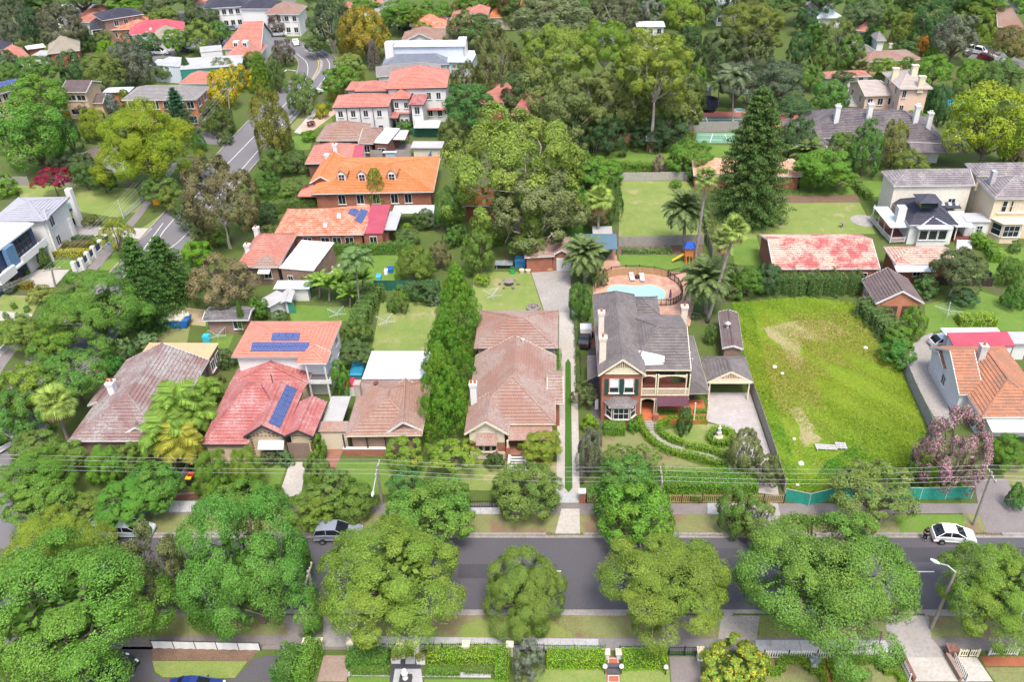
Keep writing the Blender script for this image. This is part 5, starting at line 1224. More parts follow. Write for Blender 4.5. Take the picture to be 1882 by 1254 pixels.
# --- cream mansion ---------------------------------------------------------------
H=House('cream two storey mansion with lichened slate roof and bow windows',(1650,1030),'mansion','mansion')
H.wing((335,332),(1300,322),(1250,150),6.8,axis='x',e0='h',e1='g',pitch=27,roof=R_slate,wall=plain('ivory_render',(.70,.64,.54),(.67,.61,.51)),trim=trim_white,win='F.12,.46,.79',wsize=(1.2,2.0),ov=.35,floors=1,base=0)
H.wing((1530,478),(2150,480),(1265,250),7.2,axis='y',e0='h',e1='h',pitch=27,roof=R_slate,wall=W_ochre,trim=trim_white,ov=.35)
H.wing((1320,215),(2150,215),(1500,70),7.4,axis='x',pitch=24,roof=R_slate,wall=W_ochre,trim=trim_white)
a=G(1530,478,7.2);cx=a[0]+3.4;yb=a[1]+.35
bay(H,cx,yb,2.5,0,3.6,3.75,W_ochre,W_ochre,glassz=(1.2,3.1),depth=1.8)
for k in(-1,0,1):window(H.th,(cx+k*1.3,yb-.004,4.7),0,.75,1.9,1,2,trim_white)
m=MB();m.box((cx,yb-.12,4.5),(4.6,.25,.16));m.box((cx,yb-.1,6.85),(4.4,.2,.14));H.add('cornice',m,W_ochre)
m=MB();m.box((cx+7,yb-.4,1.6),(5,1.2,.3));m.box((cx+4.4,yb-.9,.8),(.4,.4,1.6));H.add('porch',m,W_ochre)
m=MB();g=G(1200,600);m.box((g[0],g[1],2.6),(.9,.9,5.2));H.add('porch_pier',m,W_white);g=G(1235,690);m=MB();m.box((g[0],g[1],2.4),(.8,.8,4.8));H.add('porch_pier',m,W_white)
g=G(1260,560);m=MB()
for k in range(4):m.box((g[0]+.8,g[1]-1.5+k*.9,5.2),(3.6,.1,.16))
H.add('pergola_beams',m,plain('grey_timber_beam',(.3,.28,.26)))
g=G(1300,740,3.2);m=MB();m.box((g[0]+.4,g[1]+1,3.2),(4.0,3.2,.15));H.add('flat_porch_roof',m,S_grey);m=MB();m.box((g[0]+.4,g[1]+1.1,1.56),(3.6,2.8,3.1));H.add('porch_room',m,W_white);window(H.th,(g[0]+.9,g[1]+1.1-1.41,1.2),0,.9,1.2,2,2)
H.wing((960,595),(1140,595),(1120,495),3.4,axis='flat',zb=3.9,roof=R_dark,rname='link_roof')
for k in range(3):H.slab('skylight',[(905+82*k,570),(945+82*k,570),(935+82*k,530),(895+82*k,530)],glass('skylight_glass',(.35,.42,.48),.1))
p=H.on(1490,300)[0];m=MB();m.box((p[0],p[1],p[2]+.8),(.7,.9,2.6));H.add('chimney',m,plain('grey_render',(.45,.43,.43)))
# --- tiled shed behind the pine -----------------------------------------------
CR();H=House('long low shed with striped terracotta roof and open front behind the tall pine',(1380,345),'shed','shed')
H.wing((1275,322),(1472,324),(1450,292),2.6,axis='x',e0='g',e1='g',pitch=14,roof=tiles('striped_terracotta',(.52,.22,.12),(.60,.42,.32),(.55,.35,.25),.5,tw=.6),wall=B_red,trim=trim_white,win='F.15',ov=.3)
m=MB();g=G(1445,345);m.box((g[0],g[1]-.05,1.1),(4.6,.12,2.1));H.add('dark_bay_panel',m,plain('painted_bay_shade',(.03,.028,.028)))  # flat near-black panel: shade inside the open front, painted as colour
# --- long low house with tall white chimneys -------------------------------------
CR('03');H=House('long low slate house with four tall white chimneys behind the trees',(900,1090))
H.wing((300,985),(1310,1030),(1250,850),4.2,axis='x',e0='h',e1='h',pitch=27,roof=R_slate2,wall=W_white,trim=trim_white)
H.wing((240,1050),(480,1050),(400,870),4.0,axis='y',e0='h',e1='h',pitch=27,roof=R_slate2,wall=W_white,trim=trim_white)
H.wing((1080,1095),(1480,1100),(1420,1035),3.6,axis='flat',zb=4.2,roof=R_slate2,rname='verandah_roof')
for x,y in((525,875),(758,862),(1095,875),(1185,925)):H.chimney(x,y,3.1,(.9,.9),W_white,2,W_white)
# --- pink mansion with tower roof ---------------------------------------------------
H=House('pink rendered two storey mansion with pale roof and cream chimneys',(1040,800),'mansion','mansion')
H.wing((985,638),(1222,636),(1150,520),9.2,axis='x',pitch=22,roof=tiles('pale_pinkish_slate',(.44,.38,.35),(.40,.34,.31),(.5,.45,.42),.5),wall=W_pinkc,trim=trim_cream,win='F.15 L2',wsize=(.8,1.8),ov=.6)
H.wing((735,690),(985,680),(870,580),6.5,axis='x',e0='g',pitch=20,roof=tiles('pale_pinkish_slate',(.44,.38,.35),(.40,.34,.31),(.5,.45,.42),.5),wall=W_pinkc,trim=trim_cream,win='F3 L2',ov=.4)
H.wing((600,760),(740,770),(740,650),3.4,axis='x',pitch=18,roof=S_lgrey,wall=W_pinkc,trim=trim_cream)
for x,y in((945,560),(1085,540),(1135,620)):H.chimney(x,y,2.0,(1.2,.9),trim_cream,0)
# --- others at the upper right ------------------------------------------------------
def simple(label,rk,A,B,C,ze,roof,wall,name='house',cat=None,axis='x',e0='h',e1='h',pitch=25,win='F3',chim=(),more=(),floors=None,trim=None,zb=None,**kw):
 CR(rk);h=House(label,((A[0]+B[0])/2,A[1]+8*_cur[2]),name,cat or name.replace('_',' '))
 h.wing(A,B,C,ze,axis=axis,e0=e0,e1=e1,pitch=pitch,roof=roof,wall=wall,win=win,trim=trim,floors=floors,zb=zb,**kw)
 for a in more:h.wing(*a[:4],**a[4])
 for c in chim:h.chimney(c[0],c[1],1.3,(.7,.7),None,1)
 return h
simple('brown tiled house with a cream chimney behind the pink mansion','03',(740,445),(1150,425),(1000,375),3.2,R_brown,B_tan,chim=[(915,350)],more=[((730,400),(860,395),(855,325),3.4,dict(axis='y',e0='g',e1='g',roof=R_greyb,wall=W_white))])
simple('long low red roofed shed beside the pink mansion','03',(450,560),(780,545),(640,508),2.6,R_pink,W_white,'shed',pitch=12)
simple('grey roofed house with red brick walls at the top edge','03',(330,58),(520,58),(500,0),3.4,R_greyb,B_red,more=[((390,130),(580,125),(480,70),3.0,dict(roof=S_pale,wall=W_white))])
simple('brown gabled house at the top right corner','03',(1690,190),(1881,200),(1881,85),3.4,R_brown,B_brown,e0='g',more=[((1700,75),(1850,78),(1830,0),6.0,dict(roof=S_grey,wall=W_navy))])
simple('small white cottage roof among trees at upper right','03',(470,290),(560,320),(560,265),3.0,R_greyb,W_white)
simple('pink roofed house glimpsed behind dark trees','03',(670,215),(760,225),(750,180),3.0,R_pink,W_white)
simple('grey gabled garage roof behind the copper shrub','03',(820,290),(890,290),(880,245),2.8,R_greyb,W_white,'garage',win='')
simple('low tan flat roof beside the pink mansion lawn','03',(60,930),(345,880),(240,852),2.6,S_tan,W_cream,'shed',axis='flat',win='')
simple('white roofed garage beside the pale tennis court','02',(1440,1190),(1600,1200),(1590,1158),2.6,S_white,W_white,'garage',axis='flat',win='')
simple('blue grey roof half hidden behind the gum trees','02',(1380,650),(1460,640),(1470,520),3.2,R_blue,W_white,axis='y',win='')
simple('red brick house corner with a tall chimney stack behind the gums','02',(0,820),(110,830),(110,690),5.5,R_red,B_dark,win='F1')
simple('white flat roof glimpsed above the pale gum branches','02',(640,165),(760,160),(740,120),6,S_white,W_white,axis='flat',win='')
simple('white house glimpsed behind the grey conifer','02',(900,190),(1110,190),(1100,150),6,S_white,W_white,axis='flat',win='F3')
simple('terracotta roof patch at the top behind gum trees','02',(0,60),(95,60),(90,10),4,R_orange,W_white,win='')
simple('white building at the top edge behind dark trees','02',(1480,30),(1680,30),(1660,0),6,S_white,W_white,axis='flat',win='F4')
# --- subject's old garage -----------------------------------------------------------
CR('12');H=House('old red brick garage with mossy gabled roof behind the concrete apron',(300,700),'garage','garage')
H.wing((95,640),(310,628),(440,500),2.8,axis='x',e0='h',e1='h',pitch=22,roof=R_brown,wall=B_red,trim=trim_white,ov=.3)
H.wing((285,628),(440,628),(430,520),2.7,axis='y',e0='g',e1='g',pitch=32,roof=R_brown,wall=B_red,trim=trim_white,ov=.25)
g=G(205,700);m=MB();m.box((g[0],g[1]+.35,1.1),(2.3,.1,2.1));H.add('dark_bay_panel',m,plain('painted_bay_shade',(.03,.028,.028)))  # garage opening is a solid board, its inner shade put into the colour
g0=G(330,690);g1=G(430,690);m=MB();ydoor=G(285,628,2.7)[1]+.25
for k in range(4):m.box(((g0[0]+g1[0])/2,ydoor-.04,.28+.55*k),(2.3,.07,.52))
H.add('garage_door',m,W_white)
# --- blue grey pergola roofs -----------------------------------------------------------
H=House('blue grey metal roofed shelter with a pale translucent awning',(690,600),'shelter','shelter')
H.wing((520,580),(765,580),(762,482),2.6,axis='flat',zb=2.9,roof=S_blue)
H.wing((585,475),(728,475),(725,415),2.6,axis='flat',zb=2.6,roof=S_lgrey,rname='awning_roof')
for x in(580,755):g=G(x,625);m=MB();m.box((g[0],g[1]+.4,1.3),(.12,.12,2.6));H.add('post',m,trim_dark)
# --- orange roofs -----------------------------------------------------------------------
CR('11');H=House('wide bright orange tiled brick house with three white dormers',(850,235))
H.wing((400,182),(1280,165),(1150,-85),3.4,axis='x',apex=(560,-38),roof=R_orange,wall=B_red,trim=trim_white,win='F.22,.38,.52,.68,.8',wsize=(1.2,1.8),ov=.6)
H.wing((385,105),(560,105),(560,-75),3.6,axis='y',e0='g',e1='g',pitch=31,roof=R_orange,wall=B_red,trim=trim_white)
H.wing((300,198),(440,200),(430,130),2.8,axis='flat',zb=3.2,roof=R_coral,rname='porch_roof')
for x,y in((622,85),(768,85),(982,80)):
 p=H.on(x,y)[0];m=MB();m.box((p[0],p[1]+1.2,p[2]+.5),(1.3,2.4,1.3));H.add('dormer',m,W_white);m=MB();z=p[2]+1.1
 m.add([(p[0]-1.0,p[1]-.2,z),(p[0],p[1]-.2,z+.8),(p[0]+1.0,p[1]-.2,z),(p[0]-1.0,p[1]+2.6,z),(p[0],p[1]+2.6,z+.8),(p[0]+1.0,p[1]+2.6,z)],[(0,1,4,3),(1,2,5,4)]);H.add('dormer_roof',m,R_orange,True)
 m=MB();m.add([(p[0]-.75,p[1]-.01,z),(p[0]+.75,p[1]-.01,z),(p[0],p[1]-.01,z+.6)],[(0,1,2)]);H.add('dormer_gable',m,W_white);window(H.th,(p[0],p[1]-.01,p[2]-.1),0,1.0,1.2,2,2)
for x in(330,385,435):g=G(x,245);m=MB();m.box((g[0],g[1]+.6,1.4),(.14,.14,2.8));H.add('porch_post',m,trim_white)
CR('01');H.chimney(580,1110,1.6,(.9,.7),W_white,1)if False else None
CR('11');H=House('orange mottled roofed house with small solar array and red metal roof',(500,520))
H.wing((128,480),(775,472),(835,285),3.2,axis='x',pitch=24,roof=R_mottle,wall=B_red,trim=trim_white,win='F.08,.35,.56,.7,.85',wsize=(1.3,1.4))
H.wing((370,345),(820,300),(800,262),3.5,axis='x',pitch=22,roof=R_mottle,wall=B_red,trim=trim_white)
H.wing((765,468),(915,466),(975,282),3.0,axis='flat',zb=3.6,roof=S_red,wall=B_red,rname='metal_roof',ov=.15,win='F.5')
H.wing((918,440),(1010,440),(1065,315),2.7,axis='flat',zb=2.9,roof=S_grey,rname='carport_roof')
H.wing((980,320),(1280,318),(1275,262),2.7,axis='flat',zb=2.7,roof=S_white,rname='flat_roof')
H.solar((710,375),(760,400),(812,310),(755,290),2,4,M_solar);H.solar((662,325),(718,350),(745,305),(690,280),2,3,M_solar)
for x,y in((598,342),(500,408)):H.slab('skylight',[(x-14,y+18),(x+14,y+18),(x+16,y-18),(x-12,y-18)],glass('skylight_glass',(.35,.42,.48),.1))
H=House('brown and red tiled house with a rusty white metal roof',(200,800))
H.wing((-140,705),(165,705),(205,470),3.2,axis='x',pitch=26,roof=R_pink,wall=B_brown,trim=trim_white)
H.wing((-30,710),(168,708),(180,535),3.2,axis='y',e0='h',e1='h',pitch=26,roof=R_brown,wall=B_brown,trim=trim_white,win='F.5')
H.wing((170,715),(415,735),(525,545),3.1,axis='flat',zb=3.5,roof=S_wrust,wall=B_brown,rname='metal_roof',ov=.15,win='F2',wsize=(.8,.8))
H.wing((10,755),(95,755),(95,725),2.6,axis='flat',zb=2.8,roof=S_wrust,rname='window_hood')
CR('10');H.chimney(1855,480,1.3,(.7,.7),W_white,1);H.chimney(1790,600,1.2,(.7,.7),W_white,1)
CR('11');simple('white flat roofed lean-to beside the green fence','11',(125,865),(385,865),(410,805),2.3,S_white,W_white,'shed',axis='flat',win='')
simple('low white and tan flat roofs behind the pale shed','11',(0,960),(95,1000),(170,885),2.3,S_lgrey,W_white,'shed',axis='flat',win='')
H=simple('small pale blue garden shed with a green door','11',(178,962),(255,958),(305,880),2.1,S_lgrey,W_pale,'garden_shed',axis='y',e0='g',e1='g',pitch=22,win='')
a=G(178,962,2.1);m=MB();m.box((a[0]+.45+.75,a[1]+.42,.9),(.9,.06,1.8));H.add('door',m,plain('green_door',(.05,.25,.17)))
H=simple('dark tiled brick outbuilding behind the blue skip bin','10',(1455,1095),(1790,1090),(1810,995),2.5,tiles('half_slate',(.14,.125,.13),(.11,.10,.105),(.30,.29,.28),.6),B_brown,'outbuilding',e0='g',e1='g',pitch=14,win='F.75')
# --- brown hip and annexes ---------------------------------------------------------------
CR('A3');H=House('brown hip roofed house with flat white annexe roofs',(250,980))
H.wing((-60,950),(490,950),(600,760),3.2,axis='x',pitch=27,roof=R_brown,wall=B_dark,trim=trim_white,win='F.7',ov=.5)
H.wing((440,985),(615,988),(690,800),3.0,axis='x',e0='g',e1='h',pitch=18,roof=R_brown,wall=B_dark,trim=trim_white,win='F.5')
H.wing((615,975),(790,985),(888,815),3.0,axis='flat',zb=3.2,roof=S_white,wall=B_dark,rname='flat_roof',win='F.5',wsize=(1.4,.8),ov=.2)
H=House('white roofed open carport beside the brown hip roof',(900,1020),'carport','carport')
H.wing((835,938),(992,938),(1045,830),2.6,axis='flat',zb=2.6,roof=S_white)
for x,y in((845,1030),(990,1025),(1040,940)):g=G(x,y);m=MB();m.box((g[0],g[1],1.25),(.12,.12,2.5));H.add('post',m,trim_dark)
simple('white flat pergola roof by the green steel fence','A3',(1095,800),(1390,800),(1380,712),2.5,S_white,None,'pergola',axis='flat',win='')
simple('pale rendered garage with a grey flat roof','A3',(1055,1038),(1430,1040),(1420,960),2.6,S_lgrey,W_cream,'garage',axis='flat',win='')
simple('small blue steel shed against the paling fence','A3',(728,1092),(892,1090),(890,1075),2.1,S_pale,sheet('pale_blue_wall_sheet',(.36,.46,.58),(.33,.42,.54)),'garden_shed',axis='flat',win='')
H=simple('red brown hip roofed house with white chimneys above the orange roof','A3',(-190,1225),(360,1215),(580,1000),3.2,R_pink,B_dark,win='',pitch=26)
CR('A3');H.chimney(178,1110,1.8,(.7,.7),W_white,1);H.chimney(85,1215,1.6,(.7,.7),W_white,0)
H.wing((360,1215),(480,1210),(585,1030),3.2,axis='flat',zb=3.7,roof=S_red,rname='metal_roof',wall=W_white,ov=.1)
# --- pink two storey complex -----------------------------------------------------------------
H=House('pale two storey house with many pink tiled hipped roofs',(450,700))
H.wing((130,568),(800,555),(840,410),6.2,axis='x',pitch=22,roof=R_pink,wall=W_white,trim=trim_dark,win='F.1,.34,.58,.84',wsize=(.9,1.3),ov=.4)
H.wing((765,345),(1490,328),(1440,120),7.4,axis='x',pitch=25,roof=tiles('salmon_tiles',(.54,.20,.15),(.48,.16,.12),(.52,.30,.25),.5),wall=W_white,trim=trim_dark,win='F.4,.7,.87',wsize=(.9,1.4),ov=.4)
H.wing((400,375),(790,370),(800,255),6.4,axis='x',pitch=20,roof=R_pink,wall=W_white,trim=trim_dark,win='F.3,.5,.7',wsize=(.9,.9))
H.wing((290,360),(420,360),(470,262),6.2,axis='x',pitch=20,roof=R_pink,wall=W_white,trim=trim_dark)
H.wing((820,462),(1045,460),(1000,350),6.2,axis='x',pitch=20,roof=R_pink,wall=W_white,trim=trim_dark,win='F.2,.85',wsize=(.8,1.2))
H.wing((1035,530),(1215,530),(1230,415),6.2,axis='y',pitch=22,roof=R_red,wall=W_white,trim=trim_dark,win='F.5',wsize=(1.0,1.5))
H.wing((890,632),(1055,630),(1050,540),3.2,axis='flat',zb=4.0,roof=R_red,rname='porch_roof',wall=W_white,win='F2',wsize=(.6,.8))
H.wing((808,690),(905,690),(930,560),3.0,axis='y',e0='h',e1='g',pitch=24,roof=R_red,trim=trim_dark)
H.wing((1225,592),(1480,588),(1470,505),2.9,axis='flat',zb=3.7,roof=R_red,rname='verandah_roof')
for x in(1235,1350,1475):g=G(x,690);m=MB();m.box((g[0],g[1]+.5,1.4),(.25,.25,2.8));H.add('verandah_column',m,W_white)
for x in(290,450,605):a=G(x,568,6.2);m=MB();m.box((a[0],a[1]+.32,3.1),(.12,.12,6.0));H.add('downpipe',m,trim_dark)
# --- grey roofs and white modern house ---------------------------------------------------------
simple('brownish grey hip roofed house behind the salmon roof','A3',(655,195),(1430,150),(1240,50),3.2,R_greyb,W_white,win='F.25,.4',pitch=22)
simple('blue grey hip roofed house beside the white modern block','01',(910,470),(1390,460),(1300,395),3.4,R_blue,W_pale,win='F3',pitch=20)
H=simple('long white modern two storey block with a pale blue wall','01',(975,335),(1505,330),(1490,285),6.4,S_white,W_pale,axis='flat',win='F.12,.36,.46,.55,.88',floors=1)
H.wing((1140,440),(1555,448),(1540,360),3.6,axis='flat',zb=3.6,roof=plain('pale_deck',(.5,.55,.6)),wall=W_pale,rname='terrace')
for x,y in((965,330),(1490,300)):g=G(x,y,6.4);m=MB();m.box((g[0],g[1],3.6),(2.0,3.0,7.4));H.add('stair_tower',m,W_white)
simple('brown tiled houses row behind the white modern block','01',(1050,285),(1490,280),(1460,225),3.4,R_brown,W_white,win='',more=[((1080,290),(1290,290),(1240,210),3.4,dict(axis='y',e0='g',roof=R_brown,wall=W_white))])
simple('orange hip roofed house behind round shrubs','01',(1130,200),(1370,195),(1300,130),3.3,R_mottle,W_cream,win='')
simple('terracotta house with a cream upper storey at the top','01',(1390,160),(1680,160),(1560,85),3.4,R_pink,W_cream,win='',more=[((1540,98),(1675,98),(1660,52),6.4,dict(roof=R_pink,wall=W_cream,win='F2')),((1395,205),(1520,195),(1510,165),3.0,dict(axis='flat',roof=S_red,wall=W_white))])
simple('orange tiled roof at the top left of the gum trees','01',(1680,125),(1881,120),(1860,25),3.6,R_orange,W_cream,win='')
simple('red tiled house behind the white trunked gum','01',(1600,740),(1881,760),(1860,610),3.4,R_pink,B_red,win='F2',pitch=22)
H=simple('white house with an arched entry and brown roof at the top','01',(60,100),(310,100),(300,40),6.0,R_brown,W_white,win='F4')
H.wing((-120,60),(130,60),(120,10),6.2,axis='x',roof=R_dark,wall=W_white)
simple('small tiled roof at the top edge near the light pole','01',(760,30),(900,30),(890,0),3.5,R_pink,W_white,win='')
simple('white gabled house at the top edge right of centre','01',(920,45),(1040,40),(1030,0),5.5,R_greyb,W_white,win='F2')
simple('pale red roof strip at the top edge behind trees','01',(620,50),(700,50),(690,25),3.5,R_pink,W_white,win='')
CR();simple('orange tiled roof glimpsed behind the twiggy grey green tree',None,(850,378),(920,378),(905,345),3.2,R_orange,B_red,win='')
# --- upper left ------------------------------------------------------------------------------------
H=simple('old school with steep pink tiled roof, dormers and pale flat roofs','00',(1600,350),(1881,345),(1860,240),4.2,R_pink,W_white,axis='x',e0='h',e1='g',pitch=34,win='')
H.wing((1600,430),(1850,425),(1830,330),3.6,axis='y',e0='h',e1='g',pitch=30,roof=R_pink,wall=W_white)
H.wing((1290,500),(1740,470),(1600,400),4.4,axis='flat',zb=4.4,roof=S_lgrey,wall=plain('teal_hoarding',(.03,.22,.18)),rname='flat_roof',ov=.1)
H.wing((1090,465),(1290,480),(1300,410),4.0,axis='flat',zb=4.0,roof=S_lgrey,wall=W_pale,rname='flat_roof',ov=.1)
H.wing((1440,375),(1600,360),(1600,320),4.0,axis='flat',zb=4.0,roof=S_lgrey,wall=W_white,rname='flat_roof',ov=.1)
for x in(1700,1765):p=H.on(x,330)[0];m=MB();m.box((p[0],p[1]+.8,p[2]+.3),(1.3,1.8,1.5));H.add('dormer',m,W_white);window(H.th,(p[0],p[1]-.11,p[2]-.2),0,.9,1.0,2,1)
simple('teal painted building under pale roof beside the school','00',(1075,470),(1200,470),(1190,425),3.2,S_pale,plain('teal_wall',(.05,.42,.42)),'building',axis='flat',win='')
simple('pink roofed hall behind the yellow conifers','00',(1290,600),(1530,600),(1510,530),3.4,R_pink,W_cream,'hall',win='')
H=simple('brick apartment block with grey hipped roof and white balcony posts','00',(875,720),(1415,715),(1510,625),6.2,R_greyb,B_orange,'apartment_block',win='F6 R2',wsize=(1.4,1.6),pitch=22,floors=2)
for k in range(5):g=G(915+100*k,720,6.2);m=MB();m.box((g[0],g[1]-.1,3),(.14,.14,6.0));H.add('balcony_post',m,trim_white)
H=simple('cream two storey house with brown gabled roof at the left','00',(430,662),(620,662),(700,585),6.0,R_dkbrown,W_tan,e0='g',e1='g',win='F.3,.75',pitch=20,wsize=(1.8,1.2),trim=trim_white,more=[((340,590),(450,660),(640,585),5.9,dict(axis='flat',roof=R_dkbrown,zb=6.2))]if False else())
simple('small brown roofed annexe below the cream two storey house','00',(625,742),(740,740),(800,685),3.0,R_dkbrown,W_tan,'annexe',e0='g',e1='g',win='')
H=simple('house with a slanted solar array at the left edge','00',(-60,690),(130,635),(180,560),5.6,R_dkbrown,W_tan,e1='g',win='F3',pitch=20)
H.solar((0,632),(110,595),(125,565),(0,590),6,2,M_solar)
simple('brown gabled roof with white wall among trees at the left','00',(580,1110),(740,1165),(740,1040),3.2,R_dkbrown,W_white,e1='g',win='')
H=simple('two storey brick house with a dark blue hipped roof','00',(735,145),(1035,98),(940,62),6.2,R_dark,B_brown,win='F.3,.55,.8',pitch=20)
H.wing((650,215),(750,205),(740,155),3.2,axis='x',roof=R_dark,wall=W_navy,pitch=24)
simple('low pinkish brown roof beside the dark blue roof','00',(500,150),(720,165),(720,65),3.4,R_pink,W_white,win='')
simple('brown and orange tiled house below the dark blue roof','00',(755,215),(1080,200),(1050,135),3.4,R_mottle,B_orange,win='F3')
H=simple('bright red hip roofed house with two skylights','00',(930,250),(1330,215),(1220,165),3.4,tiles('bright_red_tiles',(.52,.10,.13),(.46,.08,.11),(.55,.2,.2),.4),W_white,win='')
for x,y in((1055,232),(1085,208)):H.slab('skylight',[(x-10,y+8),(x+8,y+8),(x+10,y-8),(x-8,y-8)],glass('skylight_glass',(.35,.42,.48),.1))
H.wing((1110,285),(1310,265),(1300,205),3.2,axis='x',roof=R_beige,wall=W_white)
simple('beige hip roofed house with red brick porch','00',(345,385),(575,360),(500,290),3.4,R_beige,B_red,win='F2',more=[((195,355),(330,335),(310,310),3.0,dict(axis='flat',roof=S_wrust,wall=B_red)),((220,400),(330,400),(330,360),2.8,dict(axis='flat',roof=S_lgrey,wall=W_white))])
simple('pinkish hip roof behind the dark tree at the left edge','00',(60,430),(215,405),(150,345),3.2,R_pink,W_cream,win='')
simple('blue grey roof at the far left edge','00',(-40,360),(70,350),(40,308),3.2,R_dark,W_white,win='')
simple('long white building at the top left behind a gum tree','00',(370,70),(690,60),(680,20),5.0,S_white,W_white,'building',axis='flat',win='F5')
H=simple('tall white house with dark roof at the top edge','00',(1470,60),(1790,40),(1780,-5),6.0,R_dark,W_white,win='F6',floors=2)
simple('grey roofed house with dark verandah posts near the top','00',(1640,85),(1830,80),(1800,35),3.4,R_greyb,W_white,win='F3')
simple('cream long shed roof behind the brick apartments','00',(735,665),(930,660),(900,625),3.0,S_white,B_orange,'shed',axis='flat',win='')
simple('brown roofed house at the top between dark trees','00',(1380,25),(1480,20),(1470,-10),3.6,R_pink,W_white,win='')
# --- left: white house and navy modern house ------------------------------------------------------
CR('A2');H=House('white rendered two storey house with pale grey roof and glass balconies',(600,640))
H.wing((-120,372),(520,365),(790,82),6.4,axis='x',pitch=18,roof=tiles('pale_grey_flat_tiles',(.36,.36,.40),(.32,.32,.36),(.40,.40,.43),.4,tw=.5),wall=W_white,trim=plain('grey_fascia',(.22,.22,.25)),win='R.12,.28',ov=.5,wsize=(1.2,1.6))
H.wing((440,365),(560,355),(800,205),6.3,axis='x',e0='g',pitch=18,roof=tiles('pale_grey_flat_tiles',(.36,.36,.40),(.32,.32,.36),(.40,.40,.43),.4,tw=.5),wall=W_white,trim=plain('grey_fascia',(.22,.22,.25)),ov=.4)
def column(h,x,y,z0,z1,w,mat,name='column'):g=G(x,y);m=MB();m.box((g[0],g[1],(z0+z1)/2),(w[0],w[1],z1-z0));h.add(name,m,mat)
column(H,955,415,0,6.6,(.9,.9),W_white);column(H,840,410,0,3.4,(.5,.5),W_white);column(H,830,565,0,3.5,(2.0,.5),W_white,'blade_wall');column(H,690,620,0,6.2,(.4,.8),W_white)
for a,b,z in(((640,590),(800,500),3.2),((790,470),(930,390),3.2)):
 p,q=G(*a),G(*b);c=(p+q)/2;an=math.atan2(q[1]-p[1],q[0]-p[0]);Ln=np.linalg.norm(q-p);m=MB();m.box((c[0],c[1],z),(Ln,1.8,.3),an);H.add('balcony_slab',m,W_navy);n=np.array((math.sin(an),-math.cos(an),0));m=MB();m.box((c[0]+n[0]*.85,c[1]+n[1]*.85,z+.7),(Ln,.05,1.0),an);H.add('glass_balustrade',m,glass('balustrade_glass',(.2,.33,.34),.1))
H=House('modern navy clad house with a white flat roof and white balcony band',(100,1060))
pts=[(0,690),(400,385),(330,376),(-160,376),(-160,690)];z=6.6;P=[G(x,y,z)for x,y in pts];m=MB();m.prism([tuple(p[:2])for p in P],z-.25,z);H.add('roof',m,W_white)
e0,e1=G(-40,720,z),G(400,385,z);d=unit(e1-e0);nn=np.array((d[1],-d[0],0));an=math.atan2(d[1],d[0]);Ln=np.linalg.norm(e1-e0)
def wallbox(h,name,mat,s0,s1,off,z0,z1,t=.3,uv=False):
 c=e0+d*Ln*(s0+s1)/2+nn*(off-t/2);m=MB();m.box((c[0],c[1],(z0+z1)/2),(Ln*(s1-s0),t,z1-z0),an);return h.add(name,m,mat,uv)
wallbox(H,'upper_wall',W_navy,-.3,.97,-.5,3.2,z-.26,6.0);wallbox(H,'lower_wall',W_navy,-.3,.85,-.9,0,3.2,6.0);wallbox(H,'blue_panel',W_blue,.12,.33,.5,3.2,z-.3,.7)
wallbox(H,'balcony_slab',W_white,.0,1.02,.9,2.95,3.25,1.6);wallbox(H,'balcony_band',W_white,.33,1.02,.9,3.25,4.1,.12);wallbox(H,'balcony_band',W_white,-.3,.12,1.0,2.6,3.9,.4);wallbox(H,'end_wall',W_white,1.0,1.03,.9,0,3.2,2.4);wallbox(H,'white_wall',W_white,.6,.97,-.5,0,3.1,.3)
for k in range(4):c=e0+d*Ln*(.48+.11*k)+nn*(-.49);window(H.th,tuple(c*np.array((1,1,0))+np.array((0,0,3.5))),an,Ln*.1,2.3,1,1,W_navy)
c=e0+d*Ln*.28+nn*(-.88);m=MB()
for k in range(4):m.box((c[0],c[1],.35+.7*k),(Ln*.34,.1,.66),an)
H.add('garage_door',m,plain('dark_grey_door',(.05,.055,.07)))
# ------------------------------------------------------------------ smaller things
def hpx(x,y,top):
 """ground point at pixel (x, y) and the height whose top shows at pixel row top"""
 g=G(x,y);t=PX(x,top)[1];lo,hi=0,40
 for _ in range(30):
  h=(lo+hi)/2
  if proj((g[0],g[1],h))[1]>t:lo=h
  else:hi=h
 return g,h
def thing1(name,label,cat,mb,mat,group=None,uv=False):
 c=np.array(mb.v);lo,hi=c.min(0),c.max(0);b=((lo[0]+hi[0])/2,(lo[1]+hi[1])/2,lo[2]);o=mk(name,mb,mat,None,uv,b);o.location=b;return tag(o,label,cat,group)
M_pal=plain('weathered_paling',(.30,.27,.25),(.24,.215,.20),(.36,.34,.32),s1=1.5,s2=7)
M_teal=plain('teal_shade_cloth',(.02,.27,.20),(.018,.23,.17),(.05,.33,.26),s1=.8,s2=5,rough=.8)
M_tan=plain('tan_timber',(.42,.27,.14),(.36,.23,.12),s1=1.5,s2=6)
M_iron=plain('black_iron',(.02,.02,.024),rough=.5)
M_giron=plain('dark_green_iron',(.015,.06,.06),rough=.5)
CR()
fence('smooth grey timber fence between the carport and the vacant block',[(1372,695),(1398,770),(1420,838),(1441,905)],1.8,'paling',M_pal)
fence('weathered leaning paling fence along the concrete driveway at right',[(1655,668),(1680,728),(1704,778),(1724,832)],1.8,'paling',plain('silver_paling',(.36,.34,.31),(.28,.26,.24)))
fence('teal shade cloth fence with a sagging gate across the vacant block',[(1441,921),(1486,930),(1531,919),(1600,918),(1690,919),(1784,917)],1.7,'cloth',M_teal,plain('galvanised_pipe',(.5,.5,.5)),step=3.2)
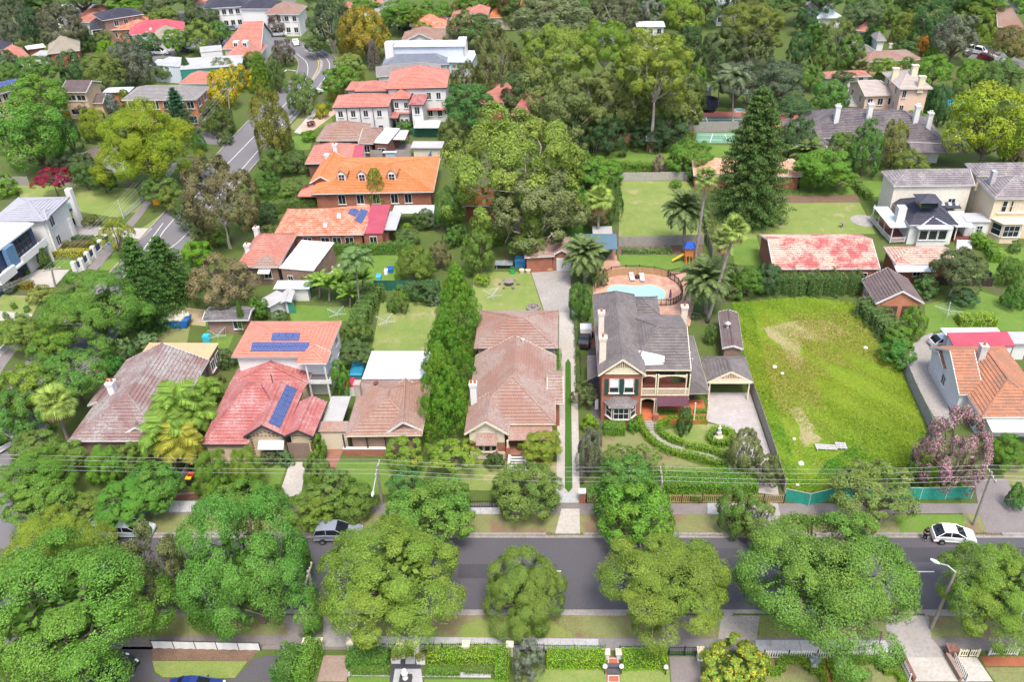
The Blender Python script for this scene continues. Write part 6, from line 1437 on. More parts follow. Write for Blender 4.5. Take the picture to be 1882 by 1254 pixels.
fence('tan timber picket fence before the tall clipped hedge',[(1078,924),(1215,925),(1440,925)],1.25,'picket',M_tan,M_iron,step=2.2)
fence('black steel pool fence on the outer side of the curved lawn',[(1113,510),(1124,503),(1150,500),(1175,500),(1202,503),(1228,509),(1266,500)],1.25,'iron',M_iron,step=2.4)
fence('curved tan timber panel wall round the back of the pool',smooth([(1094,536),(1100,520),(1118,510),(1150,505),(1195,504),(1226,510)],3),1.1,'sheet',M_tan,M_tan,name='screen_wall',step=1.2)
fence('curved black pool fence on the right of the pool',smooth([(1226,510),(1246,524),(1254,545),(1246,556),(1232,562),(1208,562)],3),1.2,'iron',M_iron,step=2)
fence('grey paling fence behind the planted bed and climbing frame',[(1137,453),(1215,452),(1292,449)],1.8,'paling',M_pal);fence('grey paling fence running back beside the climbing frame',[(1298,438),(1309,474)],1.8,'paling',M_pal)
fence('pale paling fence at the far end of the sunny lawn',[(1139,333),(1265,331)],1.7,'paling',plain('pale_paling',(.42,.40,.37),(.35,.33,.31)))
fence('short dark paling fence left of the sunny lawn',[(1060,335),(1104,333)],1.7,'paling',M_pal)
fence('dark timber fence between the two tennis courts',[(1264,243),(1366,241)],2.2,'paling',M_pal);fence('brown panel fence behind the small wooden cubby',[(1076,262),(1254,263)],2,'sheet',M_tan)
fence('low dark board fence behind the shade tree and stable wing',[(1682,524),(1822,527)],1.4,'sheet',plain('dark_board',(.05,.035,.03)))
CR('A3');fence('dark green ribbed steel fence behind the pale garage',[(1085,905),(1420,907)],1.9,'sheet',S_green);fence('grey paling fence beside the small blue shed',[(590,1162),(728,1162)],1.7,'paling',M_pal);fence('grey paling fence between the blue shed and pale garage',[(895,1160),(1065,1160)],1.7,'paling',M_pal)
fence('blue steel fence panels receding beside the pale garage',[(1270,1252),(1350,1110)],1.8,'sheet',sheet('blue_steel',(.04,.16,.36),(.035,.13,.3)))
CR('11');fence('dark green steel fence behind the banana plants',[(300,945),(415,925)],1.8,'sheet',S_green);fence('dark green steel fence along the hedge of the mown lawn',[(860,880),(1330,880)],1.7,'sheet',S_green)
CR();fence('grey fence along the far left of the corner lawn',[(0,342),(55,341)],1.8,'paling',M_pal);fence('grey fence behind the dark red shrub',[(105,343),(140,340)],1.8,'paling',M_pal)
fence('pale wire fence along the corner lawn footpath',[(228,402),(248,385),(278,355)],1.1,'iron',plain('galvanised_wire',(.45,.47,.45)),step=3)
CR('A2');wp=[(905,975),(990,935),(1060,860),(1130,790),(1215,715),(1325,620)]
f=fence('low white street wall with navy panels between square white piers',wp,.55,'wall',W_white,W_white)
for i in range(len(wp)-1):
 a,b=G(*wp[i]),G(*wp[i+1]);c=(a+b)/2;m=MB();m.box((c[0],c[1],1.12),(np.linalg.norm(b-a)-.7,.08,1.0),math.atan2(b[1]-a[1],b[0]-a[0]));f.part('panel',m,W_navy)
for p in wp:g=G(*p);m=MB();m.box((g[0],g[1],.95),(.6,.6,1.9));f.part('pier',m,W_white)
CR();fence('low pale wall at the left edge by the corner footpath',[(0,655),(22,636)],.9,'wall',W_white);fence('low dark brick front wall left of the round street tree',[(325,918),(388,915)],.7,'wall',B_dark)
fence('leaning paling fence beside the recycling bins',[(331,905),(350,866)],1.5,'paling',M_pal)
fence('dark iron front fence under the trees of the subject house',[(865,934),(1022,932)],1.1,'iron',M_iron)
CR('30');fence('white panelled front fence with dark gaps at lower left',[(1105,1014),(1880,1030)],1.05,'sheet',W_white,trim_dark,step=1.78)
CR();fence('black iron spear fence between cream pillars at the bottom',[(652,1197),(736,1199)],1.2,'iron',M_iron);fence('longer black iron spear fence right of the cream gate pillars',[(770,1199),(858,1199),(936,1199),(1000,1200)],1.2,'iron',M_iron)
fence('dark green iron fence above the clipped lime hedges',[(1000,1201),(1112,1202)],1.2,'iron',M_giron);fence('dark green iron fence right of the red tiled path',[(1138,1203),(1228,1203)],1.2,'iron',M_giron);fence('dark green iron double gate across the brown driveway',[(1229,1206),(1257,1206),(1284,1206)],1.3,'iron',M_giron,name='gate',cat='gate',step=2)
CR('33');fence('white picket fence with dark posts before the parterre',[(5,1087),(180,1087),(385,1087),(470,1087),(790,1087),(950,1087)],1.1,'picket',trim_white,M_iron)
fence('white picket fence running down beside the concrete driveway',[(965,1060),(1050,1254)],1.0,'picket',trim_white);fence('white railing running down beside the cream parking bay',[(1345,1055),(1460,1254)],1.0,'picket',trim_white)
fence('cream curved double gates beside the brick pier',[(1405,1075),(1475,1075),(1545,1075)],1.0,'picket',trim_cream,name='gate',cat='gate');fence('white paling fence above the red bark bed',[(1625,1062),(1830,1062)],1.0,'picket',trim_white)
fence('low red brick edging wall beside the picket driveway',[(1000,1080),(1085,1254)],.5,'wall',B_dark);fence('dark stone retaining wall beside the cream parking bay',[(1320,1080),(1420,1254)],.6,'wall',B_brown)
CR()
def pillar(x,y,top,w,mat,label,cap=trim_cream,group=None):
 g,h=hpx(x,y,top);th=Thing('pillar',label,'pillar',g,group);m=MB();m.box((g[0],g[1],h/2-.08),(w,w,h-.16));th.part('shaft',m,mat,uv=True);m=MB();m.box((g[0],g[1],h-.1),(w+.16,w+.16,.12));m.box((g[0],g[1],h+.06),(w,w,.2),0,.3);th.part('cap',m,cap)
for x,y,t,lb in((568,1200,1178,'cream gate pillar between the two tall hedges'),(590,1198,1178,'slim cream pillar left of the reddish driveway'),(648,1198,1178,'cream pillar right of the reddish driveway'),(740,1208,1181,'left cream pillar of the granite court gateway'),(768,1208,1181,'right cream pillar of the granite court gateway'),(858,1202,1183,'cream pillar in the middle of the long iron fence'),(938,1204,1184,'cream pillar beside the grey leaved olive'),(1114,1209,1198,'white post left of the red tiled path'),(1138,1209,1198,'white post right of the red tiled path'),(1286,1212,1194,'white post at the right end of the green gate')):pillar(x,y,t,.5,W_cream if x<1000 else W_white,lb)
pillar(1070,922,902,.6,B_red,'red brick pier with white cap at the driveway mouth',W_white);pillar(1745,1205,1190,.7,B_dark,'dark brick pier beside the cream gates',B_dark)
CR('22');gB=(.15,.27,.02);hd=(.11,.23,.025)
hedge('winding clipped box hedge on the street side of the stone path',smooth([(915,595),(935,655),(985,735),(1060,800),(1150,842),(1260,865),(1400,900),(1550,958)],3),.85,.85,gB,.13,110)
hedge('clipped box hedge curling round the magnolia garden',smooth([(1405,618),(1310,610),(1190,605),(1110,625),(1055,655),(1075,705),(1150,755),(1240,782)],3),.8,.8,gB,.13,110)
hedge('clipped box hedge on the inner lower side of the stone path',smooth([(1255,798),(1380,818),(1500,855),(1610,920),(1672,965)],3),.8,.75,gB,.13,110)
cx,cy=1505,735;hedge('round clipped hedge ring with a statue inside',[(cx+80*math.cos(t),cy+52*math.sin(t))for t in np.linspace(0,2*math.pi,17)[:-1]],.8,.8,gB,.13,110,closed=True)
hedge('square clipped hedge below the bay window',[(665,690),(815,690)],1.5,1.3,hd,.15,90);hedge('tall flat topped hedge behind the tan picket fence',[(1010,1100),(1350,1100),(1745,1100)],3.2,1.9,(.10,.23,.02),.17,70)
hedge('low leafy hedge along the verandah edge',[(1050,578),(1185,575)],.8,.9,hd,.16,80);hedge('low leafy hedge at the right corner of the verandah',[(1310,570),(1400,568)],.8,.9,hd,.16,80)
CR('31');hedge('rounded dark green hedge left of the court gateway',[(670,1115),(960,1115)],1.5,1.2,(.08,.19,.03),.17,80);hedge('long lime topped hedge right of the court gateway',[(1245,1090),(1735,1090)],1.5,1.1,(.16,.27,.02),.17,80)
hedge('low flowering box row left of the granite court',[(690,1188),(965,1188)],.8,.5,(.11,.20,.03),.13,90);hedge('low flowering box row with white blooms right of the court',[(1230,1190),(1475,1192)],.9,.55,(.11,.22,.03),.13,90);hedge('low mixed border right of the white blooms',[(1505,1175),(1725,1178)],.9,.4,(.13,.19,.05),.13,70)
hedge('narrow hedge running down beside the olive',[(1790,1060),(1775,1254)],1.1,1.5,(.14,.28,.02),.15,80);hedge('tall narrow hedge left of the reddish driveway',[(440,1050),(340,1290)],1.3,2.2,(.11,.23,.03),.17,80);hedge('dark bushy hedge beside the grey forecourt',[(300,1080),(195,1290)],1.8,2.0,(.07,.16,.03),.2,60,wob=.3)
CR('32');hedge('clipped lime green hedge left of the red tiled path',[(258,1112),(672,1112)],1.6,1.1,(.17,.31,.015),.15,90);hedge('clipped lime green hedge right of the red tiled path',[(800,1120),(1115,1120)],1.6,1.1,(.17,.31,.015),.15,90)
CR('33');pb=(.15,.25,.015)
hedge('stepped parterre hedge left of the brick path',[(12,1100),(25,1198),(130,1196),(125,1115),(305,1112),(325,1185),(415,1188),(440,1262)],.75,.65,pb,.12,110);hedge('short parterre hedge bordering the brick path',[(400,1105),(420,1180)],.6,.6,pb,.12,110)
hedge('stepped parterre hedge right of the brick path',[(470,1110),(500,1190),(615,1190),(620,1112),(825,1112),(855,1188),(960,1190),(1010,1268)],.75,.65,pb,.12,110);hedge('lower parterre hedge along the brick path edge',[(505,1200),(530,1265)],.6,.6,pb,.12,110)
CR('A2');hedge('bright yellow hedge behind the square lawn',[(620,775),(1105,768)],1.2,1.0,(.40,.36,.015),.16,70);hedge('reddish green shrub row behind the yellow hedge',[(690,690),(1100,678)],1.3,1.1,(.17,.10,.04),.18,60,wob=.25);hedge('dark low hedge across the white house forecourt',[(870,580),(1110,578)],1.1,.6,(.05,.09,.03),.16,60)
hedge('orange tipped shrub bed by the cream driveway',[(160,1120),(370,1155)],1.6,.9,(.25,.17,.03),.2,50,wob=.3)
CR('11');hedge('long clipped hedge below the orange roof',[(520,258),(850,250),(1275,250)],1.3,1.2,(.10,.18,.03),.2,45);hedge('vine covered fence behind the cluttered yard',[(530,615),(820,618),(1110,600)],1.0,1.8,(.09,.19,.03),.22,40,wob=.2)
hedge('formal green hedge along the far edge of the hedged lawn',[(0,218),(258,222)],1.0,.9,(.10,.2,.03),.2,40);hedge('tall clipped dark hedge left of the mottled orange roof',[(140,318),(480,268)],2.0,1.9,(.10,.15,.04),.24,40,wob=.2)
hedge('bushy boundary hedge left of the mown lawn',[(880,930),(800,1040),(740,1180)],2.2,2.2,(.10,.17,.04),.24,45,wob=.4);hedge('white flowering hedge at the head of the mown lawn',[(1090,930),(1320,920)],2.0,2.0,(.08,.15,.05),.22,45,wob=.3)
CR('02');hedge('leafy green hedge along the deep green lawn',[(555,1225),(760,1215),(1020,1230)],1.8,1.4,(.12,.22,.03),.26,35,wob=.3);hedge('low hedge strip between the tennis court and timber fence',[(1290,905),(1660,900)],1.0,.7,(.09,.18,.04),.25,30)
CR('13');hedge('dense dark hedge along the front of the red stable',[(20,880),(300,890),(690,880)],3.0,3.0,(.07,.12,.035),.26,40,wob=.6);hedge('green hedge curving down below the cream bow windows',[(1520,520),(1620,580),(1680,680)],1.8,1.5,(.14,.26,.03),.22,45,wob=.3)
hedge('scrubby dark hedge along the right of the vacant block',[(720,1040),(830,1140),(930,1250)],3,2.4,(.10,.15,.05),.26,35,wob=.6);hedge('round topped lime hedge above the red metal roof',[(1400,1115),(1660,1120)],2.2,1.2,(.20,.30,.03),.2,60,wob=.2)
hedge('ivy row running down to the pavilion',[(650,90),(690,160),(760,230)],1.4,1.4,(.13,.22,.04),.24,40,wob=.3)
CR('12');hedge('planted border of grey green clumps below the paling fence',[(800,605),(940,608),(1150,605)],1.4,.7,(.15,.20,.09),.2,45,wob=.35);hedge('narrow shrub border at the right of the paling fence',[(1395,380),(1430,480),(1440,560)],1.5,1.6,(.13,.16,.05),.24,40,wob=.4)
hedge('climber on the right wall of the subject house',[(330,1120),(345,1200)],.5,.1,(.1,.2,.03))if False else None
CR('X1');hedge('narrow green border along the subject house wall',[(1440,720),(1445,1040)],.9,.9,(.12,.22,.03),.15,60,wob=.2);hedge('thin ivy border on the right of the turf driveway',[(1710,200),(1735,640),(1745,1240)],.6,.7,(.09,.14,.04),.15,60,wob=.2)
M_pole=plain('pole_timber',(.30,.26,.22),(.24,.21,.18),s1=1,s2=6);M_galv=plain('galvanised_steel',(.52,.53,.54),rough=.5);M_wire=plain('wire',(.42,.42,.44),rough=.5)
POLES={}
def pole(key,base,top,label,arms=1,r=.16,lamp=None,mat=None,armang=90):
 b=gp(*base);lo,hi=0,30
 for _ in range(30):
  h=(lo+hi)/2
  if proj((b[0],b[1],h))[1]>top[1]:lo=h
  else:hi=h
 tp=np.array((b[0]+(gp(top[0],top[1],h)[0]-b[0]),b[1],h));th=Thing('power_pole' if arms else 'street_lamp',label,'power pole' if arms else 'street lamp',b);m=MB();m.tube([b,tp],[r,r*.7],8);th.part('post',m,mat or M_pole)
 an=math.radians(armang);ends=[]
 for k in range(arms):
  z=tp[2]-.35-.9*k;m=MB();m.box((tp[0],tp[1],z),(2.4,.12,.14),an);th.part('crossarm',m,M_pole)
  for q in(-1.05,-.45,.45,1.05):
   p=(tp[0]+math.cos(an)*q,tp[1]+math.sin(an)*q,z+.18);m=MB();m.lathe((p[0],p[1],p[2]-.12),[(.05,0),(.08,.1),(.04,.22)],6);th.part('insulator',m,plain('white_insulator',(.6,.58,.55)));ends.append(np.array(p)+np.array((0,0,.12)))
 if lamp:
  L=gp(lamp[0],lamp[1],tp[2]-.4 if arms else tp[2]);L=np.array((L[0],L[1],tp[2]-(.3 if arms else 0)));s=b+(tp-b)*.86 if arms else tp;m=MB();m.tube([s,(s+L)/2+np.array((0,0,.25)),L],.05,6);th.part('lamp_arm',m,M_galv);m=MB();d=unit(L-s);m.tube([L-d*.1,L+d*.25,L+d*.7],[.08,.17,.1],8);th.part('lamp_head',m,plain('lamp_grey',(.66,.67,.68)))
 POLES[key]=ends;return th
CR()
pole('w',(-420,925),(-470,855),'power pole beyond the left end of the street',1)if False else None
pole('a',(702,927),(693,857),'leaning grey power pole with a long lamp arm left of the subject lot',1,lamp=(686,906));pole('b',(1214,928),(1216,870),'power pole standing in the tall hedge of the brick villa',1);pole('c',(1789,966),(1823,868),'dark leaning power pole beside the driveway at right',1)
pole('l',(1711,1157),(1756,1052),'leaning timber lamp pole on the near verge at right',0,r=.17,lamp=(1725,1036),mat=M_pole);pole('n',(587,1142),(566,1050),'pale leaning timber pole on the near verge at left',1,r=.2)
pole('s0',(102,528),(94,492),'power pole before the cream driveway of the navy house',1,armang=20);pole('s1',(305,348),(297,292),'power pole beneath the lime green tree on the side road',1,armang=20);pole('s2',(424,240),(419,160),'power pole among the yellow conifers',1,armang=20)
pole('g',(227,402),(216,367),'plain pale steel post on the corner lawn',0,r=.07,mat=M_galv)
for k,(b,t,l,lb)in enumerate((((612,94),(606,40),(592,34),'tall grey street lamp on the outside of the bend'),((630,98),(627,72),(612,68),'shorter grey street lamp right of the bend'),((552,76),(546,26),None,'thin dark pole at the inside of the bend'),((568,70),(557,20),None,'thin dark pole left of the pale trunk at the top'),((185,155),(167,100),None,'thin timber pole by the cream two storey house'),((330,46),(322,6),None,'thin pole at the top left street'),((545,130),(528,128),(526,129),'small lamp beside the street tree on the side road'),((1415,100),(1400,60),None,'thin pole among the dark trees at upper right'))):
 pole('x%d'%k,b,t,lb,0,r=.1,lamp=l,mat=M_galv if l else M_pole)
def wires(A,B,label,group,sag=.5,r=.014):
 for k in range(4):
  a,b=A[k],B[k];P=[a+(b-a)*t-np.array((0,0,sag*4*t*(1-t)))for t in np.linspace(0,1,13)];m=MB();m.tube(P,r,4,False);thing1('power_line',label+', '+('outer street side','inner street side','inner house side','outer house side')[k],'power line',m,M_wire,group)
far=lambda E,dx,dy:[e+np.array((dx,dy,0))for e in E]
wires(far(POLES['a'],-62,2),POLES['a'],'overhead wire running left from the leaning lamp arm pole','wires left of the lamp arm pole');wires(POLES['a'],POLES['b'],'overhead wire between the lamp arm pole and the hedge pole','wires across the subject lot');wires(POLES['b'],POLES['c'],'overhead wire between the hedge pole and the dark leaning pole','wires before the vacant block');wires(POLES['c'],far(POLES['c'],40,0),'overhead wire leaving the dark leaning pole to the right','wires at the right edge')
wires(far(POLES['s0'],-30,-38),POLES['s0'],'overhead wire before the navy house','wires at the navy house');wires(POLES['s0'],POLES['s1'],'overhead wire over the corner lawn beside the side road','wires over the corner lawn');wires(POLES['s1'],POLES['s2'],'overhead wire before the lime green tree','wires by the lime tree')
white=(.80,.80,.80)
car('hatch',1750,992,-4,white,'white hatchback parked at the far kerb beside the person','white')
car('suv',624,989,2,(.22,.24,.28),'silver utility with white canopy parked under the big trees','silver');car('sedan',195,978,0,(.45,.55,.62),'pale blue car mostly hidden behind the left street tree','pale_blue');car('hatch',246,982,0,(.55,.62,.66),'pale silver car parked behind the olive shrub tree','pale_silver')
car('sedan',205,1254,60,(.02,.02,.025),'black car cut off at the lower left under the maple','black');car('sedan',362,1276,0,(.015,.03,.16),'dark blue car cut off at the bottom edge','navy');car('hatch',6,826,60,white,'white car glimpsed at the left edge under trees','white')
CR('00');car('suv',1160,392,3,white,'white utility parked beside the pale shed roof','white');car('suv',1335,372,3,(.06,.07,.10),'dark blue wagon driving on the far cross street','dark_blue');car('sedan',1670,218,20,(.6,.62,.65),'silver car near the roundabout at the top','silver');car('sedan',1325,180,60,(.03,.035,.05),'dark car parked by the road at upper left','black')
CR('01');car('hatch',290,318,110,white,'white car driving down into the bend','white');car('suv',418,685,55,white,'white car parked beside the street tree on the side road','white');car('suv',165,258,10,white,'white utility at the roundabout','white');car('sedan',1085,210,0,(.03,.04,.06),'dark car parked behind the round shrub','black')
CR('03');car('van',1535,385,-40,white,'white van parked on the short far street','white');car('hatch',1605,425,-30,(.28,.02,.05),'dark red hatchback parked in front of the white van','dark_red');car('sedan',1490,360,-40,(.05,.06,.07),'dark grey car behind the white van','dark_grey')
CR('A4');car('hatch',545,255,10,white,'white spotted car tucked behind the red metal roof','white')
CR('V1');car('hatch',-25,640,80,(.02,.025,.04),'dark car parked in the villa side passage','black')
CR('33');pg=G(1163,232)
def person(g,label):
 th=Thing('person',label,'person',g);J={'pel':(0,0,.93),'wai':(0,.01,1.08),'che':(0,.02,1.3),'nek':(0,.0,1.46),'hed':(0,-.02,1.56),'top':(0,-.01,1.70),'sl':(-.18,.02,1.38),'sr':(.18,.02,1.38),'el':(-.25,-.02,1.12),'er':(.25,-.02,1.12),'wl':(-.06,-.24,1.10),'wr':(.07,-.26,1.16),'hl':(.02,-.29,1.13),'hr':(-.02,-.32,1.19),'tl':(-.09,0,.88),'tr':(.09,0,.88),'kl':(-.11,-.03,.5),'kr':(.10,-.01,.5),'al':(-.13,.02,.09),'ar':(.11,.03,.09),'fl':(-.15,-.16,.04),'fr':(.14,-.15,.04)}
 E=[('pel','wai'),('wai','che'),('che','nek'),('nek','hed'),('hed','top'),('che','sl'),('che','sr'),('sl','el'),('sr','er'),('el','wl'),('er','wr'),('wl','hl'),('wr','hr'),('pel','tl'),('pel','tr'),('tl','kl'),('tr','kr'),('kl','al'),('kr','ar'),('al','fl'),('ar','fr')]
 R=dict(pel=.15,wai=.135,che=.155,nek=.058,hed=.095,top=.075,sl=.075,sr=.075,el=.048,er=.048,wl=.035,wr=.035,hl=.04,hr=.04,tl=.1,tr=.1,kl=.065,kr=.065,al=.045,ar=.045,fl=.045,fr=.045)
 def skin(name,keys,mat,k,add=0):
  ks=list(keys);me=bpy.data.meshes.new(name);me.from_pydata([J[q]for q in ks],[(ks.index(a),ks.index(b))for a,b in E if a in ks and b in ks],[]);o=bpy.data.objects.new(name,me);COL.objects.link(o);o.parent=th.o
  o.modifiers.new('skin','SKIN');
  for i,q in enumerate(ks):me.skin_vertices[0].data[i].radius=(R[q]*k+add,)*2
  me.skin_vertices[0].data[0].use_root=True;s=o.modifiers.new('sub','SUBSURF');s.levels=s.render_levels=2;me.materials.append(mat);return o
 sk=plain('skin',(.55,.33,.24),rough=.6);bl=plain('black_cloth',(.012,.012,.014));body=skin('body',J.keys(),sk,1.0)
 skin('shirt',['pel','wai','che','sl','sr','el','er'],bl,1.3,.012);skin('trousers',['pel','tl','tr','kl','kr','al','ar'],plain('dark_trousers',(.012,.014,.03)),1.35,.014)
 m=MB();m.lathe((g[0],g[1]+.01,1.585),[(.102,0),(.108,.06),(.085,.12),(.03,.155)],10);th.part('hair',m,plain('dark_hair',(.015,.012,.01)))
 m=MB();m.box((g[0],g[1]-.36,1.19),(.08,.015,.15));th.part('phone',m,M_iron)
 for s in(-1,1):m=MB();m.box((g[0]+s*.14,g[1]-.07,.04),(.1,.27,.08));th.part('shoe',m,bl)
 th.o.rotation_euler=(0,0,-.6)
person(pg,'person in black clothes standing on the road behind the white hatchback')
CR('V1');pw=smooth([(215,70),(255,38),(340,24),(440,36),(540,42),(650,26),(745,42),(815,74),(842,115),(830,160),(785,188),(690,182),(590,160),(470,150),(300,110),(225,95),(215,70)],3)[:-1]
P=[G(*p)[:2]for p in pw];c=np.mean(P,0);th=Thing('swimming_pool','kidney shaped turquoise swimming pool with brick coping','swimming pool',(c[0],c[1],0));m=MB();m.prism([tuple(c+(p-c)*1.0+unit(p-c)*.55)for p in P][::-1],0,.05);th.part('coping',m,plain('tan_coping',(.52,.34,.22),(.46,.30,.2),s2=6));mw,t_,b_=_new('pool_water');b_.inputs['Base Color'].default_value=(.30,.62,.64,1);b_.inputs['Roughness'].default_value=.08;b_.inputs['Coat Weight'].default_value=.3;m=MB();m.poly([(p[0],p[1],.058)for p in P][::-1]);w_=th.part('water',m,mw)
if w_.data.polygons[0].normal.z<0:w_.data.flip_normals()
for nm,pts,lb in(('02',[(1635,640),(1720,638),(1725,672),(1640,678)],'small turquoise pool far off behind the grey trees'),('02',[(1605,782),(1675,784),(1678,806),(1608,808)],'small green pool beside the red court surround')):
 CR(nm);P=[G(*p)[:2]for p in pts][::-1];m=MB();m.prism([tuple(p)for p in P],0,.1);c=np.mean(P,0);th=Thing('swimming_pool',lb,'swimming pool',(c[0],c[1],0));th.part('water',m,mw);m=MB()
 for i in range(4):a,b=P[i],P[(i+1)%4];d=(a+b)/2;m.box((d[0],d[1],.06),(np.linalg.norm(b-a)+.4,.4,.13),math.atan2(b[1]-a[1],b[0]-a[0]))
 th.part('coping',m,M_conc)
def lounge(x,y,an,label):
 g=G(x,y);th=Thing('sun_lounger',label,'sun lounger',g);c,s=math.cos(an),math.sin(an);m=MB();m.box((g[0],g[1],.32),(.65,1.3,.12),an);th.part('seat',m,W_white);m=MB();q=(g[0]-s*.9,g[1]+c*.9,.55);m.box(q,(.65,.6,.1),an);th.part('backrest',m,W_white)
 for a,b in((-1,-1),(1,-1),(-1,1),(1,1)):m=MB();m.box((g[0]+a*.27*c-b*.5*s,g[1]+a*.27*s+b*.5*c,.13),(.06,.06,.26));th.part('leg',m,trim_white)
CR('12');lounge(868,800,.1,'white sun lounger left of the pot at the pool head');lounge(942,805,.05,'white sun lounger right of the pot at the pool head')
g=G(1275,668);th=Thing('climbing_frame','orange timber climbing frame with blue roof and yellow slide','climbing frame',g);M_or=plain('orange_timber',(.52,.17,.05),(.46,.15,.05))
for a in(-.65,.65):
 for b in(-.6,.6):m=MB();m.box((g[0]+a,g[1]+b,1.35),(.12,.12,2.7));th.part('post',m,M_or)
m=MB();m.box((g[0],g[1],1.3),(1.5,1.4,.1));th.part('platform',m,M_or)
m=MB();z=2.65;m.add([(g[0]-.9,g[1]-.85,z),(g[0]+.9,g[1]-.85,z),(g[0]+.9,g[1]+.85,z),(g[0]-.9,g[1]+.85,z),(g[0]-.5,g[1],z+.75),(g[0]+.5,g[1],z+.75)],[(0,1,5,4),(1,2,5),(2,3,4,5),(3,0,4)]);th.part('canopy',m,plain('blue_canvas',(.02,.09,.42)))
m=MB();m.add([(g[0]-.7,g[1]-.3,1.35),(g[0]-.7,g[1]+.25,1.35),(g[0]-2.6,g[1]-.1,.25),(g[0]-2.6,g[1]-.6,.25),(g[0]-.7,g[1]-.3,1.5),(g[0]-.7,g[1]+.25,1.5),(g[0]-2.6,g[1]-.1,.4),(g[0]-2.6,g[1]-.6,.4)],[(0,3,2,1),(0,4,7,3),(1,2,6,5)]);th.part('slide',m,plain('yellow_plastic',(.75,.55,.08),rough=.4))
for k in range(3):m=MB();m.tube([(g[0]-.5+.5*k,g[1]-.7,1.4),(g[0]-.6+.5*k,g[1]-2.0,.0)],.06,5);th.part('climbing_pole',m,M_or)
m=MB();m.box((g[0],g[1]-.62,1.7),(1.3,.05,.7));th.part('side_panel',m,M_or)
def hoist(rk,x,y,top,label,r=1.6):
 CR(rk);g,h=hpx(x,y,top);th=Thing('clothes_line',label,'clothes line',g);m=MB();m.tube([g,g+np.array((0,0,h))],.045,6);th.part('mast',m,M_galv)
 for k in range(4):a=math.pi/4+.35+k*math.pi/2;m=MB();m.tube([g+np.array((0,0,h-.1)),g+np.array((math.cos(a)*r,math.sin(a)*r,h+.25))],.03,5);th.part('arm',m,M_galv)
 m=MB()
 for q in(.45,.7,.97):
  P=[g+np.array((math.cos(math.pi/4+.35+k*math.pi/2)*r*q,math.sin(math.pi/4+.35+k*math.pi/2)*r*q,h-.1+.35*q))for k in range(5)];m.tube(P,.012,4,False)
 th.part('line_wires',m,M_galv,kind='stuff')
hoist('11',945,1165,1095,'rotary clothes line on the long mown lawn');hoist('11',1710,960,905,'rotary clothes line on the subject back lawn');hoist('13',1325,1070,1020,'rotary clothes line on the lawn right of the double garage',1.9);hoist('10',1575,1235,1195,'rotary clothes line beside the brick outbuilding');hoist('11',590,1080,1040,'rotary clothes line at the foot of the banana plants')
def roundtable(rk,x,y,label,mat,seats=6,r=.75):
 CR(rk);g=G(x,y);th=Thing('garden_table',label,'garden table',g);m=MB();m.lathe(g,[(.35,0),(.12,.12),(.1,.68),(r,.7),(r,.76)],12);th.part('table',m,mat)
 for k in range(seats):a=k*2*math.pi/seats;m=MB();m.lathe(g+np.array((math.cos(a)*1.35,math.sin(a)*1.35,0)),[(.2,0),(.16,.35),(.24,.42),(.2,.47)],8);th.part('stool',m,mat)
st=plain('aged_stone',(.26,.22,.20),(.20,.17,.155),s1=2,s2=7,rough=.95)
roundtable('11',1825,840,'dark round stone table with stools on the subject back lawn',st)
def simplebox(rk,x,y,size,name,cat,label,mat,parts=(),rz=0,z=0):
 CR(rk);g=G(x,y);th=Thing(name,label,cat,g);m=MB();m.box((g[0],g[1],z+size[2]/2),size,rz);th.part('body',m,mat)
 for nm,off,sz,mt in parts:m=MB();c,s=math.cos(rz),math.sin(rz);m.box((g[0]+off[0]*c-off[1]*s,g[1]+off[0]*s+off[1]*c,z+off[2]),sz,rz);th.part(nm,m,mt)
 return th
CR('12');g=G(158,1010);th=Thing('fire_pit','low round stone fire pit behind the rear roof','fire pit',g);m=MB();m.lathe(g,[(1.0,0),(1.0,.35),(.75,.4),(.7,.2)],14);th.part('stone_ring',m,st);m=MB();m.lathe(g,[(.35,.1),(.3,.55),(.12,.75),(.1,.9)],10);th.part('finial',m,st)
def bin_(rk,x,y,col,lid,label):
 CR(rk);g=G(x,y);th=Thing('wheelie_bin',label,'wheelie bin',g);m=MB();m.box((g[0],g[1],.48),(.5,.55,.95),0,1.15);th.part('body',m,paint('bin_'+col[0],col[1],.5,.1));m=MB();m.box((g[0],g[1],1.02),(.62,.68,.1));th.part('lid',m,paint('lid_'+lid[0],lid[1],.5,.1));m=MB();m.tube([(g[0]-.3,g[1]+.28,.1),(g[0]+.3,g[1]+.28,.1)],.1,8);th.part('wheels',m,tyre)
GR=('green',(.01,.12,.06));YL=('yellow',(.65,.45,.02));RD=('red',(.5,.03,.02));DG=('dark',(.02,.03,.03))
bin_('21',1145,950,GR,YL,'dark green bin with a yellow lid on the front lawn');bin_('20',1390,1040,DG,RD,'wheelie bin with a red lid by the leaning paling fence');bin_('20',1375,1062,DG,YL,'wheelie bin with a yellow lid by the leaning paling fence');bin_('11',1850,758,('bright_green',(.02,.35,.08)),GR,'bright green bin beside the folded table tennis table');bin_('A2',880,385,DG,YL,'dark bin with yellow lid in the white house carport')
simplebox('11',1790,712,(2.7,1.5,.08),'table_tennis_table','table','grey table tennis table at the back of the subject lawn',plain('grey_top',(.25,.27,.3)),[('leg',(-1.1,-.5,-.38),(.07,.07,.74),M_galv),('leg',(1.1,-.5,-.38),(.07,.07,.74),M_galv),('leg',(-1.1,.5,-.38),(.07,.07,.74),M_galv),('leg',(1.1,.5,-.38),(.07,.07,.74),M_galv),('net',(0,0,.12),(.03,1.6,.15),W_white)],z=.75)
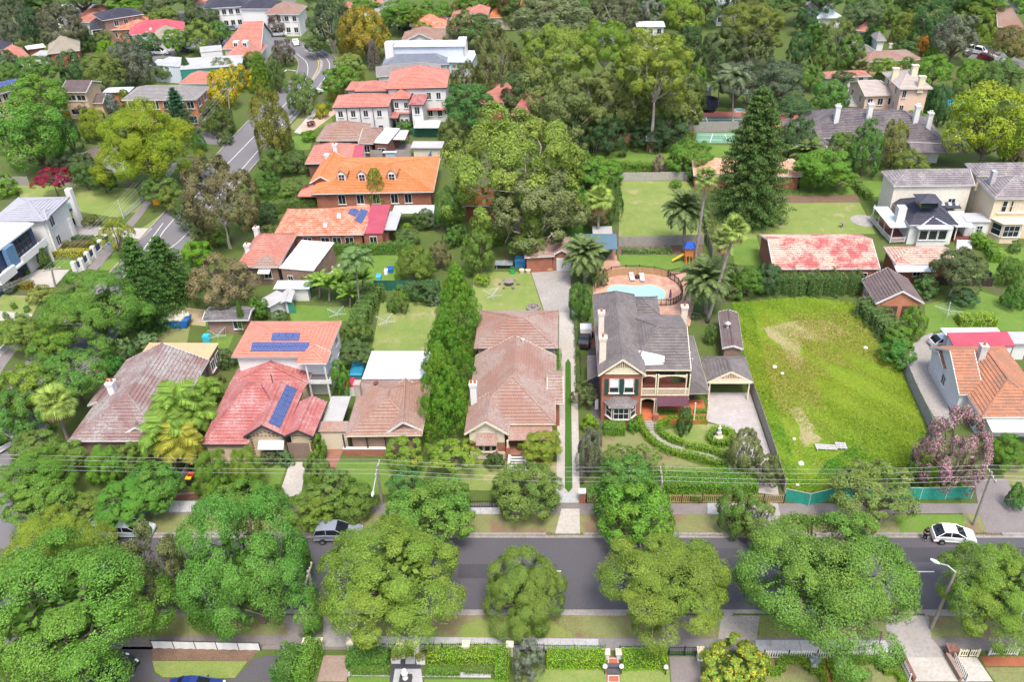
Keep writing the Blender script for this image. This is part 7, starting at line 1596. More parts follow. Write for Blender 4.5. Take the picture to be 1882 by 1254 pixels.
CR('10');g=G(1275,1130);th=Thing('skip_bin','blue skip bin heaped with pale rubbish on bare earth','skip bin',g);m=MB();m.add([(g[0]-1.6,g[1]-.85,.1),(g[0]+1.6,g[1]-.85,.1),(g[0]+1.6,g[1]+.85,.1),(g[0]-1.6,g[1]+.85,.1),(g[0]-1.9,g[1]-.9,1.25),(g[0]+2.0,g[1]-.9,1.25),(g[0]+2.0,g[1]+.9,1.25),(g[0]-1.9,g[1]+.9,1.25)],[(3,2,1,0),(0,1,5,4),(1,2,6,5),(2,3,7,6),(3,0,4,7),(4,5,6,7)]);th.part('hopper',m,paint('skip_blue',(.01,.12,.40),.5,.1))
for k in range(5):m=MB();m.box((g[0]-1.5+.75*k,g[1]-.93,.7),(.07,.05,1.1));th.part('rib',m,paint('skip_blue',(.01,.12,.40)))
r=random.Random(3);m=MB()
for k in range(16):m.box((g[0]+r.uniform(-1.5,1.6),g[1]+r.uniform(-.6,.6),1.3+r.uniform(0,.3)),(r.uniform(.5,1.3),r.uniform(.3,.8),r.uniform(.08,.3)),r.uniform(0,3))
th.part('rubbish',m,plain('pale_rubbish',(.62,.58,.5),(.5,.44,.36)),kind='stuff')
CR('02');g=G(1020,1088);th=Thing('cubby_house','small wooden cubby house on stilts under the leaning gum','cubby house',g);m=MB();m.box((g[0],g[1],1.7),(2.8,2.0,1.7));th.part('cabin',m,plain('red_brown_boards',(.24,.11,.06),(.2,.09,.05)),True)
m=MB();z=2.5;m.add([(g[0]-1.6,g[1]-1.2,z),(g[0]+1.6,g[1]-1.2,z),(g[0]+1.6,g[1]+1.2,z),(g[0]-1.6,g[1]+1.2,z),(g[0]-1.6,g[1],z+.8),(g[0]+1.6,g[1],z+.8)],[(0,1,5,4),(2,3,4,5),(0,4,3),(1,2,5)]);th.part('roof',m,S_grey,True)
for a in(-1.2,1.2):
 for b in(-.8,.8):m=MB();m.box((g[0]+a,g[1]+b,.42),(.14,.14,.85));th.part('stilt',m,M_pal)
for k in range(4):m=MB();m.box((g[0]-1.2+.8*k,g[1]-1.05,.75),(.06,.06,.7));th.part('rail_post',m,M_pal)
g=G(1412,795);th=Thing('trampoline','dark netted trampoline beside the red court surround','trampoline',g);m=MB();m.lathe(g+np.array((0,0,.8)),[(2.0,0),(2.0,.08)],18);th.part('mat',m,trim_dark)
m=MB();m.lathe(g+np.array((0,0,.9)),[(1.95,0),(1.95,1.8)],18);m.f=m.f[:-2];th.part('net',m,plain('blue_black_net',(.02,.025,.05)))
for k in range(6):a=k*math.pi/3;m=MB();m.box((g[0]+2*math.cos(a),g[1]+2*math.sin(a),1.35),(.09,.09,2.7));th.part('pole',m,M_iron)
CR('23');
for x0,y0,w,d,lb,n in((450,805,2.3,.9,'grey slatted pallet lying in the vacant block grass',5),(560,795,1.2,1.1,'square grey crate lid lying beside the slatted pallet',4)):
 g=G(x0,y0);th=Thing('pallet',lb,'pallet',g)
 for k in range(n):m=MB();m.box((g[0],g[1]-d/2+(k+.5)*d/n,.3),(w,d/n*.62,.05),-.1);th.part('slat',m,plain('silver_timber',(.52,.50,.48)))
 for k in(-1,0,1):m=MB();m.box((g[0]+k*w*.42,g[1],.2),(.1,d,.16),-.1);th.part('bearer',m,plain('silver_timber',(.52,.50,.48)))
def rock(rk,x,y,s,label,mat,grp=None):
 CR(rk);g=G(x,y);m=MB();m.lathe(g,[(s,0),(s*1.05,s*.4),(s*.6,s*.8),(s*.1,s*.9)],7);thing1('rubble_lump',label,'rubble',m,mat,grp)
for x,y,s,w_ in((275,915,.35,'largest near the shade cloth gate'),(85,218,.3,'by the left fence'),(225,735,.2,'beside the lower worn patch'),(740,80,.3,'far back at the right'),(140,265,.25,'just below the one by the left fence'),(250,1068,.2,'tiny and nearest the shade cloth')):rock('23',x,y,s,'pale rubble lump in the vacant block, '+w_,W_white,'rubble lumps in the vacant block')
CR('23');g=G(1235,1035);m=MB();m.box((g[0],g[1],1.0),(1.6,.06,2.6),1.0);o=thing1('board','brown plywood board leaning by the pink blossom tree','board',m,plain('plywood',(.42,.25,.12)));o.rotation_euler=(.5,0,0)
def tufts(label,polys,n,size,col,seed,hmax=.5,holes=(),name='tall_grass'):
 """standing clumps of uncut grass"""
 r=np.random.default_rng(seed);P=np.array([gp(*p)[:2]for p in polys]);H_=[np.array([gp(*p)[:2]for p in h])for h in holes]
 def ins(Q,X):
  c=np.zeros(len(X),bool)
  for i in range(len(Q)):
   a,b=Q[i],Q[i-1];t=(a[1]>X[:,1])!=(b[1]>X[:,1]);c^=t&(X[:,0]<(b[0]-a[0])*(X[:,1]-a[1])/(b[1]-a[1]+1e-12)+a[0])
  return c
 X=r.uniform(P.min(0),P.max(0),(n*2,2));X=X[ins(P,X)]
 for h in H_:k=ins(h,X)&(r.uniform(0,1,len(X))<.6);X=X[~k]
 f=.5+.5*np.sin(X[:,0]*.31+seed)*np.sin(X[:,1]*.27)+.25*np.sin(X[:,0]*1.1+X[:,1]*.9);f=np.clip(f,0,1);
 if n<40000:k=r.uniform(0,1,len(X))<f*1.5;X,f=X[k],f[k]
 m=len(X);s_=size*r.uniform(.5,1.3,m)*(.6+.7*f)
 pos=np.stack([X[:,0],X[:,1],s_*.3],1);nr=unit(r.normal(size=(m,3))*np.array((1,1,.4))+np.array((0,-.3,.8)))
 g3_=np.clip(.5+.5*np.sin(X[:,0]*.13+1)*np.cos(X[:,1]*.17)+r.normal(0,.12,m),0,1);c=np.array((P[:,0].mean(),P[:,1].mean(),0));o=bpy.data.objects.new(name,leaf_mesh(name,pos-c,nr,s_,np.stack([.25+.5*r.uniform(0,1,m),g3_*1.3,f*0],1),leafmat(),.4,r));COL.objects.link(o);o.location=tuple(c);o.color=tuple(col)+(1,);return tag(o,label,'grass',kind='stuff')
_bare=[[(1405,605),(1470,588),(1530,592),(1560,612),(1520,628),(1475,625),(1478,665),(1462,680),(1440,655)],[(1454,752),(1470,748),(1488,775),(1512,805),(1500,815),(1484,822),(1470,795)]]
tufts('uncut yellow green grass over the vacant block',[(1345,558),(1480,545),(1590,560),(1640,640),(1690,760),(1720,850),(1790,905),(1445,905),(1420,840),(1385,720)],85000,.19,(.20,.29,.025),3,holes=_bare)
tufts('rank bright grass along the left fence of the vacant block',[(1345,558),(1380,556),(1420,720),(1470,880),(1560,905),(1445,905),(1420,840),(1385,720)],20000,.24,(.15,.28,.025),5,name='rank_grass')
tufts('taller dark green weeds at the street end of the vacant block',[(1640,780),(1710,800),(1720,850),(1785,903),(1600,905),(1480,900),(1520,850)],20000,.25,(.11,.24,.025),6,name='weeds')
tufts('dry straw coloured grass round the worn patches of the vacant block',[(1385,590),(1450,575),(1560,575),(1620,620),(1640,690),(1560,700),(1500,690),(1530,800),(1560,830),(1460,850),(1430,760)],22000,.2,(.36,.31,.10),9,holes=_bare[1:],name='dry_grass')
tufts('brown leaf litter along the far gutter',[(640,979),(1870,979),(1880,987),(630,987)],5000,.09,(.16,.08,.04),12,name='leaf_litter')
tufts('brown leaf litter along the near verge',[(840,1133),(1720,1133),(1740,1176),(830,1172)],7000,.08,(.20,.13,.07),15,name='leaf_litter')
def lath(rk,x,y,prof,name,cat,label,mat,group=None,n=12):CR(rk);g=G(x,y);m=MB();m.lathe(g,prof,n);return thing1(name,label,cat,m,mat,group)
CR('22');g=G(1492,722);th=Thing('statue','pale garden statue inside the round hedge ring','statue',g);m=MB();m.lathe(g,[(.5,0),(.5,.15),(.25,.25),(.22,.7),(.3,.75)],10);th.part('plinth',m,W_cream);m=MB();m.lathe(g,[(.2,.75),(.16,1.1),(.22,1.35),(.08,1.5),(.12,1.62),(.05,1.75)],10);th.part('figure',m,W_white)
CR('22');g,h=hpx(1452,775,690);th=Thing('lamp_post','cream garden lamp post beside the round hedge ring','lamp post',g);m=MB();m.tube([g,g+np.array((0,0,h-.3))],.05,8);th.part('post',m,trim_cream);m=MB();m.lathe(g+np.array((0,0,h-.35)),[(.08,0),(.18,.3),(.2,.35),(.05,.5)],6);th.part('lantern',m,trim_dark)
for x,y,lb in((362,1160,'grey urn planter on white pedestal left of the brick path'),(543,1165,'grey urn planter on white pedestal right of the brick path')):
 CR('33');g=G(x,y);th=Thing('urn',lb,'urn',g);m=MB();m.box((g[0],g[1],.3),(.55,.55,.6));th.part('pedestal',m,W_white);m=MB();m.lathe(g+np.array((0,0,.6)),[(.12,0),(.1,.12),(.38,.5),(.42,.6),(.2,.62)],12);th.part('bowl',m,W_white)
 c=th.share('plant',lib('bush')[0][0],g+np.array((0,0,1.3)),0,(.5,.5,.35));c.color=(.22,.27,.24,1)
for x,y,lb in((672,1200,'white globe lamp left of the red tiled path'),(790,1200,'white globe lamp right of the red tiled path'),(1108,1205,'white globe lamp beside the brown driveway')):
 CR('32');g=G(x,y);th=Thing('garden_lamp',lb,'garden lamp',g);m=MB();m.tube([g,g+np.array((0,0,.9))],.05,6);th.part('post',m,M_iron);m=MB();m.lathe(g+np.array((0,0,.88)),[(.06,0),(.2,.12),(.22,.22),(.15,.36),(.03,.42)],10);th.part('globe',m,W_white)
for x,y,lb in((1015,1105,'white square planter left of the court gateway'),(1195,1110,'white square planter right of the court gateway')):
 CR('31');g=G(x,y);th=Thing('planter',lb,'planter',g);m=MB();m.box((g[0],g[1],.3),(.75,.6,.6));th.part('box',m,W_white);c=th.share('plant',lib('bush')[1][0],g+np.array((0,0,.75)),0,(.5,.45,.3));c.color=(.2,.22,.05,1)
CR('31');g=G(1082,1254);th=Thing('fountain','white statue fountain in the middle of the paved court','fountain',g);m=MB();m.box((g[0],g[1],.25),(1.0,.8,.5));th.part('base',m,trim_dark);m=MB();m.lathe(g+np.array((0,0,.5)),[(.25,0),(.2,.4),(.3,.7),(.16,.95),(.2,1.1),(.05,1.25)],10);th.part('figure',m,W_white)
CR('32');M_rt=brick('red_tile',(.40,.11,.06),(.36,.10,.055),(.45,.18,.12),.2,.2);root=patch('tiled_path',[(690,1075),(772,1075),(785,1262),(678,1262)],M_redpave,9,'red tiled garden path with white borders and dark steps')
for a,b,x0,x1 in((1090,1132,704,762),(1215,1258,702,770)):patch('tile_border',[(x0-6,a-5),(x1+6,a-5),(x1+7,b+5),(x0-7,b+5)],W_white,12,'white tile border on the red path');patch('tile_inset',[(x0-2,a),(x1+2,a),(x1+3,b),(x0-3,b)],M_rt,14,'red tile field inside the white border',uv=True)
for k,y in enumerate((1143,1150,1185,1192)):p,q=G(688,y),G(778,y);m=MB();m.box(((p[0]+q[0])/2,p[1],.09+.05*(k%2)),(q[0]-p[0],.35,.18+.1*(k%2)));thing1('path_step',['dark top step of the upper flight on the red path','dark lower step of the upper flight on the red path','dark top step of the lower flight on the red path','dark bottom step of the lower flight on the red path'][k],'step',m,plain('dark_slate_step',(.09,.09,.11)))
CR('33');patch('brick_path',[(408,1090),(462,1090),(498,1262),(440,1262)],M_rt,10,'narrow red brick path through the parterre',uv=True)
def seat(rk,x,y,w,label,rz=0,z=.6):
 CR(rk);g=G(x,y,z);th=Thing('outdoor_sofa' if w>1 else 'armchair',label,'sofa' if w>1 else 'armchair',(g[0],g[1],z));c,s=math.cos(rz),math.sin(rz);cu=plain('grey_cushion',(.52,.50,.48));wk=plain('dark_wicker',(.09,.06,.05))
 for nm,off,sz,mt in(('base',(0,0,.15),(w,.85,.3),wk),('seat',(0,-.05,.38),(w-.2,.7,.16),cu),('backrest',(0,.38,.6),(w,.16,.6),cu),('armrest',(-w/2,0,.42),(.14,.85,.5),wk),('armrest',(w/2,0,.42),(.14,.85,.5),wk)):m=MB();m.box((g[0]+off[0]*c-off[1]*s,g[1]+off[0]*s+off[1]*c,z+off[2]),sz,rz);th.part(nm,m,mt)
seat('V2',885,605,2.1,'grey cushioned sofa under the villa awning');seat('V2',1000,605,.9,'grey cushioned armchair turned to the low table',-.5);seat('V2',745,570,.9,'grey armchair beside the verandah post',.6)
simplebox('V2',902,655,(1.1,.7,.08),'coffee_table','table','low square table before the grey sofa',plain('pale_table',(.42,.38,.35)),[('leg',(-.45,-.25,-.16),(.07,.07,.32),M_pal),('leg',(.45,-.25,-.16),(.07,.07,.32),M_pal),('leg',(-.45,.25,-.16),(.07,.07,.32),M_pal),('leg',(.45,.25,-.16),(.07,.07,.32),M_pal)],z=.95)
simplebox('22',612,505,(.9,.4,1.4),'air_conditioner','air conditioner','white air conditioner unit beside the villa wall',W_white,[('fan_grille',(0,-.21,.4),(.6,.03,.5),trim_dark),('fan_grille',(0,-.21,1.0),(.6,.03,.5),trim_dark)],rz=-1.57)
simplebox('12',535,1235,(1.5,1.4,2.2),'water_tank','water tank','white square water tank beside the turf driveway',W_white,[('lid',(0,0,2.22),(1.3,1.2,.08),S_white)])
CR('11');g=G(935,520);th=Thing('water_tank','round pinkish red water tank beside the metal roofed wing','water tank',g);m=MB();m.lathe(g,[(.8,0),(.8,1.7),(.6,1.85),(.1,1.95)],16);th.part('barrel',m,plain('dusky_red',(.38,.15,.13)));m=MB();m.lathe(g,[(.83,.5),(.83,.56)],16);m.lathe(g,[(.83,1.1),(.83,1.16)],16);th.part('hoops',m,plain('dusky_red',(.38,.15,.13)))
for rk,x,y,sz,col,lb,nm in(('11',970,745,(.9,.8,.9),('blue_plastic',(.02,.12,.35)),'blue plastic play tub on the cluttered lawn','toy'),('11',888,800,(.7,.9,.9),('sky_plastic',(.08,.40,.62)),'sky blue folding seat on the cluttered lawn','toy'),('11',790,765,(.6,.8,1.0),('aqua_plastic',(.25,.55,.62)),'pale aqua crate on the cluttered lawn','toy'),('11',940,760,(.5,.5,.9),('white_plastic',(.75,.75,.75)),'white plastic chair on the cluttered lawn','toy'),('10',1495,1245,(.9,.7,1.1),('aqua_plastic2',(.04,.42,.55)),'aqua laundry trolley beside the brick outbuilding','trolley'),('21',735,250,(1.6,2.8,.7),('tarp_blue',(.02,.20,.33)),'heap under a blue tarpaulin beside the white metal roof','tarpaulin_heap'),('21',690,400,(1.2,1.4,1.9),('play_red',(.5,.02,.07)),'small play house with a red roof beside the bungalow','play_house'),('A2',1330,665,(.7,.5,.9),('sign_blue',(.05,.30,.62)),'small blue sandwich board on the side footpath','sandwich_board'),('10',1130,260,(1.0,.3,1.2),('sign_orange',(.85,.35,.01)),'orange road works sign on the side road verge','road_sign'),('12',65,700,(1.6,1.2,1.5),('blue_cover',(.04,.22,.45)),'stack of things under a blue cover by the old garage','covered_stack'),('13',1620,775,(.7,.7,.8),('black_metal',(.02,.02,.02)),'black barbecue on the little lawn behind the stable','barbecue'),('03',1375,745,(4.0,2.6,.6),('pool_blue',(.03,.30,.55)),'small blue covered spa beside the pink mansion','spa'),('03',150,1110,(1.8,1.2,.8),('rust_seat',(.4,.1,.06)),'rust red garden bench set by the low tan roof','garden_bench')):
 mt=paint(col[0],col[1],.5,.1);th=simplebox(rk,x,y,(sz[0],sz[1],sz[2]*.75),nm,nm.replace('_',' '),lb,mt if nm!='play_house' else W_white)
 g=G(x,y);m=MB();m.box((g[0],g[1]+(sz[1]*.3 if nm in('toy','garden_bench')else 0),sz[2]*.86),(sz[0]*1.08,sz[1]*(.25 if nm in('toy','garden_bench')else 1.08),sz[2]*.22),0,.8);th.part({'toy':'back','garden_bench':'backrest','play_house':'roof'}.get(nm,'cover'),m,mt)
CR('10');
def aerial(h,x,y,label=None):p,n=h.on(x,y);m=MB();m.tube([p,p+np.array((0,0,1.8))],.025,4);m.tube([p+np.array((-.9,0,1.7)),p+np.array((.9,.2,1.7))],.02,4)
CR('02');g=G(575,1090);th=Thing('timber_stack','stack of pale timber planks leaning behind the deep green lawn','timber stack',g)
for k in range(7):m=MB();m.tube([g+np.array((-1.6+.5*k,-.3,.05)),g+np.array((-1.3+.5*k,1.0,1.7))],.09,4);th.part('plank',m,plain('grey_plank',(.36,.33,.31)))
for rk,x,y,lb in(('13',570,425,'stone bird bath on the open lawn under the pine'),('13',135,410,'small pale bird bath left on the open lawn')):lath(rk,x,y,[(.35,0),(.12,.1),(.1,.7),(.42,.85),(.4,.92),(.1,.88)],'bird_bath','bird bath',lb,st)
CR('13');g=G(725,375);m=MB();m.lathe(g,[(2.2,0),(2.2,.06),(.3,.1)],16);thing1('paved_circle','pale paved circle at the corner of the pavilion','paving',m,M_conc2)
CR('13');g=G(600,130);th=Thing('rubbish_heap','heap of broken timber at the end of the small lawn','rubbish heap',g);r=random.Random(8)
for k in range(9):m=MB();a=r.uniform(0,3.1);c=g+np.array((r.uniform(-1.5,1.5),r.uniform(-1,1),.3+r.uniform(0,.5)));m.box(c,(r.uniform(.8,2.2),.18,.14),a);th.part('plank',m,plain('old_plank',(.32,.22,.16)))
CR('11');g=G(560,735);th=Thing('rubble_heap','pale heap of rubble beside the rusty white roof','rubble heap',g);r=random.Random(5);m=MB()
for k in range(40):m.box(g+np.array((r.uniform(-3,3),r.uniform(-2.5,2.5),.15)),(r.uniform(.2,.8),r.uniform(.2,.7),r.uniform(.1,.4)),r.uniform(0,3))
th.part('rubble',m,plain('grey_rubble',(.36,.32,.28),(.5,.47,.44)),kind='stuff')
CR('12');g=G(1140,965);th=Thing('umbrella','closed purple and white garden umbrella by the pool','umbrella',g);m=MB();m.tube([g,g+np.array((0,0,2.4))],.03,6);th.part('pole',m,trim_white);m=MB();m.tube([g+np.array((0,0,.9)),g+np.array((0,0,1.6)),g+np.array((0,0,2.3))],[.2,.16,.05],8);th.part('canopy',m,plain('purple_canvas',(.16,.08,.2)))
lath('12',905,790,[(.3,0),(.35,.5),(.28,.55)],'plant_pot','plant pot','dark plant pot between the two sun loungers',trim_dark)
for x,y,lb in((75,752,'pale flower pot left of the old garage door'),(120,752,'pale flower pot nearest the old garage door')):lath('12',x,y,[(.3,0),(.42,.6),(.36,.62)],'plant_pot','plant pot',lb,W_cream)
simplebox('12',278,738,(.8,.5,.5),'bench','bench','small tan timber seat on the concrete apron',M_tan,[('backrest',(0,.25,.7),(.8,.08,.5),M_tan)])
# ------------------------------------------------------------------ trees and shrubs
g1,g2,g3,g4,g5,g6,g7,g8,g9=(.20,.30,.025),(.12,.235,.035),(.055,.115,.03),(.15,.165,.05),(.12,.145,.09),(.40,.34,.02),(.07,.19,.04),(.17,.24,.04),(.10,.16,.045)
def TT(rk,rows):
 CR(rk)
 for k,x0,y0,x1,y1,c,lb,*o in rows:T(k,x0,y0,x1,y1,c,lb,**(o[0]if o else{}))
st=dict(group='street trees along the near verge',hr=1.1)
CR()
TT(None,[('big',578,932,852,1158,(.165,.255,.035),'round yellow green street tree whose crown stands before the white lot corner',st),('big',330,893,576,1172,(.11,.25,.04),'tall fresh green street tree left of the leaning pale pole',st),('big',1105,965,1342,1164,(.165,.24,.035),'broad olive yellow street tree in the middle of the street',st),('big',1378,925,1690,1182,(.13,.24,.04),'largest dark green street tree by the white picket fence',st),('big',888,1006,1040,1155,(.155,.23,.04),'smallest street tree with a side branch over the tar patch',st),('big',1730,985,1945,1160,(.16,.26,.035),'bright green street tree at the right edge by the lamp pole',st),('big',-70,985,285,1275,(.125,.25,.035),'huge bright green maple filling the lower left corner',dict(hr=1.0,cat='tree')),('big',10,945,190,1060,(.20,.275,.03),'yellow green tree rising behind the huge maple'),('loose',225,950,350,1130,(.15,.17,.06),'olive brown shrubby tree between the maple and the fresh green street tree'),('flower',1285,1172,1408,1275,(.17,.26,.035),'round shrub covered in yellow flowers at the bottom edge'),('loose',940,1180,1003,1254,(.16,.19,.13),'grey leaved olive tree beside the lime hedge'),('cone',801,484,894,650,(.12,.25,.025),'tallest bright green cypress at the back of the lot corner'),('cone',776,578,880,742,(.10,.22,.022),'middle bright green cypress on the subject boundary'),('cone',772,630,868,806,(.125,.26,.025),'front bright green cypress beside the white metal roof'),('norfolk',1314,163,1434,414,(.10,.17,.045),'tall dark green tiered pine on the open lawn'),('myrtle',1692,740,1822,905,(.17,.17,.09),'large bush tree covered in pink blossom by the power pole'),])
TT('23',[('big',1620,690,1900,930,(.12,.24,.03),'flat green tree before the rusty orange roof'),('loose',490,935,1110,1300,(.15,.21,.05),'loose light green tree before the teal shade cloth',dict(hr=1.0)),('bush',840,0,1100,190,(.07,.19,.03),'round glossy dark shrub at the top corner of the vacant block'),('bush',1000,880,1220,1080,(.10,.19,.03),'dense green bramble in the corner of the vacant block'),('bush',1760,1060,1900,1250,(.08,.2,.04),'round dark shrub at the right edge by the driveway'),('bush',-10,850,130,1060,(.13,.17,.05),'straggly shrub at the foot of the grey timber fence'),('bush',1690,860,1720,930,g2,'tiny shrub on the shaded front lawn at right')])
TT('22',[('big',60,655,365,905,(.22,.29,.035),'small light green dome tree beside the subject steps',dict(hr=1.0)),('broad',-160,880,350,1290,(.13,.2,.04),'spreading green shrub mass before the subject front lawn',dict(hr=.85)),('loose',640,770,900,980,(.15,.22,.05),'feathery light tree on the villa lawn',dict(hr=1.2)),('loose',840,780,1110,990,(.16,.23,.05),'twin feathery light tree right of the first on the villa lawn',dict(hr=1.2)),('broad',560,850,1080,1330,(.10,.22,.04),'dense dark green tree before the tan picket fence',dict(hr=.9)),('broad',620,1050,1180,1560,(.13,.27,.03),'bushy bright green tree overhanging the far kerb',dict(hr=.85)),('loose',460,650,660,1000,(.14,.15,.10),'grey twiggy shrub at the left of the villa lawn',dict(hr=.9)),('bush',500,550,630,680,(.17,.3,.02),'bright lime shrub by the side passage'),('bush',1190,500,1310,705,(.055,.13,.03),'dark glossy magnolia in the hedged garden',dict(name='magnolia')),('bush',835,590,920,690,(.1,.25,.03),'clipped round ball shrub beside the winding hedge'),('loose',1550,660,1830,1000,(.17,.2,.07),'pale open tree by the stone driveway',dict(hr=1.5)),('loose',1720,830,1950,1060,(.14,.18,.06),'open grey green tree over the driveway mouth',dict(hr=1.4)),('broad',1480,1050,1780,1420,(.12,.22,.04),'leafy green tree before the right end of the picket fence',dict(hr=.9)),('loose',1600,1150,1960,1450,(.15,.22,.05),'light green tree beside the concrete crossing of the stone driveway',dict(hr=1.1)),('bush',1270,1080,1400,1180,(.12,.17,.04),'sprawling shrub spilling over the tan pickets'),('loose',430,320,620,490,(.13,.17,.06),'small grey green tree in the side passage',dict(hr=1.2)),('bush',460,0,495,250,g9,'narrow shrub along the side of the driveway')])
TT('21',[('flat',935,670,1270,940,(.16,.26,.03),'left flat topped tree with pale forked stems on the front lawn',dict(tr='pale',hr=1.0)),('flat',1240,700,1630,960,(.17,.26,.03),'right flat topped tree with pale forked stems on the front lawn',dict(tr='pale',hr=1.0)),('broad',345,820,540,1140,(.13,.22,.03),'leafy shrub tree between the pale and the red driveways',dict(hr=.9)),('loose',350,950,740,1250,(.13,.21,.04),'loose green tree left of the lamp arm pole',dict(hr=1.0)),('broad',560,1040,880,1330,(.12,.2,.035),'bushy green tree at the foot of the lamp arm pole',dict(hr=.9)),('broad',940,940,1240,1230,(.09,.21,.05),'rounded blue green shrub inside the lot corner',dict(hr=.8)),('broad',1130,1030,1560,1300,(.12,.23,.04),'spreading green shrub behind the front footpath',dict(hr=.8)),('broad',1700,1010,1910,1200,(.12,.22,.04),'bushy tree before the subject steps',dict(hr=.9)),('broad',880,1160,1530,1440,(.12,.23,.035),'wide green tree over the far kerb behind the round street tree',dict(hr=.9)),('bush',405,690,510,880,(.13,.25,.03),'narrow leafy hedge shrub beside the cream garage door'),('bush',160,820,270,930,(.10,.2,.06),'round white flowering hydrangea by the brown roller door'),('bush',30,805,170,915,(.09,.13,.04),'dark flowering shrub under the striped awning'),('broad',530,160,680,420,(.11,.25,.03),'dense bright shrub between the red and brown houses',dict(hr=.9)),('broad',590,20,850,200,(.10,.16,.05),'dark rounded shrub beside the mown lawn',dict(hr=.85)),('bush',1650,860,1800,915,(.06,.1,.03),'low dark border left of the subject steps'),('broad',0,1060,230,1300,(.11,.24,.03),'bright shrub tree left of the cracked driveway',dict(hr=.9)),('broad',200,1140,560,1370,(.14,.22,.03),'yellowish shrub tree at the foot of the cracked driveway',dict(hr=.85))])
TT('20',[('broad',200,-20,470,220,(.12,.23,.035),'upper part of the dark round tree group by the corner'),('broad',270,100,760,420,(.10,.21,.035),'dense green tree behind the purple brown roof'),('bush',750,130,910,300,(.06,.19,.03),'glossy dark shrub by the purple brown roof'),('bush',840,0,960,170,(.14,.24,.08),'white flowering shrub at the back of the purple roof'),('bush',950,-40,1130,90,(.14,.23,.09),'second white flowering shrub right of the first'),('broad',-80,190,400,560,(.17,.26,.03),'broad yellow green tree at the left edge'),('broad',-60,380,300,760,(.10,.22,.04),'dark green tree mass at the left edge below'),('broad',60,690,420,900,(.13,.2,.04),'low green tree beside the side road mouth'),('broad',290,770,600,950,(.14,.24,.04),'pale green round tree before the purple roof'),('big',-40,870,480,1140,(.13,.25,.03),'bright green tree under the overhead wires at left'),('big',620,780,900,1060,(.13,.28,.03),'bright green pointed tree before the left bungalow verandah'),('broad',830,760,1050,960,(.13,.23,.035),'green tree right of the pointed bright tree'),('broad',870,900,1290,1230,(.10,.23,.035),'rounded dark green tree below the palms'),('big',700,1040,1180,1300,(.11,.27,.035),'fresh green round tree before the left bungalow'),('broad',480,1110,760,1300,(.16,.24,.04),'olive green tree between fresh green crowns'),('broad',20,1030,500,1320,(.13,.24,.035),'leafy green tree above the huge maple'),('big',1400,800,1680,1180,(.15,.26,.035),'left of the two bright trees before the red roofed house',dict(hr=.95)),('big',1640,790,1900,1130,(.17,.27,.03),'right of the two bright trees before the red roofed house',dict(hr=.95)),('broad',1480,970,1900,1260,(.11,.22,.035),'low bushy green tree before the red roofed house',dict(hr=.8)),('broad',1010,440,1180,670,(.09,.17,.03),'dark green shrub tree left of the upper palms',dict(hr=.9)),('bush',1560,80,1700,230,(.1,.15,.05),'dusty shrub against the white two storey wing'),('bush',1540,260,1620,340,(.13,.14,.05),'dry shrub in the passage left of the red roof'),('bush',1350,900,1480,1000,(.05,.09,.03),'dark shrub behind the recycling bins')])
CR('20');ql=(.15,.25,.035);qg='palms crowding the purple brown bungalow'
for bx,by,tx,ty,r,lb in((1250,700,1265,480,230,'upper feathery palm between the purple and red roofs'),(1350,720,1400,560,190,'right feathery palm touching the red roof'),(1150,900,1190,700,240,'lower bright feathery palm before the bungalow gable'),(1260,960,1290,770,210,'lower right feathery palm with yellowing fronds'),(1480,470,1490,380,140,'small palm beside the red roof edge'),(1000,800,1010,700,150,'small palm at the bungalow gable')):palm('queen',bx,by,tx,ty,r,lb,ql if 'yellow' not in lb else(.24,.24,.03),group=qg,trunk_r=.16)
palm('fan',500,770,395,470,140,'tall leaning fan palm at the front of the purple brown bungalow',(.22,.30,.06),trunk_r=.2)
CR('12');palm('date',1245,600,1245,300,150,'feather palm standing before the paling fence on the sunny lawn',(.13,.18,.06));palm('date',530,820,525,620,150,'feather palm beside the subject garage',(.13,.18,.06));palm('date',1400,1050,1400,810,172,'large feather palm right of the pool',(.13,.18,.06))
palm('fan',1320,690,1405,70,95,'tallest thin fan palm behind the climbing frame',(.2,.26,.07),trunk_r=.24);palm('fan',1410,1110,1610,440,110,'long leaning pale fan palm beside the pool',(.2,.27,.06),trunk_r=.24);palm('fan',1515,740,1530,520,95,'shorter fan palm with brown skirt behind the leaning palm',(.19,.24,.07),trunk_r=.22);palm('fan',620,540,630,220,110,'fan palm over the blue grey shelter',(.21,.29,.06),trunk_r=.24)
CR('11');palm('queen',750,1030,720,660,150,'slender pale trunked palm among the banana plants',(.12,.2,.06),trunk_r=.13)
for bx,by,ty,r,lb in((530,960,850,140,'left banana plant behind the green fence'),(620,930,830,130,'middle banana plant behind the green fence'),(770,900,800,140,'right banana plant beside the pale palm trunk'),(460,930,830,120,'yellowish banana plant by the low white roof'),(680,1000,920,120,'low banana plant before the palm trunk')):palm('banana',bx,by,bx,ty,r,lb,(.16,.28,.04),trunk_r=.14)
CR('03');palm('date',330,1190,325,1110,130,'small feather palm beside the terracotta shed',(.15,.22,.05));palm('fan',710,570,710,500,75,'dull feather palm beside the pink mansion',(.17,.19,.07));palm('queen',700,800,690,770,70,'small palm by the pink mansion wall',(.1,.16,.05))
CR('00');palm('fan',930,620,910,490,70,'pale thin palm among the trees at upper left',(.25,.26,.13),trunk_r=.15)
CR('02');palm('queen',1590,900,1600,560,150,'tall drooping palm between the tennis court and pool',(.13,.17,.08),trunk_r=.16);palm('queen',1490,770,1495,610,90,'thin palm left of the drooping palm',(.1,.16,.05),trunk_r=.13)
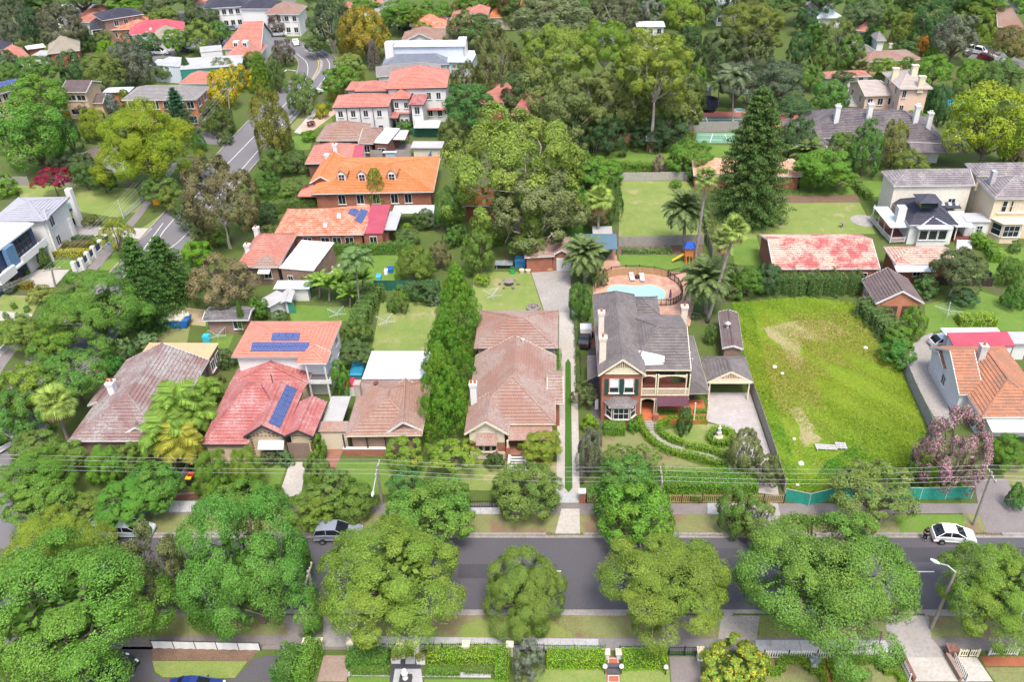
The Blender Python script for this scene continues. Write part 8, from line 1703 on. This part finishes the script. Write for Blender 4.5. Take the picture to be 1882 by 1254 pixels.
TT('10',[('big',300,725,1050,1260,(.12,.235,.035),'huge rounded dark green tree beside the side road',dict(hr=.95)),('spire',930,500,1300,1130,(.08,.17,.035),'dark green pointed conifer clump by the road',dict(name='conifer')),('spire',1060,500,1440,980,(.075,.16,.035),'second dark conifer right of the pointed clump',dict(name='conifer')),('spire',1000,790,1260,1180,(.07,.15,.035),'low dark conifer at the foot of the clump',dict(name='conifer')),('loose',1360,590,1830,980,(.20,.17,.08),'pinkish brown tree in seed beside the brown house'),('broad',1310,500,1530,690,(.14,.3,.02),'bright green shrub by the road edge',dict(hr=.8)),('broad',1370,350,1570,560,(.14,.18,.05),'olive shrub tree by the road edge'),('broad',1490,410,1660,560,(.12,.22,.03),'green shrub left of the brown house chimney',dict(hr=.8)),('gum',1290,-90,1830,430,(.15,.14,.06),'brown tinged gum tree leaning with pale forked trunk by the road'),('broad',1020,40,1290,220,(.12,.2,.04),'green tree overhanging the side road verge'),('broad',1150,120,1340,300,(.17,.22,.04),'lighter tree over the orange road sign'),('broad',1250,200,1480,440,(.09,.14,.04),'dark tree beside the leaning gum'),('flat',700,360,950,570,(.22,.26,.03),'small flat topped verge tree before the white house',dict(hr=1.5)),('broad',-30,1060,270,1290,(.16,.24,.04),'yellow green tree at the left edge by the corner'),('broad',240,1130,560,1300,(.18,.28,.03),'light green tree below the huge rounded tree'),('bush',190,850,370,950,(.22,.24,.05),'yellowish shrub beside the cream driveway'),('bush',20,820,110,900,(.16,.2,.14),'grey spiky shrub by the navy house'),('bush',270,570,360,720,(.08,.15,.03),'climber shrub on the white wall of the navy house'),('bush',590,340,720,400,(.13,.14,.05),'flowering shrub row by the white house entry'),('bush',660,480,770,560,(.16,.22,.03),'leafy shrub behind the navy street panels'),('loose',240,-20,500,130,(.24,.02,.045),'dark red leaved shrub along the grey fence'),('broad',505,-40,700,120,(.09,.16,.04),'dark green tree right of the red shrub'),('broad',630,-20,830,140,(.08,.14,.04),'dark shrub under the lime green tree'),('bush',-60,50,120,205,(.14,.26,.03),'bright green shrub at the left edge of the corner lawn'),('cone',1730,960,1800,1190,(.10,.2,.03),'thin pencil cypress beside the brick outbuilding',dict(name='cypress')),('broad',1790,930,1900,1100,(.11,.22,.03),'green shrub tree right of the pencil cypress',dict(hr=.8)),('broad',1700,330,1881,400,(.1,.15,.04),'shrubs along the pinkish drive',dict(hr=.8)),('bush',1600,1110,1650,1180,(.1,.2,.04),'potted palm like shrub by the outbuilding wall')]+[('bush',x,y,x+45,y+50,(.1,.2,.03),lb)for x,y,lb in((75,965,'small ball shrub at the top of the sloping lawn'),(170,985,'small ball shrub at the end of the sloping lawn'),(15,1030,'small ball shrub by the pale left path'),(105,1040,'small ball shrub right of the pale left path'),(170,725,'small round shrub by the dark garage door'))])
TT('11',[('broad',1010,550,1290,820,(.13,.2,.03),'yellow tipped dark round tree behind the mown lawn',dict(hr=.95)),('loose',1230,520,1400,720,(.17,.16,.07),'brownish bare tree right of the yellow tipped tree'),('broad',980,840,1100,1040,(.14,.23,.04),'light leafy shrub tree at the head of the mown lawn',dict(hr=.9)),('bush',940,940,1020,1040,(.1,.19,.04),'small leafy shrub on the mown lawn'),('bush',1210,880,1330,980,(.14,.19,.11),'grey green shrub at the corner of the mown lawn'),('bush',1100,790,1330,950,(.07,.13,.04),'dark shrub before the white flowering hedge'),('column',812,0,955,290,(.18,.26,.03),'lopped yellow green cypress before the orange roof'),('broad',1280,130,1480,440,(.10,.2,.04),'green tree at the right end of the orange roof'),('broad',1130,290,1300,430,(.09,.15,.04),'dark shrubs behind the grey carport roof',dict(hr=.85)),('bush',1050,390,1130,460,(.16,.28,.02),'lime shrub behind the round water tank'),('broad',1000,440,1180,530,(.11,.18,.05),'leafy shrubs right of the round water tank',dict(hr=.8)),('bush',1210,320,1310,440,(.13,.17,.1),'grey shrub at the garden path'),('broad',1340,420,1480,560,(.1,.2,.04),'green tree behind the subject boundary',dict(hr=1)),('broad',1480,440,1720,760,(.12,.2,.035),'leafy tree at the left of the table tennis table'),('bush',1570,760,1690,830,(.2,.3,.03),'small lime tree on the subject back lawn'),('broad',1400,400,1530,540,(.09,.18,.035),'dark tree between lot corner and big fig'),('broad',-20,240,150,380,(.05,.1,.035),'dark shrubs left of the mottled roof'),('bush',30,400,150,480,(.13,.17,.05),'shrub at the left end of the mottled roof'),('broad',-20,930,100,1090,(.09,.2,.03),'dense green bush left of the pale garden shed',dict(hr=.8)),('bush',90,1040,240,1095,(.08,.15,.04),'low dark shrubs before the garden shed'),('broad',620,1090,840,1290,(.12,.19,.04),'olive shrub tree right of the coral roof',dict(hr=.9)),('broad',-20,20,170,170,(.08,.17,.03),'dark green tree at the left of the hedged lawn'),('broad',180,60,400,160,(.12,.19,.04),'light green trees left of the orange roof'),('bush',320,740,480,840,(.16,.25,.03),'yellow green shrub by the rusty white roof')])
TT('12',[('broad',650,20,810,420,(.09,.17,.035),'tall dark shrub wall left of the sunny lawn',dict(hr=1.05)),('broad',520,320,700,430,(.14,.13,.05),'reddish brown shrubs under the fan palm',dict(hr=.8)),('broad',400,820,580,1080,(.09,.19,.035),'round green shrub tree beside the concrete apron',dict(hr=.9)),('bush',580,720,700,850,(.11,.15,.05),'scrubby plants left of the pool screen'),('bush',1520,680,1640,820,(.06,.12,.03),'dark shrub behind the leaning palm'),('broad',1600,700,1830,920,(.10,.2,.03),'green shrub mass at the top left of the vacant block',dict(hr=.8)),('bush',1540,840,1640,950,(.12,.16,.05),'dusty shrub right of the large feather palm'),('broad',1390,1120,1480,1260,(.11,.2,.05),'flowering climber beside the long narrow shed',dict(hr=.9)),('bush',1290,1030,1370,1080,(.07,.12,.05),'small dark ball shrub beside the pool paving'),('broad',360,130,560,330,(.08,.22,.03),'bright green tree behind the fan palm',dict(hr=1)),('broad',330,310,440,450,(.12,.22,.03),'light green shrub left of the deep lawn',dict(hr=.9)),('broad',-20,470,240,610,(.12,.18,.04),'olive tree over the old garage roof',dict(hr=1.4)),('broad',460,30,600,110,(.06,.11,.03),'dark bush against the short dark fence',dict(hr=.8)),('bush',1140,80,1230,130,(.11,.25,.03),'low green shrub at the far end of the sunny lawn'),('bush',1530,680,1600,760,(.3,.16,.07),'rust coloured shrub beside the stable path'),('broad',450,-20,800,40,(.12,.24,.03),'leafy green shrubs behind the short dark fence',dict(hr=.7))])
TT('13',[('broad',1210,570,1590,880,(.10,.13,.05),'dark spreading tree with pale trunk behind the stable wing',dict(hr=1.2,tr='pale')),('bush',1090,760,1270,920,(.09,.18,.05),'blue green shrub beside the double garage'),('broad',1000,985,1190,1210,(.13,.25,.03),'bright green shrub before the double garage',dict(hr=.9)),('broad',1690,640,1881,840,(.10,.19,.03),'green tree at the right edge below the mansion',dict(hr=1)),('broad',1740,800,1900,1010,(.08,.19,.03),'dark green tree with pale trunk at the right edge',dict(hr=1.3,tr='pale')),('bush',1360,870,1560,980,(.06,.14,.06),'dark green vegetable patch on the back lawn',dict(name='vegetable_patch',cat='plant bed')),('broad',-50,680,150,900,(.07,.13,.05),'dark shrub at the left end of the red stable',dict(hr=.8)),('broad',1500,470,1640,560,(.13,.26,.03),'bright shrub below the bow windows',dict(hr=.8)),('broad',270,-30,460,150,(.11,.22,.03),'green tree right of the terracotta shed'),('broad',440,-20,660,100,(.13,.25,.03),'bright spreading tree behind the small lawn'),('bush',1770,520,1860,610,(.1,.17,.04),'shrub under the bow window'),('broad',880,1120,1090,1290,(.12,.23,.03),'leafy bush at the foot of the dark scrub',dict(hr=.8))])
TT('02',[('biggum',50,165,600,620,(.20,.28,.045),'great gum tree with a domed crown left of the leaning trunk',dict(hr=1.25)),('biggum',470,155,870,480,(.16,.26,.03),'great gum tree crown at the top of the group',dict(hr=1.7)),('biggum',760,222,1320,720,(.21,.27,.04),'great gum tree with a tall leaning bare trunk',dict(base=17)),('gum',350,510,870,930,(.17,.21,.06),'drooping gum tree before the great gums',dict(hr=1.2)),('gum',950,560,1240,900,(.17,.2,.06),'hanging gum foliage around the leaning trunk',dict(hr=.8)),('gum',-20,380,230,740,(.13,.15,.05),'olive gum left of the domed gum',dict(hr=1.3)),('broad',-30,30,600,250,(.15,.18,.08),'grey green bank of trees at the top',dict(hr=1)),('gum',560,-60,940,200,(.12,.13,.07),'sparse gum with white branches at the top',dict(hr=1.3)),('loose',890,-30,1120,200,(.20,.22,.17),'silvery grey conifer at the top',dict(hr=1.2)),('broad',1090,-10,1390,240,(.18,.26,.03),'lime green tree right of the silvery conifer'),('biggum',1480,20,1960,330,(.17,.21,.04),'yellow green gum with bare limbs at upper right',dict(hr=1.4)),('broad',1160,190,1390,480,(.06,.11,.04),'dark tree right of the leaning gum',dict(hr=1.2)),('broad',1370,200,1660,540,(.09,.13,.05),'dark grey green tree above the tennis courts',dict(hr=1.2)),('gum',1590,170,1900,480,(.10,.12,.05),'gum with a thick bare trunk at upper right',dict(hr=1.5)),('broad',1470,450,1780,720,(.12,.15,.09),'grey green weeping tree beside the far pool',dict(hr=1.3)),('broad',1730,420,1960,680,(.11,.15,.08),'dusty green tree left of the tall pine'),('broad',1280,480,1410,740,(.13,.26,.03),'bright leafy tree beside the trampoline'),('broad',860,890,1130,1060,(.05,.10,.04),'dark shrubs behind the wooden cubby',dict(hr=.8)),('broad',560,850,840,1110,(.05,.10,.035),'dark shrubs at the foot of the great gums',dict(hr=.8)),('broad',1100,1000,1460,1250,(.11,.22,.03),'rounded green shrub at the edge of the deep lawn',dict(hr=.8)),('myrtle',1020,1110,1115,1250,(.13,.13,.06),'small pink blossom tree on the deep green lawn',dict(hr=1)),('broad',280,680,480,900,(.08,.15,.04),'dark understorey tree left of the drooping gum',dict(hr=.9)),('broad',1240,560,1400,830,(.12,.16,.04),'olive foliage hanging beside the trampoline'),('column',1715,260,1750,440,(.18,.27,.03),'thin yellow green cypress before the bare gum trunk'),('bush',1370,1150,1490,1254,(.14,.22,.05),'small shrub at the corner of the terracotta shed')])
TT(None,[('gum',950,120,1060,235,(.17,.22,.06),'gum below the domed gum crown at far centre',dict(hr=1.0)),('gum',985,165,1105,275,(.15,.19,.06),'low drooping gum at the left of the deep green lawn',dict(hr=1.1)),('gum',1075,120,1190,240,(.17,.21,.06),'hanging gum crown under the highest gum',dict(hr=.9)),('gum',1170,120,1290,250,(.17,.21,.05),'gum foliage right of the leaning trunk',dict(hr=.9)),('broad',1000,205,1090,275,(.05,.10,.035),'dark understorey left of the timber stack',dict(hr=.8)),('broad',1180,205,1270,265,(.06,.11,.04),'dark understorey behind the brown panel fence',dict(hr=.8)),('broad',920,130,1010,215,(.09,.14,.05),'dusty green tree right of the red roofed house behind the gum',dict(hr=1)),('broad',1060,300,1110,345,(.08,.16,.035),'dark shrub at the corner of the deep green lawn',dict(hr=.8)),('broad',1020,270,1090,335,(.09,.17,.04),'green tree behind the domed fig like tree',dict(hr=1)),('broad',1440,215,1500,290,(.08,.15,.05),'dark tree left of the slate roof end'),('broad',1225,130,1300,200,(.07,.12,.05),'dark tree behind the trampoline'),('broad',700,0,770,40,g2,'green tree at the top edge above the copper tree'),('broad',820,20,900,75,g9,'green tree right of the white modern block')]+[('broad',x,y,x+w,y+h,c,'distant green tree crown along the top edge of the view',dict(group='far trees along the top edge'))for x,y,w,h,c in((560,-25,70,40,g9),(840,-30,80,45,g2),(900,-28,80,50,g9),(965,-32,80,55,g4),(1040,-30,85,50,g9),(1110,-30,80,48,g3),(1180,-28,80,50,g2),(1260,-30,80,55,g9),(1330,-26,80,52,g4),(1400,-28,80,50,g9),(1470,-30,80,45,g3),(1560,-28,80,45,g2),(1640,-30,80,45,g9),(1720,-30,90,50,g3),(1800,-28,90,45,g2),(100,-28,90,45,g9),(20,-28,80,45,g3),(200,-28,80,40,g2),(300,-28,70,35,g9))])
TT('01',[('biggum',1360,760,2390,1660,(.19,.265,.045),'broad domed fig like tree beside the orange roof',dict(hr=.95)),('gum',1680,1230,2390,1760,(.16,.19,.07),'twiggy grey green tree in front of the domed one',dict(hr=1.0)),('gum',1560,195,1910,700,(.13,.15,.05),'gum with a white forked trunk before the red roof',dict(hr=1.6)),('gum',1400,440,1630,700,(.13,.15,.05),'small gum left of the white forked trunk'),('broad',1330,610,1720,900,(.07,.17,.04),'dense dark green tree behind the domed tree',dict(hr=1.1)),('broad',1310,850,1500,1060,(.14,.18,.05),'olive tree right of the white pergola'),('broad',610,55,965,420,(.27,.22,.03),'big copper yellow tree by the bend',dict(hr=1.1)),('gum',370,0,700,330,(.09,.13,.06),'dark grey green gum with a pale trunk inside the bend',dict(hr=1.3)),('column',815,285,905,515,(.19,.16,.14),'grey dry looking conifer behind the grey roofs'),('broad',560,390,790,580,(.20,.27,.06),'light feathery green tree in the bend'),('broad',480,470,750,640,(.12,.23,.03),'green trees behind the yellow cypresses'),('loose',90,100,220,240,(.13,.10,.08),'plum coloured tree at the white house'),('loose',110,280,280,450,(.14,.12,.10),'grey plum tree beside the bend'),('broad',-40,20,100,190,(.07,.19,.03),'round green tree left of the white house'),('cone',-20,370,140,680,(.12,.23,.03),'tall bright green conifer left of the bend'),('broad',90,430,210,650,(.09,.15,.04),'dark green tree against the side road'),('column',525,598,578,735,(.30,.30,.02),'tallest of the three yellow column cypresses',dict(group='yellow column cypresses')),('column',575,615,612,715,(.27,.30,.02),'middle of the three yellow column cypresses',dict(group='yellow column cypresses')),('column',610,610,645,700,(.25,.29,.02),'right of the three yellow column cypresses',dict(group='yellow column cypresses')),('column',745,525,795,600,(.30,.32,.02),'small lime cypress behind the pink roofs'),('broad',215,525,440,800,(.13,.21,.045),'verge tree beside the parked white car',dict(hr=1.5)),('bush',430,745,525,850,(.32,.30,.02),'yellow ball shrub by the pinkish driveway'),('bush',490,740,550,800,(.1,.2,.03),'green ball shrub behind the yellow one'),('bush',368,868,430,905,(.13,.01,.035),'maroon ball shrub on the small lawn'),('broad',1010,870,1130,960,(.09,.2,.03),'dense green tree beside the white carport',dict(hr=.9)),('bush',1080,860,1150,910,g9,'dark shrub by the porch of the pale two storey house'),('bush',1245,805,1315,860,(.1,.13,.03),'olive ball shrub before the verandah columns'),('broad',-40,640,230,1130,(.17,.18,.035),'tall olive yellow gum left of the side road',dict(hr=1.2)),('broad',20,1060,220,1254,(.11,.18,.04),'bushy tree beside the side road verge'),('broad',180,1080,390,1254,(.09,.15,.04),'green trees left of the red brown roof',dict(hr=.9)),('broad',130,940,270,1090,(.13,.15,.05),'olive brown shrub by the small lawn',dict(hr=.9)),('bush',325,940,440,1000,(.12,.26,.02),'bright hedge shrub by the brown hip roof')]+[('bush',x,858,x+58,912,(.05,.12,.04),lb)for x,lb in((695,'leftmost round clipped shrub along the pale wall'),(725,'second round clipped shrub along the pale wall'),(765,'third round clipped shrub along the pale wall'),(812,'fourth round clipped shrub along the pale wall'),(872,'fifth round clipped shrub along the pale wall'),(910,'last round clipped shrub before the red porch'))]+[('broad',x0,y0,x1,y1,c,lb)for x0,y0,x1,y1,c,lb in((900,60,1020,180,g2,'green tree right of the copper tree'),(970,30,1200,180,g8,'wide light green tree at the top centre'),(1160,-10,1400,130,g2,'rounded green tree at the top centre'),(1400,-10,1560,110,(.2,.2,.05),'olive tree at the top right of the orange roofs'),(1040,100,1110,210,g5,'grey green bush by the dark parked car'),(1120,150,1270,230,(.14,.24,.03),'round shrub before the orange hip roof'),(1530,150,1790,260,(.1,.15,.06),'dusty trees behind the white modern block'),(1780,40,1900,200,g9,'dark tree right of the orange roof'),(580,210,680,380,(.10,.16,.05),'dark tree behind the street lamp on the bend'),(690,-10,900,60,g2,'green trees along the far top edge'),(340,270,520,340,g9,'low shrubs on the outside of the bend'))])
TT('03',[('broad',1330,620,1960,1130,(.24,.31,.025),'large lime yellow tree over the slate house',dict(hr=1.2)),('broad',640,860,860,1250,(.10,.21,.04),'tall dark green tree before the slate house'),('broad',460,950,680,1200,(.12,.2,.03),'green tree left of the tall dark one'),('broad',850,870,1060,1200,(.18,.2,.05),'yellow olive tree before the slate roof'),('broad',930,1080,1220,1254,(.15,.2,.04),'shrubby tree at the right of the yellow olive one'),('broad',350,585,630,830,(.10,.22,.04),'bright green tree left of the pink mansion'),('broad',740,660,900,830,(.07,.12,.04),'dark tree against the pink mansion'),('spire',1110,640,1260,850,(.05,.12,.04),'dark conifer at the corner of the pink mansion',dict(name='conifer')),('broad',1210,620,1370,900,(.07,.16,.05),'green tree right of the dark conifer'),('broad',1110,400,1380,580,(.13,.27,.03),'bright green tree behind the pink mansion'),('broad',770,420,980,540,(.14,.25,.03),'light green tree before the brown chimney house'),('broad',970,410,1120,520,(.11,.22,.03),'leafy tree right of the brown chimney house'),('broad',1400,430,1650,640,(.13,.25,.03),'bright green tree below the parked van'),('broad',1580,430,1881,700,(.12,.2,.05),'broad grey green tree at the right edge'),('broad',1080,10,1400,330,(.06,.13,.04),'very large dark green tree at upper right',dict(hr=1.1)),('loose',1220,100,1560,400,(.15,.17,.11),'grey leaved tree beside the parked van',dict(hr=1.2)),('broad',1490,100,1680,330,(.16,.23,.03),'yellow green tree above the van'),('broad',1670,190,1930,420,(.19,.17,.06),'brownish olive tree at the right edge'),('broad',1110,260,1200,400,(.36,.16,.02),'small bright orange leaved tree',dict(hr=1.2)),('broad',1170,320,1270,410,(.14,.27,.03),'lime shrub right of the orange leaved tree'),('broad',920,290,1120,400,(.08,.14,.04),'dark trees left of the orange leaved tree'),('broad',540,250,750,480,(.10,.19,.03),'dense green tree left of the cream chimney'),('broad',350,290,560,490,(.11,.18,.04),'green tree beside the dense one'),('flat',430,115,690,310,(.15,.2,.05),'flat crowned tree with dark branches at upper right'),('spire',700,180,830,330,(.06,.14,.05),'dark conifer by the pink roof',dict(name='conifer')),('broad',820,185,880,245,(.15,.27,.03),'small lime tree beside the grey garage roof'),('broad',300,160,480,350,(.08,.19,.03),'bright dark tree right of the gum limbs'),('broad',180,240,360,470,(.07,.14,.05),'dark trees left of the far red shed'),('broad',220,60,400,230,(.06,.12,.04),'dark grove at upper right centre'),('broad',580,-20,880,180,(.12,.17,.07),'grey green tree at the top right centre',dict(hr=1.2)),('broad',830,30,990,170,(.12,.2,.04),'green trees behind the olive bush at the top'),('broad',930,90,1120,300,(.17,.22,.04),'yellow olive tree left of the very large dark tree'),('broad',980,-20,1180,100,(.1,.2,.03),'green tree at the top right'),('broad',1400,-20,1680,130,(.12,.19,.03),'leafy trees along the top right edge'),('broad',1590,-10,1710,110,(.05,.12,.06),'dark blue green conifer by the top right house'),('broad',-40,440,300,720,(.10,.14,.08),'dusty grey tree right of the tall pine top'),('broad',60,690,370,850,(.07,.13,.05),'dark dusty tree beside the low tan roof'),('broad',90,900,280,1090,(.13,.17,.05),'olive tree left of the slate house'),('broad',260,470,440,620,(.13,.24,.04),'leafy shrubs left of the red shed'),('broad',230,1060,650,1290,(.12,.25,.03),'spreading bright tree right of the terracotta shed',dict(hr=1.0)),('broad',1700,930,1830,1170,(.18,.28,.03),'lime tree at the right end of the slate house'),('loose',1760,1000,1930,1180,(.14,.12,.07),'brown trunked palm like tree at the right edge'),('broad',800,520,890,580,(.11,.2,.04),'green shrub before the pink mansion roof'),('bush',930,805,1190,850,(.12,.26,.03),'low hedge shrub under the pink mansion'),('broad',500,520,680,580,(.08,.14,.05),'dark bushes beside the long red shed')])
TT('00',[('broad',-20,735,490,1200,(.10,.23,.03),'great dark green umbrella tree at the left edge',dict(hr=1.1)),('big',685,750,1400,1290,(.21,.28,.02),'large lime green tree before the brick apartments',dict(hr=1.1)),('spire',1225,635,1440,1010,(.05,.13,.06),'blue green conifer at the corner of the apartments',dict(name='conifer')),('bush',1490,495,1710,780,(.40,.33,.02),'left golden yellow conifer beside the apartments',dict(hr=1.0)),('bush',1640,465,1800,640,(.40,.33,.02),'middle golden yellow conifer beside the apartments',dict(hr=1.2)),('bush',1770,480,1930,640,(.38,.33,.02),'right golden yellow conifer beside the bend',dict(hr=1.2)),('broad',1440,730,1670,960,(.09,.13,.03),'dark bush below the golden conifers',dict(hr=.9)),('cone',1318,402,1412,605,(.06,.13,.03),'dark leaning pencil cypress before the school',dict(name='cypress')),('broad',575,780,785,1000,(.18,.24,.02),'small olive yellow tree left of the lime tree'),('broad',40,565,490,780,(.13,.25,.03),'bright green tree hiding the cream house'),('broad',330,690,490,790,(.12,.24,.03),'green lobe below the cream house'),('broad',-30,360,130,500,(.07,.13,.05),'dark tree at the left edge under the pink roof'),('broad',110,400,390,590,(.10,.2,.04),'green tree above the cream house'),('broad',-20,450,170,590,(.11,.2,.04),'leafy tree behind the solar house'),('broad',405,370,630,600,(.07,.14,.045),'dark dense tree right of the beige roof'),('broad',590,395,880,630,(.14,.19,.04),'olive green tree with a pole in front'),('loose',790,250,1090,590,(.13,.15,.10),'tall grey green feathery tree in the upper left'),('broad',700,290,850,440,(.14,.28,.02),'bright green small tree left of the feathery one'),('broad',950,260,1090,480,(.08,.15,.05),'dark tree right of the feathery one'),('broad',990,235,1150,360,(.08,.17,.05),'rounded dark tree before the red roof'),('broad',1165,212,1340,365,(.12,.24,.03),'round green tree by the far cross street'),('broad',1320,145,1550,340,(.18,.25,.05),'large pale green round tree by the far cross street'),('broad',1490,150,1660,300,(.10,.2,.04),'green tree right of the pale round one'),('broad',1075,55,1290,170,(.15,.22,.04),'yellow green round tree right of the dark blue roof'),('gum',280,20,620,320,(.13,.135,.08),'grey brown gum with bare white branches',dict(hr=1.2)),('broad',135,60,300,310,(.06,.11,.05),'tall dark tree left of the bare branched gum',dict(hr=1.2)),('gum',-30,-20,180,190,(.10,.12,.07),'grey gum in the top left corner'),('broad',-40,150,150,330,(.11,.13,.08),'dusty grey tree at the left edge'),('broad',560,210,680,360,(.09,.16,.05),'green tree beside the pinkish roof'),('broad',660,220,800,310,(.15,.2,.05),'olive tree beside the brown and orange roofs'),('broad',180,-20,420,80,(.11,.17,.05),'green trees along the top left edge'),('broad',780,-30,1040,80,(.13,.26,.03),'bright green tree behind the dark blue roof'),('broad',1030,-20,1250,110,(.12,.15,.07),'grey green trees at the top by the far street'),('broad',1320,40,1480,190,(.10,.14,.05),'dark tree left of the tall white house'),('broad',1400,60,1580,170,(.09,.13,.05),'dark tree before the tall white house'),('broad',1790,25,1910,185,(.08,.2,.04),'dense green tree right of the grey verandah house'),('loose',1500,410,1690,510,(.2,.23,.12),'pale feathery tree before the school flat roofs'),('broad',1750,370,1910,500,(.12,.2,.03),'green tree at the foot of the school gable'),('broad',1120,470,1240,560,(.10,.17,.04),'shrub before the teal building'),('loose',540,715,660,840,(.18,.14,.13),'pinkish flowering bush before the brown annexe',dict(hr=.9)),('bush',755,680,850,810,(.16,.2,.18),'silvery blue shrub right of the brown annexe'),('bush',455,800,512,855,(.4,.34,.02),'golden shrub at the foot of the umbrella tree'),('broad',430,840,570,1100,(.07,.12,.04),'dark shrubs right of the umbrella tree',dict(hr=.9)),('broad',500,1100,690,1280,(.09,.14,.05),'grey green shrubs before the small gabled roof',dict(hr=.9)),('broad',330,1080,510,1220,(.12,.15,.07),'dusty shrubs below the umbrella tree',dict(hr=.9)),('broad',860,640,940,760,(.15,.22,.02),'yellow green shrub left of the apartments',dict(hr=.9)),('broad',1380,960,1480,1090,(.08,.19,.03),'green tree over the cross street stub'),('broad',120,300,240,370,(.12,.16,.05),'low bushes left of the beige house',dict(hr=.8)),('bush',1560,940,1680,1040,(.1,.15,.04),'bush at the side road by the olive gum')])
SC.update_tag()
